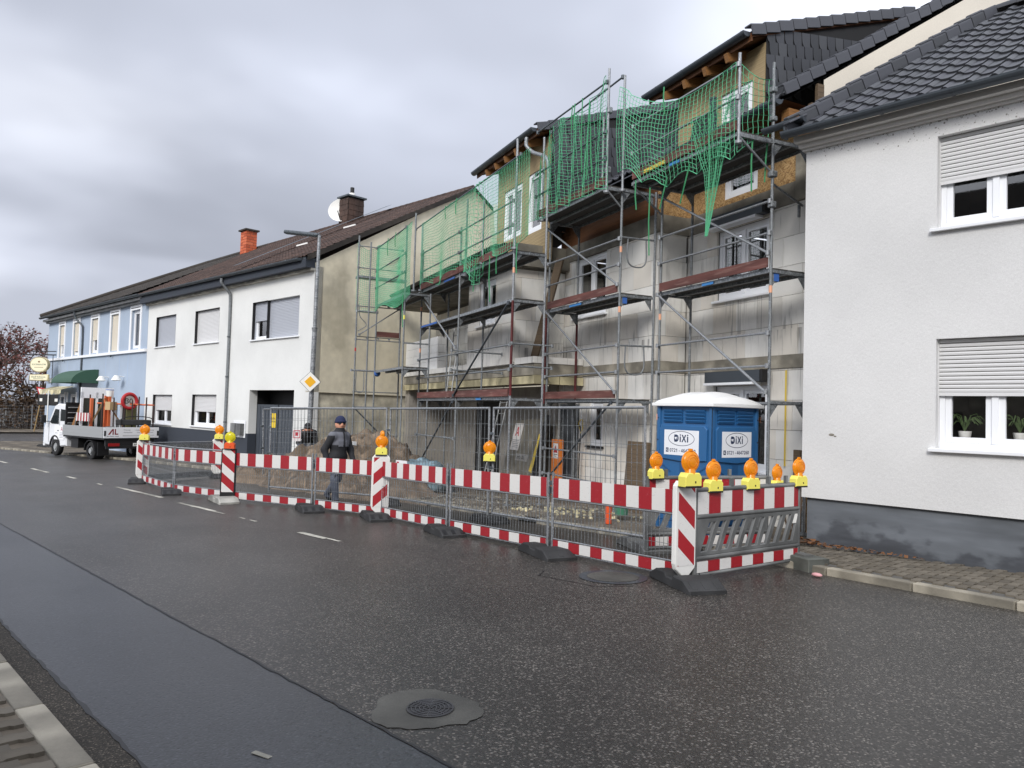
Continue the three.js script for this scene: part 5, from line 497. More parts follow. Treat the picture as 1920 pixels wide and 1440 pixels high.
{ const gs = []; for (let i = 0; i < 420; i++) { const x = rr(-14.4, -9.2), z = rr(-9.3, -11.6), r = rr(0.012, 0.045); const g = new THREE.IcosahedronGeometry(r, 0); g.scale(1, 0.6, 1); g.rotateY(rnd() * 6); g.translate(x, gy(x) + 0.083, z); gs.push(g); } const o = solo('rubble', gs, M.cement, 'loose stones and rubble at the foot of the unfinished house', 'rubble'); o.userData.kind = 'stuff'; const hs = []; for (let i = 0; i < 60; i++) { const x = rr(-10.6, -8.2), z = rr(-10.2, -11.2) - (x + 9) * 0.1, r = rr(0.02, 0.06); const g = new THREE.IcosahedronGeometry(r, 0); g.scale(1, 0.7, 1); g.rotateX(rnd() * 6); g.translate(x, gy(x) + 0.09, z); hs.push(g); } const p = solo('broken_blocks', hs, M.foam, 'pale broken block pieces along the house foot', 'rubble'); p.userData.kind = 'stuff'; }
{ const g = new THREE.SphereGeometry(0.5, 28, 20); const p = g.attributes.position; for (let i = 0; i < p.count; i++) { const x = p.getX(i), y = p.getY(i), z = p.getZ(i), k = 1 + 0.35 * (fbm(x * 0.9 + 3, y * 0.9 + z + 2, 8, 4, 401) - 0.5) * 2; p.setXYZ(i, x * k * 1.8, y * k * 0.85, z * k * 1.1); } g.computeVertexNormals(); g.rotateY(-0.2); g.translate(-14.6, 0.25, -11.0); solo('plastic_sheet', g, M.tarp, 'crumpled pale blue plastic sheeting behind the sand', 'plastic sheet'); }
{ const o = solo('green_bucket', [cyl(0.14, 0.11, 0.24, 14, -8.3, 0.25, -10.6), cyl(0.15, 0.15, 0.03, 14, -8.3, 0.38, -10.6)], mat(col(70, 132, 104), 0.6), 'green bucket behind the nearest barrier', 'bucket'); solo('orange_pipe', [cyl(0.055, 0.055, 0.3, 12, -8.1, 0.2, -10.0)], M.orangeRed, 'short orange drain pipe behind the nearest barrier', 'pipe'); solo('litter', [(() => { const g = new THREE.IcosahedronGeometry(0.05, 1); g.scale(1.3, 0.5, 0.8); g.translate(-3.98, gy(-4) + 0.03, -8.78); return g; })()], mat(col(214, 160, 162), 0.5), 'crumpled pink wrapper lying at the kerb', 'litter'); }
{ const gs = []; for (let i = 0; i < 160; i++) { const t = rnd(), x = -5.0 + t * t * 1.5 + rr(-0.14, 0.14), z = -10.4 + rr(-0.12, 0.16) * (1 - t * 0.5); const g = new THREE.PlaneGeometry(rr(0.03, 0.07), rr(0.02, 0.05)); g.rotateX(-1.3 + rr(-0.7, 0.7)); g.rotateY(rnd() * 6); g.translate(x, gy(x) + 0.13 + rnd() * 0.07 * (1 - t), z); gs.push(g); } const o = solo('dead_leaves', gs, M.deadLeaf, 'brown dead leaves drifted against the house corner', 'leaves'); o.userData.kind = 'stuff'; const st = []; for (let i = 0; i < 26; i++) { const a = rnd() * 6.28; st.push(strand([[-5.12, 0.1, -10.45], [-5.12 + Math.cos(a) * 0.08, 0.4, -10.45 + Math.sin(a) * 0.08], [-5.12 + Math.cos(a) * 0.16, rr(0.5, 0.95), -10.43 + Math.sin(a) * 0.14]], 0.006)); } solo('dry_weeds', st, M.scrub, 'dry weeds growing up the corner of the white house', 'weeds'); }
// ---------------------------------------------------------------- manhole covers
{ const c = thing('manhole_cover', 'concrete-filled round manhole cover beside the nearest barrier', 'manhole cover', [-5.5, gy(-5.5), -6.9]); mesh('ring', [(() => { const t = new THREE.RingGeometry(0.3, 0.39, 48); t.rotateX(-Math.PI / 2); t.translate(0, 0.006, 0); return t; })()], M.darkZinc, c); mesh('filling', (() => { const t = new THREE.CircleGeometry(0.295, 48); t.rotateX(-Math.PI / 2); t.translate(0, 0.008, 0); return t; })(), M.patch, c); c.rotation.z = S; const k = [[0.45, 0.2], [0.2, 0.55], [-0.6, 0.6], [-0.75, 0.35]]; mesh('crack', k.slice(0, 3).map((a, i) => { const b = k[i + 1]; return box(Math.hypot(b[0] - a[0], b[1] - a[1]), 0.001, 0.012, (a[0] + b[0]) / 2, 0.005, (a[1] + b[1]) / 2, 0, Math.atan2(-(b[1] - a[1]), b[0] - a[0]), 0); }), M.bitumen, c); }
{ const c = thing('manhole_cover', 'ribbed black iron manhole cover in the grey patch', 'manhole cover', [-3.68, gy(-3.68), -2.89]); c.rotation.z = S; const sh = []; for (let i = 0; i < 40; i++) { const a = i / 40 * 6.283, ex = Math.abs(Math.cos(a)) ** 1.0 * 0.38 + 0.05, r = 0.27 + 0.06 * Math.abs(Math.sin(1.5 * a + 0.9)) + 0.035 * (hash(i, 3, 9) - 0.5) + 0.05 * (fbm(i / 40, 0.3, 6, 2, 7) - 0.5); sh.push([Math.cos(a) * r * 1.12, Math.sin(a) * r * 1.0]); } const pg = new THREE.ShapeGeometry(new THREE.Shape(sh.map((p) => new THREE.Vector2(...p)))); pg.rotateX(-Math.PI / 2); pg.rotateY(0.25); pg.translate(-0.02, 0.005, 0.02); mesh('patch', pg, M.patch, c); mesh('plate', [cyl(0.143, 0.143, 0.012, 40, 0, 0.004, 0)], mat(col(58, 58, 60), 0.5, { metalness: 0.3 }), c); const rg = []; for (const r of [0.139, 0.115, 0.09, 0.065, 0.04]) { const t = new THREE.TorusGeometry(r, 0.006, 5, 40); t.rotateX(Math.PI / 2); t.translate(0, 0.011, 0); rg.push(t); } for (let i = 0; i < 8; i++) rg.push(box(0.13, 0.007, 0.006, Math.cos(i * 0.785) * 0.07, 0.012, Math.sin(i * 0.785) * 0.07, 0, -i * 0.785)); mesh('rib_pattern', rg, mat(col(70, 70, 72), 0.45, { metalness: 0.4 }), c); }
{ const t = solo('paint_fleck', [box(0.12, 0.003, 0.03, -3.75, gy(-3.75) + 0.006, -1.85, 0, 0.3)], M.roadPaint, 'small white paint fleck on the near lane', 'paint mark'); }

// ---------------------------------------------------------------- people
function figure(label, pos, ry, bones, blend, colorOf, res, box3, headBuild) {
  const g = thing('person', label, 'person', pos, ry); const [x0, x1, y0, y1, z0, z1] = box3, size = Math.max(x1 - x0, y1 - y0, z1 - z0), cx = (x0 + x1) / 2, cy = (y0 + y1) / 2, cz = (z0 + z1) / 2; const mc = new MarchingCubes(res, M.skin, false, false, 120000); mc.isolation = 0; const hs = res / 2;
  for (let k = 0; k < res; k++) for (let j = 0; j < res; j++) for (let i = 0; i < res; i++) { const x = (i - hs) / hs * size / 2 + cx, y = (j - hs) / hs * size / 2 + cy, z = (k - hs) / hs * size / 2 + cz; let d = 9; for (const [a, b, ra, rb] of bones) { const bx = b[0] - a[0], by = b[1] - a[1], bz = b[2] - a[2], l2 = bx * bx + by * by + bz * bz || 1e-6; let t = ((x - a[0]) * bx + (y - a[1]) * by + (z - a[2]) * bz) / l2; t = t < 0 ? 0 : t > 1 ? 1 : t; const dx = x - a[0] - bx * t, dy = y - a[1] - by * t, dz = z - a[2] - bz * t, dd = Math.sqrt(dx * dx + dy * dy + dz * dz) - (ra + (rb - ra) * t); const h = Math.max(blend - Math.abs(d - dd), 0) / blend; d = Math.min(d, dd) - h * h * blend * 0.25; } mc.field[k * res * res + j * res + i] = -d; }
  mc.update(); const n = mc.count, P = new Float32Array(n * 3), Nn = new Float32Array(n * 3), Cc = new Float32Array(n * 3), c = new THREE.Color(); for (let i = 0; i < n; i++) { const x = mc.positionArray[i * 3] * size / 2 + cx, y = mc.positionArray[i * 3 + 1] * size / 2 + cy, z = mc.positionArray[i * 3 + 2] * size / 2 + cz; P.set([x, y, z], i * 3); Nn.set([mc.normalArray[i * 3], mc.normalArray[i * 3 + 1], mc.normalArray[i * 3 + 2]], i * 3); c.copy(colorOf(x, y, z)); Cc.set([c.r, c.g, c.b], i * 3); }
  const bg = new THREE.BufferGeometry(); bg.setAttribute('position', new THREE.BufferAttribute(P, 3)); bg.setAttribute('normal', new THREE.BufferAttribute(Nn, 3)); bg.setAttribute('uv', new THREE.BufferAttribute(new Float32Array(n * 2), 2)); bg.setAttribute('color', new THREE.BufferAttribute(Cc, 3)); bg.computeVertexNormals(); { const a = Nn, b = bg.attributes.normal.array; }
  const bm = new THREE.MeshStandardMaterial({ vertexColors: true, roughness: 0.85, side: THREE.DoubleSide }); const o = new THREE.Mesh(bg, bm); o.name = 'body'; o.castShadow = o.receiveShadow = true; g.add(o); headBuild(g); return g;
}
const cBlack = col(40, 41, 45), cGrey = col(106, 108, 116), cTrou = col(92, 98, 112), cSkin = col(206, 150, 124), cShoe = col(34, 33, 33);
function handBones(w, d, s) { // palm and five short fingers hanging from wrist w
  const b = [[w, [w[0] + d[0] * 0.08, w[1] + d[1] * 0.08, w[2] + d[2] * 0.08], 0.034, 0.036]]; for (let i = 0; i < 4; i++) { const o = (i - 1.5) * 0.021, a = [w[0] + d[0] * 0.09 + o * s[0], w[1] + d[1] * 0.09, w[2] + d[2] * 0.09 + o * s[2]], l = [0.07, 0.08, 0.075, 0.06][i]; const k = [a[0] + d[0] * l * 0.6, a[1] + d[1] * l * 0.6, a[2] + d[2] * l * 0.6]; b.push([a, k, 0.011, 0.01], [k, [k[0] + d[0] * l * 0.3 - s[2] * 0.02, k[1] + d[1] * l * 0.45, k[2] + d[2] * l * 0.3 + s[0] * 0.02], 0.01, 0.008]); } b.push([[w[0] + s[0] * 0.03, w[1] - 0.03, w[2] + s[2] * 0.03], [w[0] + s[0] * 0.055, w[1] - 0.095, w[2] + s[2] * 0.055], 0.013, 0.01]); return b; }
function headParts(g, at, turn, hat, o = {}) { const h = new THREE.Group(); const mk = (n, gs, m) => { const k = mesh(n, gs, m, g); k.position.set(...at); k.rotation.order = 'YXZ'; k.rotation.y = turn; k.rotation.x = o.nod || 0; return k; }; // face looks along local +z
  mk('beanie', [(() => { const s = new THREE.SphereGeometry(0.117, 20, 12, 0, 6.2832, 0, 1.75); s.scale(0.92, 1.02, 1.08); s.translate(0, 0.045, -0.012); return s; })(), (() => { const t = new THREE.TorusGeometry(0.108, 0.017, 8, 24); t.scale(0.93, 1.08, 1.7); t.rotateX(Math.PI / 2 - 0.12); t.translate(0, 0.035, -0.006); return t; })()], hat); if (o.glasses !== false) mk('sunglasses', [rbox(0.058, 0.036, 0.012, 0.006, -0.034, 0.0, 0.099, 0, -0.25), rbox(0.058, 0.036, 0.012, 0.006, 0.034, 0.0, 0.099, 0, 0.25), box(0.02, 0.008, 0.008, 0, 0.008, 0.104), box(0.006, 0.01, 0.11, -0.078, 0.008, 0.045), box(0.006, 0.01, 0.11, 0.078, 0.008, 0.045)], M.black); mk('hair', [sph(0.094, 0, 0.0, -0.028, 0.9, 0.8, 0.85, 14, 10)], mat(col(58, 46, 40), 0.9)); mk('mouth', [box(0.045, 0.008, 0.008, 0, -0.073, 0.087)], mat(col(150, 84, 76), 0.7)); if (o.band) mk('hat_band', [0.075, 0.105].map((y, i) => { const t = new THREE.TorusGeometry([0.106, 0.088][i], 0.008, 6, 24); t.scale(0.93, 1.08, 1); t.rotateX(Math.PI / 2); t.translate(0, y, -0.01); return t; }), M.greyPlastic); }
const headBones = (c, turn, nod = 0) => { const f = (x, y, z) => { const ny = y * Math.cos(nod) - z * Math.sin(nod) * -0, nz = z; return [c[0] + x * Math.cos(turn) + nz * Math.sin(turn), c[1] + ny - (nod ? nz * Math.sin(nod) : 0), c[2] - x * Math.sin(turn) + nz * Math.cos(turn)]; }; return [[f(0, 0.03, -0.01), f(0, 0.0, 0.0), 0.094, 0.09], [f(0, -0.05, 0.03), f(0, -0.085, 0.045), 0.066, 0.042], [f(0, 0.0, 0.092), f(0, -0.03, 0.108), 0.012, 0.016], [f(-0.088, -0.01, 0), f(-0.09, -0.035, 0.0), 0.017, 0.012], [f(0.088, -0.01, 0), f(0.09, -0.035, 0.0), 0.017, 0.012]]; };
{ // walking man in black and grey work jacket, heading along +x, face towards the camera side
  const hc = [0.04, 1.62, 0.0], turn = 1.15; const B = [];
  B.push([[0, 1.0, 0], [0.0, 1.22, 0], 0.155, 0.175], [[0, 1.22, 0.0], [0.02, 1.36, 0], 0.175, 0.15], [[-0.0, 0.96, -0.07], [0, 0.96, 0.07], 0.135, 0.135], [[0.02, 1.37, -0.15], [0.02, 1.37, 0.15], 0.095, 0.095], [[0.03, 1.42, 0], [0.04, 1.56, 0], 0.075, 0.062], [[0.02, 1.4, 0], [0.035, 1.49, 0], 0.1, 0.085]);
  B.push([[0.02, 1.36, 0.19], [-0.1, 1.1, 0.27], 0.083, 0.066], [[-0.1, 1.1, 0.27], [-0.02, 0.87, 0.27], 0.066, 0.052], [[0.02, 1.36, -0.19], [0.06, 1.1, -0.27], 0.083, 0.066], [[0.06, 1.1, -0.27], [0.17, 0.89, -0.25], 0.064, 0.052]);
  B.push([[0, 0.92, 0.09], [0.05, 0.5, 0.11], 0.105, 0.078], [[0.05, 0.5, 0.11], [0.1, 0.11, 0.11], 0.078, 0.066], [[0.09, 0.06, 0.11], [0.24, 0.045, 0.115], 0.05, 0.042], [[0, 0.92, -0.09], [-0.1, 0.5, -0.1], 0.105, 0.078], [[-0.1, 0.5, -0.1], [-0.36, 0.2, -0.09], 0.076, 0.062], [[-0.4, 0.15, -0.09], [-0.3, 0.05, -0.09], 0.048, 0.04]);
  B.push(...handBones([-0.01, 0.84, 0.27], [0.12, -0.99, 0], [1, 0, 0]), ...handBones([0.19, 0.86, -0.25], [0.3, -0.95, 0], [1, 0, 0])); B.push(...headBones(hc, turn));
  const cf = (x, y, z) => { if (y > 1.505) { return y > 1.56 || Math.hypot(x - 0.04, z) < 0.2 && y > 1.54 ? cSkin : cBlack; } if (y < 0.1) return cShoe; const arm = Math.abs(z) > 0.2 && y > 0.7; if (arm && y < 0.845) return cSkin; if (y < 0.9 && !arm) return cTrou; if (!arm && y > 1.2 && y < 1.46) { return Math.abs(z) < 0.022 && x > 0 ? cBlack : cGrey; } if (arm && y > 1.385) return cGrey; return cBlack; };
  const m = figure('man in a black and grey work jacket and navy beanie walking behind the barrier', [-13.95, gy(-13.95), -8.3], 0.2, B, 0.05, cf, 128, [-0.65, 0.65, -0.02, 1.84, -0.6, 0.6], (g) => { headParts(g, hc, turn, mat(col(34, 42, 74), 0.9)); mesh('pocket', [rbox(0.1, 0.12, 0.02, 0.008, 0.165, 1.22, 0.08, 0, 1.2), rbox(0.1, 0.12, 0.02, 0.008, 0.165, 1.22, -0.08, 0, 1.9)], mat(cGrey, 0.85), g); mesh('knee_patch', [rbox(0.11, 0.16, 0.02, 0.008, 0.115, 0.52, 0.12, 0, 1.4)], mat(col(58, 60, 68), 0.9), g); }); m.scale.setScalar(1.03);
}
{ // second man, bent behind the heap
  const hc = [0.34, 1.37, 0.0], turn = 1.45; const B = [[[0, 0.95, 0], [0.16, 1.22, 0], 0.15, 0.17], [[0.16, 1.22, -0.12], [0.16, 1.22, 0.12], 0.12, 0.12], [[0.2, 1.25, 0], [0.31, 1.33, 0], 0.08, 0.065], [[0.16, 1.24, 0.2], [0.24, 0.95, 0.25], 0.08, 0.066], [[0.24, 0.95, 0.25], [0.42, 0.8, 0.2], 0.064, 0.05], [[0.16, 1.24, -0.2], [0.24, 0.95, -0.25], 0.08, 0.066], [[0.24, 0.95, -0.25], [0.42, 0.8, -0.2], 0.064, 0.05], [[0, 0.92, 0.09], [0.02, 0.5, 0.1], 0.1, 0.078], [[0.02, 0.5, 0.1], [0, 0.1, 0.1], 0.076, 0.06], [[0, 0.92, -0.09], [-0.02, 0.5, -0.1], 0.1, 0.078], [[-0.02, 0.5, -0.1], [-0.08, 0.1, -0.1], 0.076, 0.06], [[0, 0.05, 0.1], [0.15, 0.045, 0.1], 0.05, 0.042], [[-0.08, 0.05, -0.1], [0.07, 0.045, -0.1], 0.05, 0.042]]; B.push(...handBones([0.43, 0.79, 0.2], [0.5, -0.86, 0], [0, 0, 1]), ...handBones([0.43, 0.79, -0.2], [0.5, -0.86, 0], [0, 0, 1])); B.push(...headBones(hc, turn, 0.3));
  figure('man in black with a striped knit hat bending behind the sand heap', [-20.6, gy(-20.6) + 0.12, -11.2], -0.5, B, 0.05, (x, y, z) => (y > 1.3 && x > 0.25 ? cSkin : y < 0.1 ? cShoe : Math.abs(z) > 0.15 && y < 0.8 && x > 0.35 ? cSkin : y < 0.9 ? cTrou : col(34, 34, 36)), 110, [-0.6, 0.75, -0.02, 1.65, -0.6, 0.6], (g) => headParts(g, hc, turn, mat(col(38, 38, 42), 0.95), { glasses: false, nod: 0.3, band: true }));
}
// ---------------------------------------------------------------- left houses (frame turned 1.6 degrees; x = -t)
const HR = 1.6 * Math.PI / 180, HO = [-22, 0, -12];
function waveRoof(x0, x1, yE, zE, yR, zR, rows, pitchX, clip) { // overlapping rows of small pan tiles as one surface
  const P = [], I = []; const cols = Math.round((x1 - x0) / pitchX), seg = 3; for (let r = 0; r < rows; r++) { const t0 = r / rows, t1 = (r + 1) / rows; for (let c = 0; c < cols; c++) { const cx0 = x0 + c * pitchX, jit = (hash(c, r, 5) - 0.5) * 0.012; if (clip && !clip(cx0 + pitchX / 2, t0)) continue; const b = P.length / 3; for (let s = 0; s <= seg; s++) { const x = cx0 + pitchX * s / seg, h = [0.004, 0.0, 0.045, 0.012][s] + jit; P.push(x, lerp(yE, yR, t0) + h + 0.035, lerp(zE, zR, t0), x, lerp(yE, yR, t1) + h, lerp(zE, zR, t1), x, lerp(yE, yR, t0) + h - 0.005, lerp(zE, zR, t0)); } for (let s = 0; s < seg; s++) { const a = b + s * 3; I.push(a, a + 3, a + 1, a + 1, a + 3, a + 4, a + 2, a + 5, a, a, a + 5, a + 3); } } } return tris(P, I);
}
{ // white house
  const h = thing('white_corner_house', 'white two-storey house with brown tiled roof and dark gate', 'house', HO, HR);
  const W = [[-13.4, -11.2, 4.32, 5.64], [-9.2, -6.95, 4.28, 5.6], [-4.2, -0.9, 4.2, 5.54], [-13.4, -11.25, 0.95, 2.2], [-9.15, -6.92, 0.98, 2.22]], gate = [-4.18, -1.02, -0.42, 2.4]; const g = ext([[-14.4, 0.84], [gate[0], 0.84], [gate[0], 2.4], [gate[1], 2.4], [gate[1], 0.84], [0, 0.84], [0, 6.4], [-14.4, 6.4]], 0.3, wallHoles([...W.slice(0, 2), [-4.2, -0.9, 4.2, 5.54], ...W.slice(3)])); g.translate(0, 0, -0.3); mesh('wall', g, M.whiteWall, h);
  mesh('plinth', [bb(-14.4, gate[0], -0.9, 0.838, -0.3, 0.012), bb(gate[1], 0, -0.6, 0.838, -0.3, 0.003)], M.darkPlinth, h); mesh('side_pier', bb(gate[1], 0.0, -0.5, 0.84, -0.29, 0.006), M.whiteWall, h);
  const wo = (i, o) => windowUnit(h, ...W[i], 0, 0.16, { reveal: M.black, ...o }); wo(0, { shut: 1, sm: M.shutterGrey }); wo(1, { shut: 1, sm: M.shutter }); windowUnit(h, -4.2, -3.1, 4.2, 5.54, 0, 0.16, { shut: 0.5, sashes: 1, sm: M.shutterGrey, reveal: M.black }); windowUnit(h, -3.1, -0.9, 4.2, 5.54, 0, 0.159, { shut: 1, sashes: 2, sm: M.shutterGrey, sill: true }); wo(3, { shut: 0.52, sm: M.shutter }); wo(4, { shut: 0.52, sm: M.shutter });
  const gt = new THREE.Group(); gt.name = 'gate'; h.add(gt); mesh('recess', [bb(gate[0], gate[1], -0.5, 2.4, -0.9, -0.82), bb(gate[0] - 0.05, gate[0], -0.5, 2.4, -0.9, -0.3), bb(gate[1], gate[1] + 0.05, -0.5, 2.4, -0.9, -0.3), bb(gate[0], gate[1], 2.4, 2.45, -0.9, -0.3)], M.black, gt); for (const [a, b] of [[gate[0], -2.62], [-2.58, gate[1]]]) { const lf = new THREE.Group(); mesh('leaf', bb(a + 0.02, b - 0.02, -0.42, 1.9, -0.36, -0.31), M.gateGrey, gt); for (let x = a + 0.12; x < b - 0.1; x += 0.2) mesh('slat', bb(x, x + 0.16, -0.35, 1.82, -0.309, -0.295), M.gateGrey, gt); } const yp = new THREE.PlaneGeometry(0.36, 0.5); yp.translate(-2.9, 1.35, -0.285); mesh('yellow_sign', yp, printMat(canvasTex(96, 128, (c) => { c.fillStyle = '#e6c52c'; c.fillRect(0, 0, 96, 128); c.fillStyle = '#222'; c.font = 'bold 18px sans-serif'; c.textAlign = 'center'; c.fillText('Ausfahrt', 48, 50); c.fillText('freihalten', 48, 80); })), gt);
  mesh('fascia', [bb(-14.6, 0.0, 6.32, 6.58, 0.0, 0.34)], M.darkPlinth, h); mesh('soffit_moulding', bb(-14.4, 0, 6.24, 6.318, -0.02, 0.14), mat(col(214, 212, 204), 0.9, { map: T.mottle }), h); gutter(h, [-14.6, 6.72, 0.42], [-0.25, 6.62, 0.42], 0.09, M.zinc); mesh('eave_board', [bb(-14.6, -0.1, 6.58, 6.66, -0.1, 0.3)], M.zinc, h);
  const dp = new THREE.Group(); dp.name = 'downpipe'; h.add(dp); mesh('pipe', [path([[-5.95, 6.55, 0.42], [-5.95, 6.4, 0.42], [-5.95, 6.3, 0.32], [-5.92, 6.02, 0.09], [-5.92, 5.85, 0.07], [-5.92, 0.2, 0.07], [-5.92, -0.3, 0.07]], 0.055, 10, 60)], M.galvDull, dp); mesh('bracket', [1.2, 2.9, 4.4].map((y) => cyl(0.064, 0.064, 0.05, 10, -5.92, y, 0.07)), M.zinc, dp);
  // gable side: beige render, stepped foot, going back along -z
  const gb = (z) => 6.55 + (10.5 - 6.55) * Math.min(1, (-z) / 6.7) - (z < -6.7 ? (-z - 6.7) * 0.6 : 0); mesh('gable_wall', [tris([0.0, 2.38, 0, 0, 6.5, 0, 0, gb(-6.7) - 0.05, -6.7, 0, 6.4, -13.4, 0, 2.38, -13.4], [0, 1, 2, 0, 2, 4, 2, 3, 4])], M.gableWall, h); mesh('gable_lip', bb(-0.3, 0.0, 2.34, 2.379, -13.4, 0.0), M.gableWall, h); mesh('gable_return', [bb(-0.3, 0.0, 2.38, 6.4, -0.31, -0.3)], M.gableWall, h); mesh('gable_foot', [bb(-0.35, -0.06, -0.8, 2.37, -13.4, -0.3)], mat(col(232, 228, 216), 0.95, { map: T.cement }), h);
  const rf = new THREE.Group(); rf.name = 'roof'; h.add(rf); stuff(mesh('roof_tiles', waveRoof(-16.4, 0.12, 6.66, 0.36, 10.5, -6.7, 30, 0.22), M.brownTile, rf)); mesh('back_slope', quad([-16.4, 10.5, -6.7], [0.12, 10.5, -6.7], [0.12, 6.3, -13.8], [-16.4, 6.3, -13.8]), M.brownTile, rf); mesh('verge_board', [tris([0.121, 6.5, 0.36, 0.121, 6.68, 0.36, 0.121, 10.54, -6.7, 0.121, 10.36, -6.7], [0, 1, 2, 0, 2, 3])], M.greyTile, rf); for (let i = 0; i < 40; i++) mesh('ridge_tile', cyl(0.11, 0.12, 0.41, 8, -16.2 + i * 0.41, 10.5, -6.7, 0, 0, Math.PI / 2), M.brownTile, rf);
  mesh('cover_strip', [(() => { const L = Math.hypot(6.5, 3.7, 0), g2 = quad([-5.5, 6.82, 0.25], [-5.1, 6.82, 0.25], [-5.1, 10.56, -6.6], [-5.5, 10.56, -6.6]); g2.translate(0, 0.17, 0); return g2; })()], M.zinc, rf); mesh('snow_batten', [box(0.75, 0.05, 0.03, -2.6, 7.62, -0.95), box(0.75, 0.05, 0.03, -1.7, 8.4, -2.3)], M.whitePlastic, rf);
  // shingled chimney
  const ch = new THREE.Group(); ch.name = 'chimney'; h.add(ch); mesh('core', bb(-7.95, -7.25, 9.4, 11.3, -6.55, -5.75), M.dark, ch); for (let r = 0; r < 7; r++) { for (let i = 0; i < 3; i++) { mesh('shingle', box(0.225, 0.27, 0.02, -7.84 + i * 0.235 + rr(-0.01, 0.01), 9.6 + r * 0.25, -5.735, -0.05, 0, rr(-0.05, 0.05)), M.brownTile, ch); mesh('shingle', box(0.02, 0.27, 0.255, -7.235, 9.6 + r * 0.25, -5.89 - i * 0.265, rr(-0.05, 0.05), 0, 0.05), M.brownTile, ch); } } mesh('cap', bb(-8.05, -7.15, 11.3, 11.37, -6.65, -5.65), M.zinc, ch); mesh('flue', cyl(0.13, 0.15, 0.2, 14, -7.6, 11.47, -6.15), M.whitePlastic, ch); mesh('flue_pipe', cyl(0.09, 0.09, 0.26, 12, -7.6, 11.7, -6.15), M.black, ch);
  const mb = new THREE.Group(); mb.name = 'mailbox'; h.add(mb); mesh('box', [rbox(0.36, 0.42, 0.16, 0.01, -5.05, 0.98, 0.1)], M.greyPlastic, mb); mesh('box', rbox(0.36, 0.42, 0.16, 0.01, -4.62, 0.98, 0.1), M.greyPlastic, mb); mesh('back_plate', bb(-5.3, -4.35, 0.68, 1.3, 0.014, 0.022), M.pvc, mb);
}
{ const d = thing('satellite_dish', 'pale round satellite dish beside the shingled chimney', 'satellite dish', [-30.15, 10.75, -17.7], 0.75); const pr = []; for (let i = 0; i <= 8; i++) pr.push(new THREE.Vector2(0.0001 + 0.62 * i / 8, 0.16 * (i / 8) ** 2)); const l = new THREE.LatheGeometry(pr, 32); l.rotateX(Math.PI / 2 - 0.35); mesh('dish', l, M.whitePlastic, d); mesh('arm', tube([0, -0.55, 0.2], [0, -0.15, 0.75], 0.02), M.galvDull, d); mesh('mast', tube([0.1, -1.3, -0.12], [0.1, 0.1, -0.12], 0.03), M.galvDull, d); }
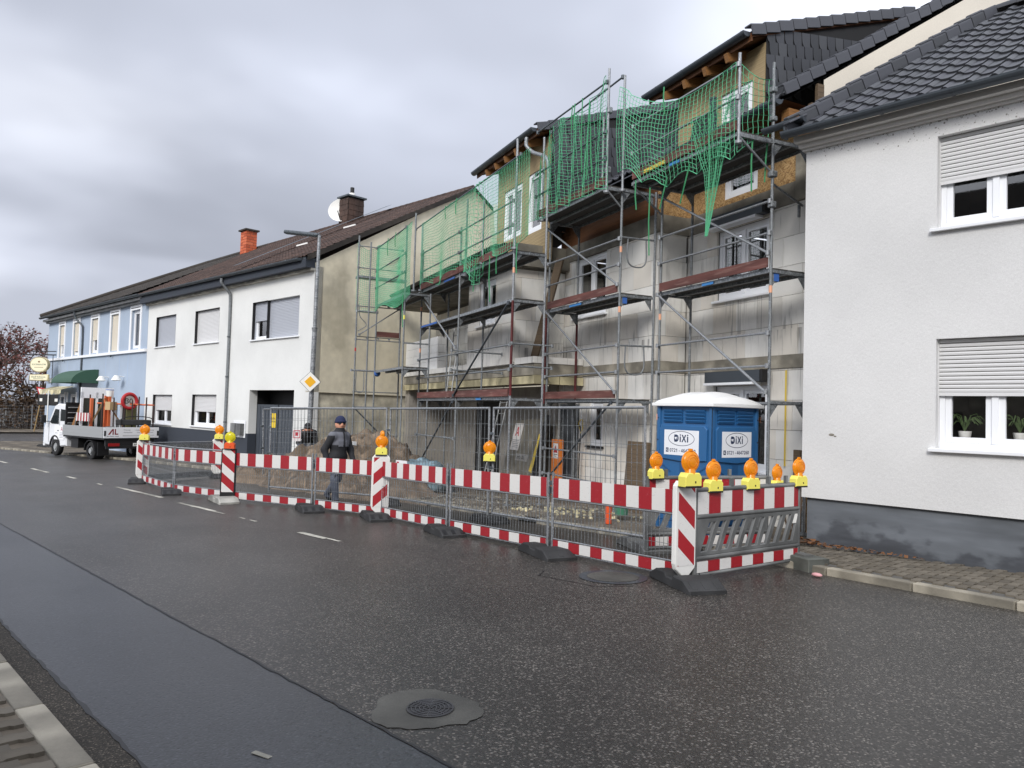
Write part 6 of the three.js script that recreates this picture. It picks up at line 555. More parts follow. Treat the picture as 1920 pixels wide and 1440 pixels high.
{ // blue house with pub front
  const h = thing('blue_house', 'pale blue old house with narrow windows and green awning', 'house', HO, HR); const X0 = -30.5, X1 = -14.42; const ws = [-27.9, -25.15, -21.95, -18.85, -15.95], up = ws.map((x, i) => [x - 0.5 - i * 0.02, x + 0.5 + i * 0.02, 4.36, 6.18]), dn = [[-28.3, -26.75, 0.9, 2.2], [-26.15, -24.6, 0.9, 2.2], [-23.2, -21.2, -0.9, 2.4]];
  const g = ext(rect(X0, X1, -1.0, 6.5), 0.3, wallHoles([...up, ...dn])); g.translate(0, 0, -0.3); mesh('wall', g, M.blueWall, h); mesh('left_wall', bb(X0 - 0.3, X0, -1.0, 6.5, -12, -0.001), M.blueWall, h);
  const open = [0.62, 0.86, 0.62, 1, 0]; up.forEach((u, i) => { const w = windowUnit(h, ...u, 0, 0.1, { sashes: 1, frame: 0.1, shut: open[i] || undefined, sm: M.beige, sill: false }); mesh('surround', [bb(u[0] - 0.17, u[0], 4.3, 6.42, -0.02, 0.04), bb(u[1], u[1] + 0.17, 4.3, 6.42, -0.02, 0.04), bb(u[0], u[1], 6.18, 6.42, -0.02, 0.04)], M.pvc, w); mesh('lintel_line', bb(u[0] - 0.02, u[1] + 0.02, 6.27, 6.3, 0.041, 0.07), M.greyPlastic, w); });
  mesh('string_course', [bb(X0 - 0.05, X1, 4.16, 4.29, -0.02, 0.11)], M.pvc, h); mesh('cornice', [bb(X0 - 0.2, X1, 6.42, 6.52, -0.05, 0.2), bb(X0 - 0.35, X1, 6.52, 6.64, -0.05, 0.34)], M.greyPlastic, h); gutter(h, [X0 - 0.5, 6.78, 0.44], [X1, 6.74, 0.44], 0.1, M.zinc);
  for (const d of dn.slice(0, 2)) { const w = windowUnit(h, ...d, 0, 0.12, { sashes: 1, frame: 0.12, sill: true, room: M.woodDark }); mesh('surround', [bb(d[0] - 0.16, d[0], 0.85, 2.3, -0.02, 0.05), bb(d[1], d[1] + 0.16, 0.85, 2.3, -0.02, 0.05)], M.pvc, w); } const dr = new THREE.Group(); dr.name = 'door'; h.add(dr); mesh('leaf', bb(-23.18, -21.22, -0.95, 2.38, -0.2, -0.14), M.dark, dr);
  mesh('downpipe', [path([[-24.2, 6.7, 0.42], [-24.2, 6.5, 0.42], [-24.1, 6.2, 0.3], [-23.85, 5.9, 0.1], [-23.85, 5.6, 0.07], [-23.85, -0.6, 0.07]], 0.05, 8, 50)], M.zinc, h);
  const aw = new THREE.Group(); aw.name = 'awning'; h.add(aw); mesh('canopy', (() => { const P = [], I = []; for (let i = 0; i <= 10; i++) { const a = Math.PI / 2 * i / 10; for (const x of [-24.6, -21.0]) P.push(x, 2.75 + Math.sin(a) * 0.72, 0.02 + Math.cos(a) * 1.25); } for (let i = 0; i < 10; i++) { const k = i * 2; I.push(k, k + 1, k + 2, k + 1, k + 3, k + 2); } return tris(P, I); })(), M.awning, aw); for (const x of [-24.6, -21.0]) mesh('side', (() => { const P = [x, 2.75, 0.02], I = []; for (let i = 0; i <= 10; i++) { const a = Math.PI / 2 * i / 10; P.push(x, 2.75 + Math.sin(a) * 0.72, 0.02 + Math.cos(a) * 1.25); } for (let i = 0; i < 10; i++) I.push(0, i + 1, i + 2); return tris(P, I); })(), M.awning, aw);
  const bl = new THREE.Group(); bl.name = 'window_awning'; h.add(bl); mesh('cloth', [quad([-28.9, 2.62, 0.08], [-24.7, 2.62, 0.08], [-24.7, 2.4, 0.75], [-28.9, 2.4, 0.75])], M.foam, bl); const fr = []; for (let x = -28.9; x < -24.75; x += 0.2) fr.push(quad([x, 2.4, 0.75], [x + 0.2, 2.4, 0.75], [x + 0.19, 2.4 - rr(0.16, 0.3), 0.77], [x + 0.01, 2.4 - rr(0.16, 0.3), 0.77])); mesh('fringe', fr, M.foam, bl);
  for (const x of [-28.2, -25.4, -19.4, -17.2]) { const l = new THREE.Group(); l.name = 'wall_lamp'; h.add(l); mesh('shade', [cyl(0.1, 0.24, 0.22, 10, x, 2.98, 0.35), cyl(0.17, 0.17, 0.05, 10, x, 2.86, 0.35)], M.whitePlastic, l); mesh('arm', tube([x, 3.05, 0], [x, 3.08, 0.35], 0.02), M.whitePlastic, l); } mesh('street_plate', bb(-30.0, -29.3, 2.92, 3.12, 0.001, 0.02), M.scafBlue, h); mesh('facade_seam', [-28.6, -26.6, -20.0, -18.0, -16.8].map((x) => bb(x, x + 0.03, 2.6, 4.15, -0.001, 0.004)), mat(col(160, 182, 210), 0.9), h); mesh('drip_spout', [-27.2, -19.0].map((x) => box(0.06, 0.12, 0.06, x, 4.1, 0.1)), M.zinc, h);
  const rf = new THREE.Group(); rf.name = 'roof'; h.add(rf); stuff(mesh('roof_tiles', waveRoof(X0 - 0.5, -16.4, 6.8, 0.42, 10.42, -6.7, 22, 0.24, (x, t) => x > X0 - 0.5 + t * 7.1), M.greyTile, rf)); mesh('hip_end', tris([X0 - 0.5, 6.78, 0.42, X0 - 0.5, 6.78, -13.6, X0 + 6.6, 10.42, -6.7], [0, 1, 2]), M.greyTile, rf); mesh('back_slope', tris([X0 + 6.6, 10.42, -6.7, -16.4, 10.42, -6.7, -16.4, 6.3, -13.8, X0 - 0.5, 6.3, -13.8], [0, 1, 2, 0, 2, 3]), M.greyTile, rf); mesh('hip_tiles', [path([[X0 - 0.5, 6.9, 0.42], [X0 + 3, 8.7, -3.1], [X0 + 6.6, 10.48, -6.7]], 0.13, 6, 20), tube([X0 + 6.6, 10.48, -6.7], [-16.4, 10.5, -6.7], 0.12)], M.greyTile, rf);
  const ch = new THREE.Group(); ch.name = 'chimney'; h.add(ch); mesh('core', bb(-18.08, -17.42, 9.6, 11.34, -6.5, -5.92), M.mortar, ch); for (let r = 0; r < 11; r++) { const y = 9.65 + r * 0.152; for (let i = 0; i < 2; i++) { const o = r % 2 ? 0.1 : -0.08; mesh('brick', bb(i ? -17.76 + o : -18.1, i ? -17.4 : -17.785 + o, y, y + 0.132, -5.925, -5.9), M.brick[rnd() * 3 | 0], ch); mesh('brick', bb(-17.425, -17.4, y, y + 0.132, i ? -6.5 : -6.2 + o, i ? -6.225 + o : -5.92), M.brick[rnd() * 3 | 0], ch); } } mesh('cap', bb(-18.2, -17.3, 11.34, 11.42, -6.6, -5.8), M.greyTile, ch);
}
function signText(w, h, draw) { return printMat(canvasTex(w, h, draw)); }
{ const s = thing('pub_sign', 'oval cream pub sign hanging from an iron bracket', 'sign', [-50.5, 3.2, -10.3], 0.55); mesh('bracket', [tube([-1.2, 1.22, 0], [1.1, 1.22, 0], 0.035), tube([-0.5, 1.42, 0], [1.1, 1.42, 0], 0.025), tube([-0.5, 1.22, 0], [-0.5, 1.42, 0], 0.02), tube([0.9, -0.5, 0], [0.9, 1.22, 0], 0.02), tube([0.6, -0.4, 0], [0.95, -0.4, 0], 0.02)], M.black, s); mesh('oval', [(() => { const c = new THREE.CylinderGeometry(0.66, 0.66, 0.16, 36); c.scale(1, 1, 0.68); c.rotateX(Math.PI / 2); c.translate(0, 0.65, 0); return c; })()], M.foam, s); const o = new THREE.CircleGeometry(0.6, 36); o.scale(1, 0.66, 1); o.translate(0, 0.65, 0.083); mesh('face', o, signText(256, 256, (g) => { g.fillStyle = '#efe7c6'; g.fillRect(0, 0, 256, 256); g.fillStyle = '#2c4a34'; g.font = 'bold 38px serif'; g.textAlign = 'center'; g.fillText('EICHBAUM', 128, 140); g.fillStyle = '#7a5a34'; g.beginPath(); g.arc(128, 76, 16, 0, 7); g.fill(); g.fillRect(60, 176, 136, 8); }), s); mesh('panel', rbox(1.36, 0.38, 0.14, 0.05, 0, -0.1, 0), M.foam, s); const p = new THREE.PlaneGeometry(1.22, 0.28); p.translate(0, -0.1, 0.073); mesh('lettering', p, signText(256, 64, (g) => { g.fillStyle = '#efe7c6'; g.fillRect(0, 0, 256, 64); g.fillStyle = '#2c4a34'; g.font = 'italic bold 30px serif'; g.textAlign = 'center'; g.fillText('Stadt Schwetz.', 128, 34); g.fillRect(50, 46, 156, 5); }), s); }
// ---------------------------------------------------------------- street lamp with priority-road sign
{ const l = thing('street_lamp', 'tall grey street lamp at the corner of the white house', 'street lamp', [-20.4, gy(-20.4), -11.2]); mesh('pole', [tube([-0.12, 0, 0], [-0.02, 4.4, 0], 0.075, 12, 0.07), tube([-0.02, 4.4, 0], [0.04, 7.25, 0], 0.052, 12, 0.045), cyl(0.09, 0.07, 0.12, 12, -0.02, 4.42, 0)], M.galv, l); mesh('head', [(() => { const g = rbox(1.25, 0.12, 0.2, 0.05, -0.62, 0.1, 0.25, 0, 0.45, -0.14); g.translate(0.05, 7.25, 0.0); return g; })()], M.zinc, l);
  const s = thing('priority_sign', 'yellow and white diamond priority road sign on the lamp post', 'traffic sign', [-20.34, 2.6, -11.08], 0.95); const d = (r, z) => { const g = ext([[0, r], [r, 0], [0, -r], [-r, 0]], 0.008, [], 0.003); g.translate(0, 0, z); return g; }; mesh('edge', d(0.305, 0), M.greyPlastic, s); mesh('white_face', d(0.288, 0.006), M.whitePlastic, s); mesh('yellow_face', d(0.165, 0.012), mat(col(236, 176, 32), 0.4), s); mesh('clamp', bb(-0.08, 0.08, -0.03, 0.03, -0.14, -0.005), M.zinc, s); }

// ---------------------------------------------------------------- flatbed truck and its load
const TR = { a: 11 * Math.PI / 180, rl: [-32.8, -9.0] };
const trY = gy(-36) + 0.0; // local: x forward from the tail, z to the right of travel... x runs towards -X of the street
function truckFrame(o) { o.rotation.y = Math.PI + TR.a; o.position.set(TR.rl[0], trY, TR.rl[1]); return o; } // local +x = heading, local +z = right-hand side of travel
{
  const t = truckFrame(thing('flatbed_truck', 'white flatbed truck loaded with building gear in front of the blue house', 'truck'));
  const BL = 3.42, BW = 2.2, y0 = 0.92, y1 = 1.36, Z = (z) => z; // bed z from 0 (left) to BW (right)
  mesh('bed_floor', bb(0, BL, y0 - 0.06, y0, 0, BW), M.black, t); mesh('side_board', [bb(0.04, BL, y0 + 0.01, y1, -0.03, 0), bb(0.04, BL, y0 + 0.14, y0 + 0.16, -0.036, -0.03), bb(0.04, BL, y0 + 0.28, y0 + 0.3, -0.036, -0.03)], M.alu, t, 'silver aluminium drop side'); mesh('side_board', bb(0.04, BL, y0 + 0.01, y1, BW, BW + 0.03), M.alu, t);
  const tg = new THREE.Group(); tg.name = 'tailgate'; t.add(tg); mesh('board', bb(-0.035, -0.002, y0 + 0.01, y1, -0.03, BW + 0.03), M.truckWhite, tg); const tp = new THREE.PlaneGeometry(BW - 0.1, y1 - y0 - 0.05); tp.rotateY(-Math.PI / 2); tp.translate(-0.038, (y0 + y1) / 2, BW / 2); mesh('lettering', tp, signText(1024, 200, (g) => { g.fillStyle = '#e4e4e6'; g.fillRect(0, 0, 1024, 200); g.fillStyle = '#7c1f2a'; g.beginPath(); g.moveTo(40, 140); g.lineTo(120, 24); g.lineTo(150, 24); g.lineTo(80, 140); g.fill(); g.fillRect(128, 24, 24, 116); g.fillRect(170, 24, 24, 116); g.fillRect(170, 116, 70, 24); g.fillStyle = '#2a2c34'; g.font = 'bold 24px sans-serif'; g.fillText('BAU-TRANSL. GmbH', 24, 180); g.font = '34px sans-serif'; g.fillText('\u2022 Planung', 330, 56); g.fillText('\u2022 Rohbauten', 330, 106); g.fillText('\u2022 Ausbau', 560, 56); g.fillText('\u2022 Schl.', 590, 106); g.fillText('Sanierung', 800, 56); g.fillText('Bauten', 840, 106); g.fillRect(330, 150, 640, 5); g.fillRect(330, 168, 560, 4); }), tg); mesh('latch', [bb(-0.05, -0.03, y0 + 0.1, y0 + 0.3, -0.02, 0.05), bb(-0.05, -0.03, y0 + 0.1, y0 + 0.3, BW - 0.05, BW + 0.02)], M.black, tg);
  mesh('chassis', [bb(0.1, 5.0, 0.55, 0.86, 0.62, 0.78), bb(0.1, 5.0, 0.55, 0.86, BW - 0.78, BW - 0.62), bb(0.05, 0.15, 0.6, 0.86, 0.1, BW - 0.1), bb(2.4, 3.0, 0.42, 0.84, 0.15, 0.6)], M.black, t); mesh('rear_bar', [bb(0.0, 0.06, 0.5, 0.62, 0.1, BW - 0.1)], M.black, t); mesh('tail_lamp', bb(-0.03, 0.0, 0.6, 0.72, 0.18, 0.62), M.redLens, t); mesh('tail_lamp', bb(-0.03, 0.0, 0.6, 0.72, BW - 0.62, BW - 0.18), M.redLens, t); const np = new THREE.PlaneGeometry(0.52, 0.13); np.rotateY(-Math.PI / 2); np.translate(-0.033, 0.66, 1.42); mesh('number_plate', np, signText(256, 64, (g) => { g.fillStyle = '#dcdcd8'; g.fillRect(0, 0, 256, 64); g.fillStyle = '#222'; g.font = 'bold 42px sans-serif'; g.fillText('MA\u00b7AL 20', 20, 48); }), t); mesh('mud_flap', [bb(0.55, 0.58, 0.2, 0.75, 0.05, 0.5), bb(0.55, 0.58, 0.2, 0.75, BW - 0.5, BW - 0.05)], M.black, t);
  const wheel = (x, z, dbl) => { const w = new THREE.Group(); w.name = 'wheel'; t.add(w); const tw = dbl ? 0.46 : 0.22; mesh('tyre', [(() => { const pr = [[0.2, -tw / 2], [0.33, -tw / 2], [0.37, -tw / 2 + 0.04], [0.37, tw / 2 - 0.04], [0.33, tw / 2], [0.2, tw / 2]].map((p) => new THREE.Vector2(...p)); const l = new THREE.LatheGeometry(pr, 28); l.rotateX(Math.PI / 2); l.translate(x, 0.37, z); return l; })()], M.tyre, w); mesh('rim', [cyl(0.21, 0.21, tw * 0.7, 20, x, 0.37, z, Math.PI / 2), cyl(0.09, 0.11, tw + 0.02, 12, x, 0.37, z, Math.PI / 2)], M.alu, w); }; wheel(1.15, 0.28, true); wheel(1.15, BW - 0.28, true); wheel(4.35, 0.22); wheel(4.35, BW - 0.22);
  mesh('mudguard', [(() => { const a = []; for (let i = 0; i <= 12; i++) { const f = Math.PI * i / 12; a.push([1.15 + Math.cos(f) * 0.44, 0.37 + Math.sin(f) * 0.44]); } const b = a.slice().reverse().map(([x, y]) => [1.15 + (x - 1.15) * 0.94, 0.37 + (y - 0.37) * 0.94]); return ext([...a, ...b], 0.5); })()], M.black, t);
  // cab: rounded side profile, short nose
  const cab = new THREE.Group(); cab.name = 'cab'; t.add(cab); const prof = [[3.42, 0.5], [3.42, 2.05], [3.5, 2.16], [4.25, 2.18], [4.5, 2.1], [5.0, 1.42], [5.32, 1.3], [5.4, 1.15], [5.42, 0.5], [4.82, 0.45], [4.75, 0.66], [4.55, 0.83], [4.35, 0.86], [4.12, 0.82], [3.93, 0.64], [3.88, 0.45]]; const cg = ext(prof, BW - 0.3, [], 0.05); cg.translate(0, 0, 0.15); mesh('shell', cg, M.truckWhite, cab);
  for (const [z, s] of [[0.092, -1], [BW - 0.092, 1]]) { mesh('side_window', (() => { const g = ext([[4.08, 1.36], [4.08, 1.98], [4.42, 2.0], [4.86, 1.42], [4.7, 1.36]], 0.012); g.translate(0, 0, z - 0.006); return g; })(), mat(col(38, 44, 46), 0.08), cab); mesh('side_window', (() => { const g = ext([[3.55, 1.5], [3.55, 1.98], [3.92, 2.0], [3.92, 1.5]], 0.012); g.translate(0, 0, z - 0.006); return g; })(), mat(col(34, 40, 42), 0.08), cab); mesh('door_handle', box(0.12, 0.04, 0.03, 4.08, 1.08, z), M.black, cab); mesh('door_line', [box(0.012, 1.2, 0.006, 3.99, 1.3, z), box(0.012, 0.9, 0.006, 4.95, 1.0, z)], M.greyPlastic, cab); mesh('wheel_arch', (() => { const a = []; for (let i = 0; i <= 12; i++) { const f = Math.PI * i / 12; a.push([4.35 + Math.cos(f) * 0.48, 0.4 + Math.sin(f) * 0.48]); } const b = a.slice().reverse().map(([x, y]) => [4.35 + (x - 4.35) * 0.86, 0.4 + (y - 0.4) * 0.86]); const g = ext([...a, ...b], 0.03); g.translate(0, 0, z - 0.015); return g; })(), M.black, cab); mesh('mirror', [rbox(0.1, 0.34, 0.2, 0.03, 4.95, 1.55, z + s * 0.24), tube([4.85, 1.45, z], [4.93, 1.45, z + s * 0.2], 0.015)], M.black, cab); }
  const lp = new THREE.PlaneGeometry(0.9, 0.6); lp.rotateY(Math.PI); lp.translate(3.98, 1.0, 0.084); const lt = mesh('door_print', lp, (() => { const m = printMat(canvasTex(256, 170, (g) => { g.fillStyle = '#ecedef'; g.fillRect(0, 0, 256, 170); g.fillStyle = '#a03040'; g.font = 'bold 60px sans-serif'; g.fillText('AL', 168, 62); g.fillStyle = '#8a8c94'; for (let i = 0; i < 4; i++) g.fillRect(140, 86 + i * 18, 90, 5); g.fillRect(20, 90, 70, 6); })); return m; })(), cab); mesh('windscreen', quad([4.5, 2.06, 0.25], [4.99, 1.42, 0.2], [4.99, 1.42, BW - 0.2], [4.5, 2.06, BW - 0.25]), M.black, cab); mesh('head_lamp', [box(0.06, 0.16, 0.3, 5.44, 0.85, 0.35), box(0.06, 0.16, 0.3, 5.44, 0.85, BW - 0.35)], M.whitePlastic, cab); mesh('bumper', rbox(0.14, 0.22, BW - 0.2, 0.04, 5.42, 0.48, BW / 2), M.truckWhite, cab);
  const hb = new THREE.Group(); hb.name = 'headboard'; t.add(hb); mesh('frame', [bb(3.32, 3.38, y0, 2.3, 0.02, 0.08), bb(3.32, 3.38, y0, 2.3, BW - 0.08, BW - 0.02), bb(3.32, 3.38, 2.24, 2.3, 0.08, BW - 0.08), bb(3.34, 3.36, y0, 2.24, 0.08, BW - 0.08)], M.black, hb); for (let i = 0; i < 4; i++) mesh('rung', tube([3.3, 1.42 + i * 0.22, 0.1], [3.3, 1.42 + i * 0.22, BW - 0.6], 0.022), M.alu, hb);
}
{ // load, each thing by itself; positions in the truck frame
  const fr = new THREE.Matrix4().compose(E3(TR.rl[0], trY, TR.rl[1]), new THREE.Quaternion().setFromAxisAngle(E3(0, 1, 0), Math.PI + TR.a), E3(1, 1, 1)); const put = (o) => { truckFrame(o); return o; };
  const L = (name, label, cat, grp) => put(thing(name, label, cat, [0, 0, 0], 0, grp));
  let o = L('window_unit', 'white window unit standing on the truck bed behind the cab', 'window'); mesh('frame', [bb(2.55, 2.62, 0.93, 2.75, 0.25, 0.35), bb(2.55, 2.62, 0.93, 2.75, 0.85, 0.95), bb(2.55, 2.62, 0.93, 2.75, 1.5, 1.6), bb(2.55, 2.62, 2.5, 2.95, 0.25, 1.6), bb(2.55, 2.62, 0.93, 1.05, 0.35, 1.5)], M.pvc, o); mesh('pane', [bb(2.57, 2.59, 1.05, 2.5, 0.35, 0.85), bb(2.57, 2.59, 1.05, 2.5, 0.95, 1.5)], mat(col(60, 64, 60), 0.15), o);
  o = L('timber_plank', 'yellow plank leaning against the truck headboard', 'plank'); mesh('plank', [tube([3.0, 0.95, 0.1], [3.0, 2.6, 0.62], 0.09, 4)], M.wood, o);
  const pn = ['nearest the tailgate', 'second from the tailgate', 'third from the tailgate', 'fourth from the tailgate', 'fifth from the tailgate', 'sixth from the tailgate', 'seventh from the tailgate', 'nearest the white window unit'];
  [[0.1, 2.05, 2.45], [0.25, 1.8, 2.6], [0.45, 1.6, 2.62], [0.55, 1.4, 2.45], [0.8, 1.15, 2.6], [1.1, 0.9, 2.55], [1.5, 0.6, 2.7], [1.95, 0.35, 2.65]].forEach(([x, z, h], i) => { const p = L('steel_prop', 'dark steel prop standing on the truck bed, ' + pn[i], 'steel prop', 'steel props on the truck'); mesh('tube', tube([x, 0.93, z], [x + rr(-0.05, 0.05), h, z + rr(-0.03, 0.03)], 0.03, 8), M.steelDark, p); mesh('base_plate', box(0.12, 0.015, 0.12, x, 0.935, z), M.steelDark, p); });
  const bn = ['beside the window unit', 'in the middle of the load', 'behind the black rail']; [[1.8, 0.3, 2.5], [1.55, 0.75, 2.62], [1.45, 0.85, 2.6]].forEach(([x, z, h], i) => { const p = L('orange_beam', 'orange timber upright ' + bn[i] + ' on the truck', 'beam', 'orange uprights on the truck'); mesh('beam', bb(x, x + 0.1, 0.93, h, z, z + 0.1), M.orangeSteel, p); }); o = L('orange_rail', 'long orange rail lying across the truck load', 'rail'); mesh('rail', tube([0.1, 2.28, 2.05], [1.7, 2.3, 0.5], 0.035), M.orangeSteel, o);
  o = L('prohibition_sign', 'round red-rimmed traffic sign on top of the truck load', 'traffic sign'); mesh('rim', (() => { const g = new THREE.TorusGeometry(0.3, 0.07, 8, 32); g.rotateY(-Math.PI / 2); g.translate(0.75, 2.42, 1.35); return g; })(), M.red, o); mesh('face', (() => { const g = new THREE.CircleGeometry(0.3, 32); g.rotateY(-Math.PI / 2); g.translate(0.76, 2.42, 1.35); return g; })(), signText(128, 128, (g) => { g.fillStyle = '#cfcac4'; g.fillRect(0, 0, 128, 128); g.fillStyle = '#222'; g.font = 'bold 64px sans-serif'; g.fillText('30', 26, 86); }), o);
  o = L('striped_trestle', 'red and white striped barrier board leaning on the truck side', 'barrier'); const sb = box(1.15, 0.34, 0.02); sb.translate(1.95, 1.72, 0.08); mesh('board', sb, M.boardC, o); mesh('leg', tube([1.4, 0.95, 0.05], [1.45, 1.9, 0.08], 0.02), M.galvDull, o); mesh('leg', tube([2.6, 0.95, 0.05], [2.5, 1.9, 0.08], 0.02), M.galvDull, o);
  o = L('black_crate', 'black scuffed platform cart on the truck bed behind the tailgate', 'cart'); mesh('tray', rbox(0.5, 0.22, 1.25, 0.04, 0.35, 1.55, 1.35), M.rubber, o); mesh('handle', path([[0.1, 1.45, 0.7], [0.1, 1.7, 0.72], [0.1, 1.7, 2.0], [0.1, 1.4, 2.02]], 0.02, 6, 24), M.black, o); mesh('leg', tube([0.3, 0.93, 0.8], [0.3, 1.5, 0.8], 0.025), M.galvDull, o); mesh('leg', tube([0.3, 0.93, 1.9], [0.3, 1.5, 1.9], 0.025), M.galvDull, o);
  o = L('second_window_unit', 'white double window frame standing at the middle of the truck bed', 'window'); mesh('frame', [bb(1.15, 1.2, 0.93, 2.45, 1.2, 1.28), bb(1.15, 1.2, 0.93, 2.45, 1.9, 1.98), bb(1.15, 1.2, 2.36, 2.45, 1.28, 1.9), bb(1.15, 1.2, 0.93, 1.02, 1.28, 1.9)], M.pvc, o); mesh('pane', bb(1.17, 1.18, 1.02, 2.36, 1.28, 1.9), mat(col(70, 74, 70), 0.15), o);
  const sl = ['thin slat leaning left among the props on the truck', 'thin slat leaning right among the props on the truck', 'pale slat crossing the window unit on the truck']; [[2.2, 0.3, 1.9, 0.9, M.woodPale], [0.9, 1.5, 1.5, 0.7, M.wood], [2.45, 0.4, 2.4, 1.2, M.woodPale]].forEach(([x, z, x2, z2, m], i) => { const p = L('timber_batten', sl[i], 'slat'); mesh('batten', tube([x, 0.94, z], [x2, 2.5, z2], 0.03, 4), m, p); });
  o = L('folded_tarpaulin', 'grey bundle lying low on the truck bed', 'bundle'); mesh('bundle', [sph(0.3, 0.8, 1.15, 0.6, 1.6, 0.75, 1.3), sph(0.24, 1.3, 1.1, 1.1, 1.4, 0.7, 1.4)], M.rubberGrey, o);
  o = L('olive_board', 'olive green board standing in the truck load', 'board'); mesh('panel', bb(0.95, 1.0, 0.93, 2.2, 1.35, 1.75), mat(col(104, 102, 66), 0.85), o); o = L('insulation_sheet', 'white sheet material standing in the truck load', 'board'); mesh('panel', bb(1.3, 1.34, 0.93, 2.35, 1.0, 1.12), M.pvc, o); o = L('cardboard_box', 'tan box wedged among the props on the truck', 'box'); mesh('box', [rbox(0.3, 0.34, 0.34, 0.01, 1.25, 2.2, 0.85, 0, 0.2)], M.cardboard, o); o = L('blue_bucket', 'pale bucket on top of the truck load', 'bucket'); mesh('bucket', cyl(0.15, 0.12, 0.26, 12, 1.2, 2.72, 0.75), M.whitePlastic, o); mesh('lid', cyl(0.155, 0.155, 0.03, 12, 1.2, 2.86, 0.75), M.scafBlue, o);
}
// ---------------------------------------------------------------- far end of the street
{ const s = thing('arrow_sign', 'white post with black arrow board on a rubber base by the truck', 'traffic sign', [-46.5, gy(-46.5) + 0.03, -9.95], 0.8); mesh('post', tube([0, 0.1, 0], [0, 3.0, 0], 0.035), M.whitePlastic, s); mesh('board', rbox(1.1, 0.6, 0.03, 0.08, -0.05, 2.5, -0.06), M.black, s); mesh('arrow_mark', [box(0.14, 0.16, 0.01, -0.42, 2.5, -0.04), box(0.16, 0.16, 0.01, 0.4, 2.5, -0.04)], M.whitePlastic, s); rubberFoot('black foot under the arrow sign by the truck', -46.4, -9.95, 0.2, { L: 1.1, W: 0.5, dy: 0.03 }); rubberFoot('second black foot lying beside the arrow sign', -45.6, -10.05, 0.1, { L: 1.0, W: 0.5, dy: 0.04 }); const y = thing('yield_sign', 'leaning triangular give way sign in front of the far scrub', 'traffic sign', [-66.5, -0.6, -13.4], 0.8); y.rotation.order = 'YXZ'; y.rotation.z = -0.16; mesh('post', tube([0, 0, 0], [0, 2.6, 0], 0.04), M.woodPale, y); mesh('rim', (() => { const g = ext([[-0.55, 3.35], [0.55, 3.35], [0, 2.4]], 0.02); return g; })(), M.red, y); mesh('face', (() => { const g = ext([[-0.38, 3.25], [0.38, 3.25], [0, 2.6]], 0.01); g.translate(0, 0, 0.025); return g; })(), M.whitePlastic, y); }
{ const b = thing('white_tank', 'whitewashed concrete block standing before the far fence', 'concrete block', [-69.5, -0.6, -10.2], 0.8); mesh('body', [rbox(3.6, 1.15, 1.2, 0.1, -0.9, 0.78, 0), rbox(3.3, 0.3, 1.1, 0.04, -0.9, 0.13, 0)], mat(col(206, 202, 192), 0.9, { map: T.mottle }), b); }
{ const f = thing('far_fence', 'wire mesh fence in front of the far scrub', 'fence', [-70.5, -0.6, -2], 0.0); for (let i = 0; i < 9; i++) mesh('post', tube([0, 0, -i * 2.5 - 2], [0, 1.95, -i * 2.5 - 2], 0.035), M.galvDull, f); const w = []; for (let y = 0.2; y < 1.9; y += 0.24) w.push(box(0.012, 0.012, 24, 0, y, -12)); for (let z = 0; z < 24; z += 0.3) w.push(box(0.008, 1.8, 0.008, 0, 0.95, -z)); stuff(mesh('wire_mesh', w, M.galvDull, f)); }
function tree(label, x, z, H, leaves, seed) { seedState = seed; const t = thing('tree', label, 'tree', [x, -0.65, z], rnd() * 6); const br = [], lf = []; const grow = (p, d, len, r, lvl) => { const q = [p[0] + d[0] * len, p[1] + d[1] * len, p[2] + d[2] * len]; br.push(tube(p, q, r, lvl > 2 ? 4 : 6, r * 0.68)); if (lvl >= 3) for (let k = 0; k < leaves; k++) { const u = rnd(), c = [lerp(p[0], q[0], u) + rr(-0.35, 0.35), lerp(p[1], q[1], u) + rr(-0.35, 0.35), lerp(p[2], q[2], u) + rr(-0.35, 0.35)]; const g = new THREE.PlaneGeometry(rr(0.1, 0.2), rr(0.08, 0.16)); g.rotateX(rnd() * 6); g.rotateY(rnd() * 6); g.translate(...c); lf.push(g); } if (lvl < 5) { const n = lvl < 1 ? 4 : 3; for (let i = 0; i < n; i++) { const v = E3(d[0] + rr(-0.75, 0.75), d[1] * 0.85 + rr(-0.1, 0.4), d[2] + rr(-0.75, 0.75)).normalize(); grow(q, [v.x, v.y, v.z], len * rr(0.62, 0.82), r * 0.62, lvl + 1); } } }; grow([0, 0, 0], [rr(-0.05, 0.05), 1, rr(-0.05, 0.05)], H * 0.26, H * 0.018, 0); mesh('trunk', br.slice(0, 1), M.bark, t); mesh('branches', br.slice(1), M.bark, t); mesh('crown', lf, M.leaf, t); return t; }
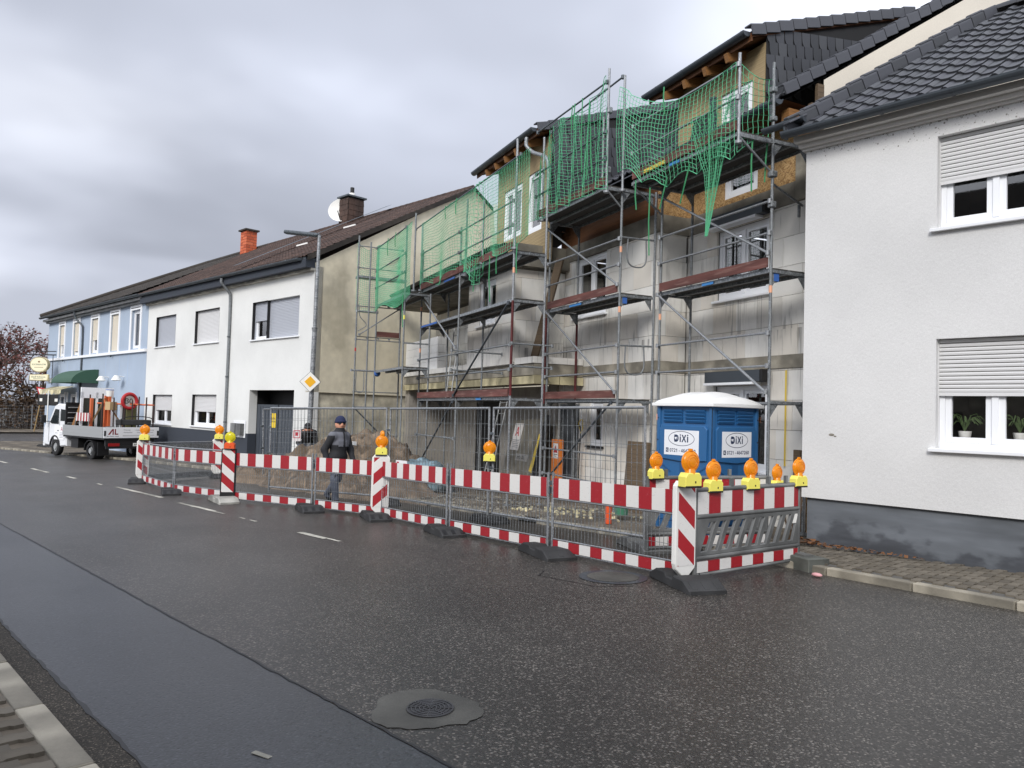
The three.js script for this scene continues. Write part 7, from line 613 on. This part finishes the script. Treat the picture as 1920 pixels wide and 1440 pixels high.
tree('tall bare tree with reddish leaves left of the pub sign', -79, -12.5, 11.2, 3, 901); tree('bare tree with reddish leaves at the left edge', -80, -8, 10, 3, 902); tree('bare tree behind the blue house corner', -84, -17.5, 10.5, 3, 903); tree('small bare tree between the far larger ones', -76, -10, 7.5, 3, 904); tree('bare tree cut by the left picture edge', -77, -4.5, 9.5, 3, 905); tree('thin bare tree in the gap beside the pub', -74, -14.5, 8, 2, 906);
{ seedState = 777; const gs = [], st = []; for (let i = 0; i < 9000; i++) { const z = rr(2, -26), h = 4.2 * Math.pow(rnd(), 0.9) * (0.75 + 0.5 * vn(z * 0.5 + 40, 0.3, 99, 8)), x = -72 - rr(0, 3.5); const g = new THREE.PlaneGeometry(rr(0.12, 0.3), rr(0.1, 0.24)); g.rotateX(rnd() * 6); g.rotateY(rnd() * 6); g.translate(x, -0.6 + h, z); gs.push(g); if (i % 9 === 0) st.push(strand([[x, -0.6, z], [x + rr(-0.2, 0.2), 0.6, z + rr(-0.3, 0.3)], [x + rr(-0.4, 0.4), rr(1.2, 4.2), z + rr(-0.6, 0.6)]], 0.018)); } const s = thing('scrub', 'dense brown winter scrub behind the far wire fence', 'scrub', [0, 0, 0]); s.userData.kind = 'stuff'; mesh('twigs', st, M.bark, s); mesh('dry_foliage', gs, M.scrub, s); seedState = 4242; }
// ---------------------------------------------------------------- house across the street, behind the camera (mirrored in the window panes)
{ const h = thing('house_across', 'house across the street mirrored in the upper window', 'house', [2, 0, 6]); mesh('wall', bb(-14, 9, 0, 5.2, 0, 8), M.greyCement, h); mesh('roof', [tris([-14.4, 5.1, -0.5, 9.4, 5.1, -0.5, 9.4, 10.6, 4, -14.4, 10.6, 4, -14.4, 5.1, 8.5, 9.4, 5.1, 8.5], [0, 1, 2, 0, 2, 3, 3, 2, 5, 3, 5, 4, 0, 3, 4, 1, 5, 2])], M.greyTile, h); for (const x of [-11, -7, -3, 1, 5]) for (const y of [1, 3.4]) mesh('window', bb(x, x + 1.3, y, y + 1.3, -0.03, -0.005), M.dark, h); }

renderer.render(scene, camera);
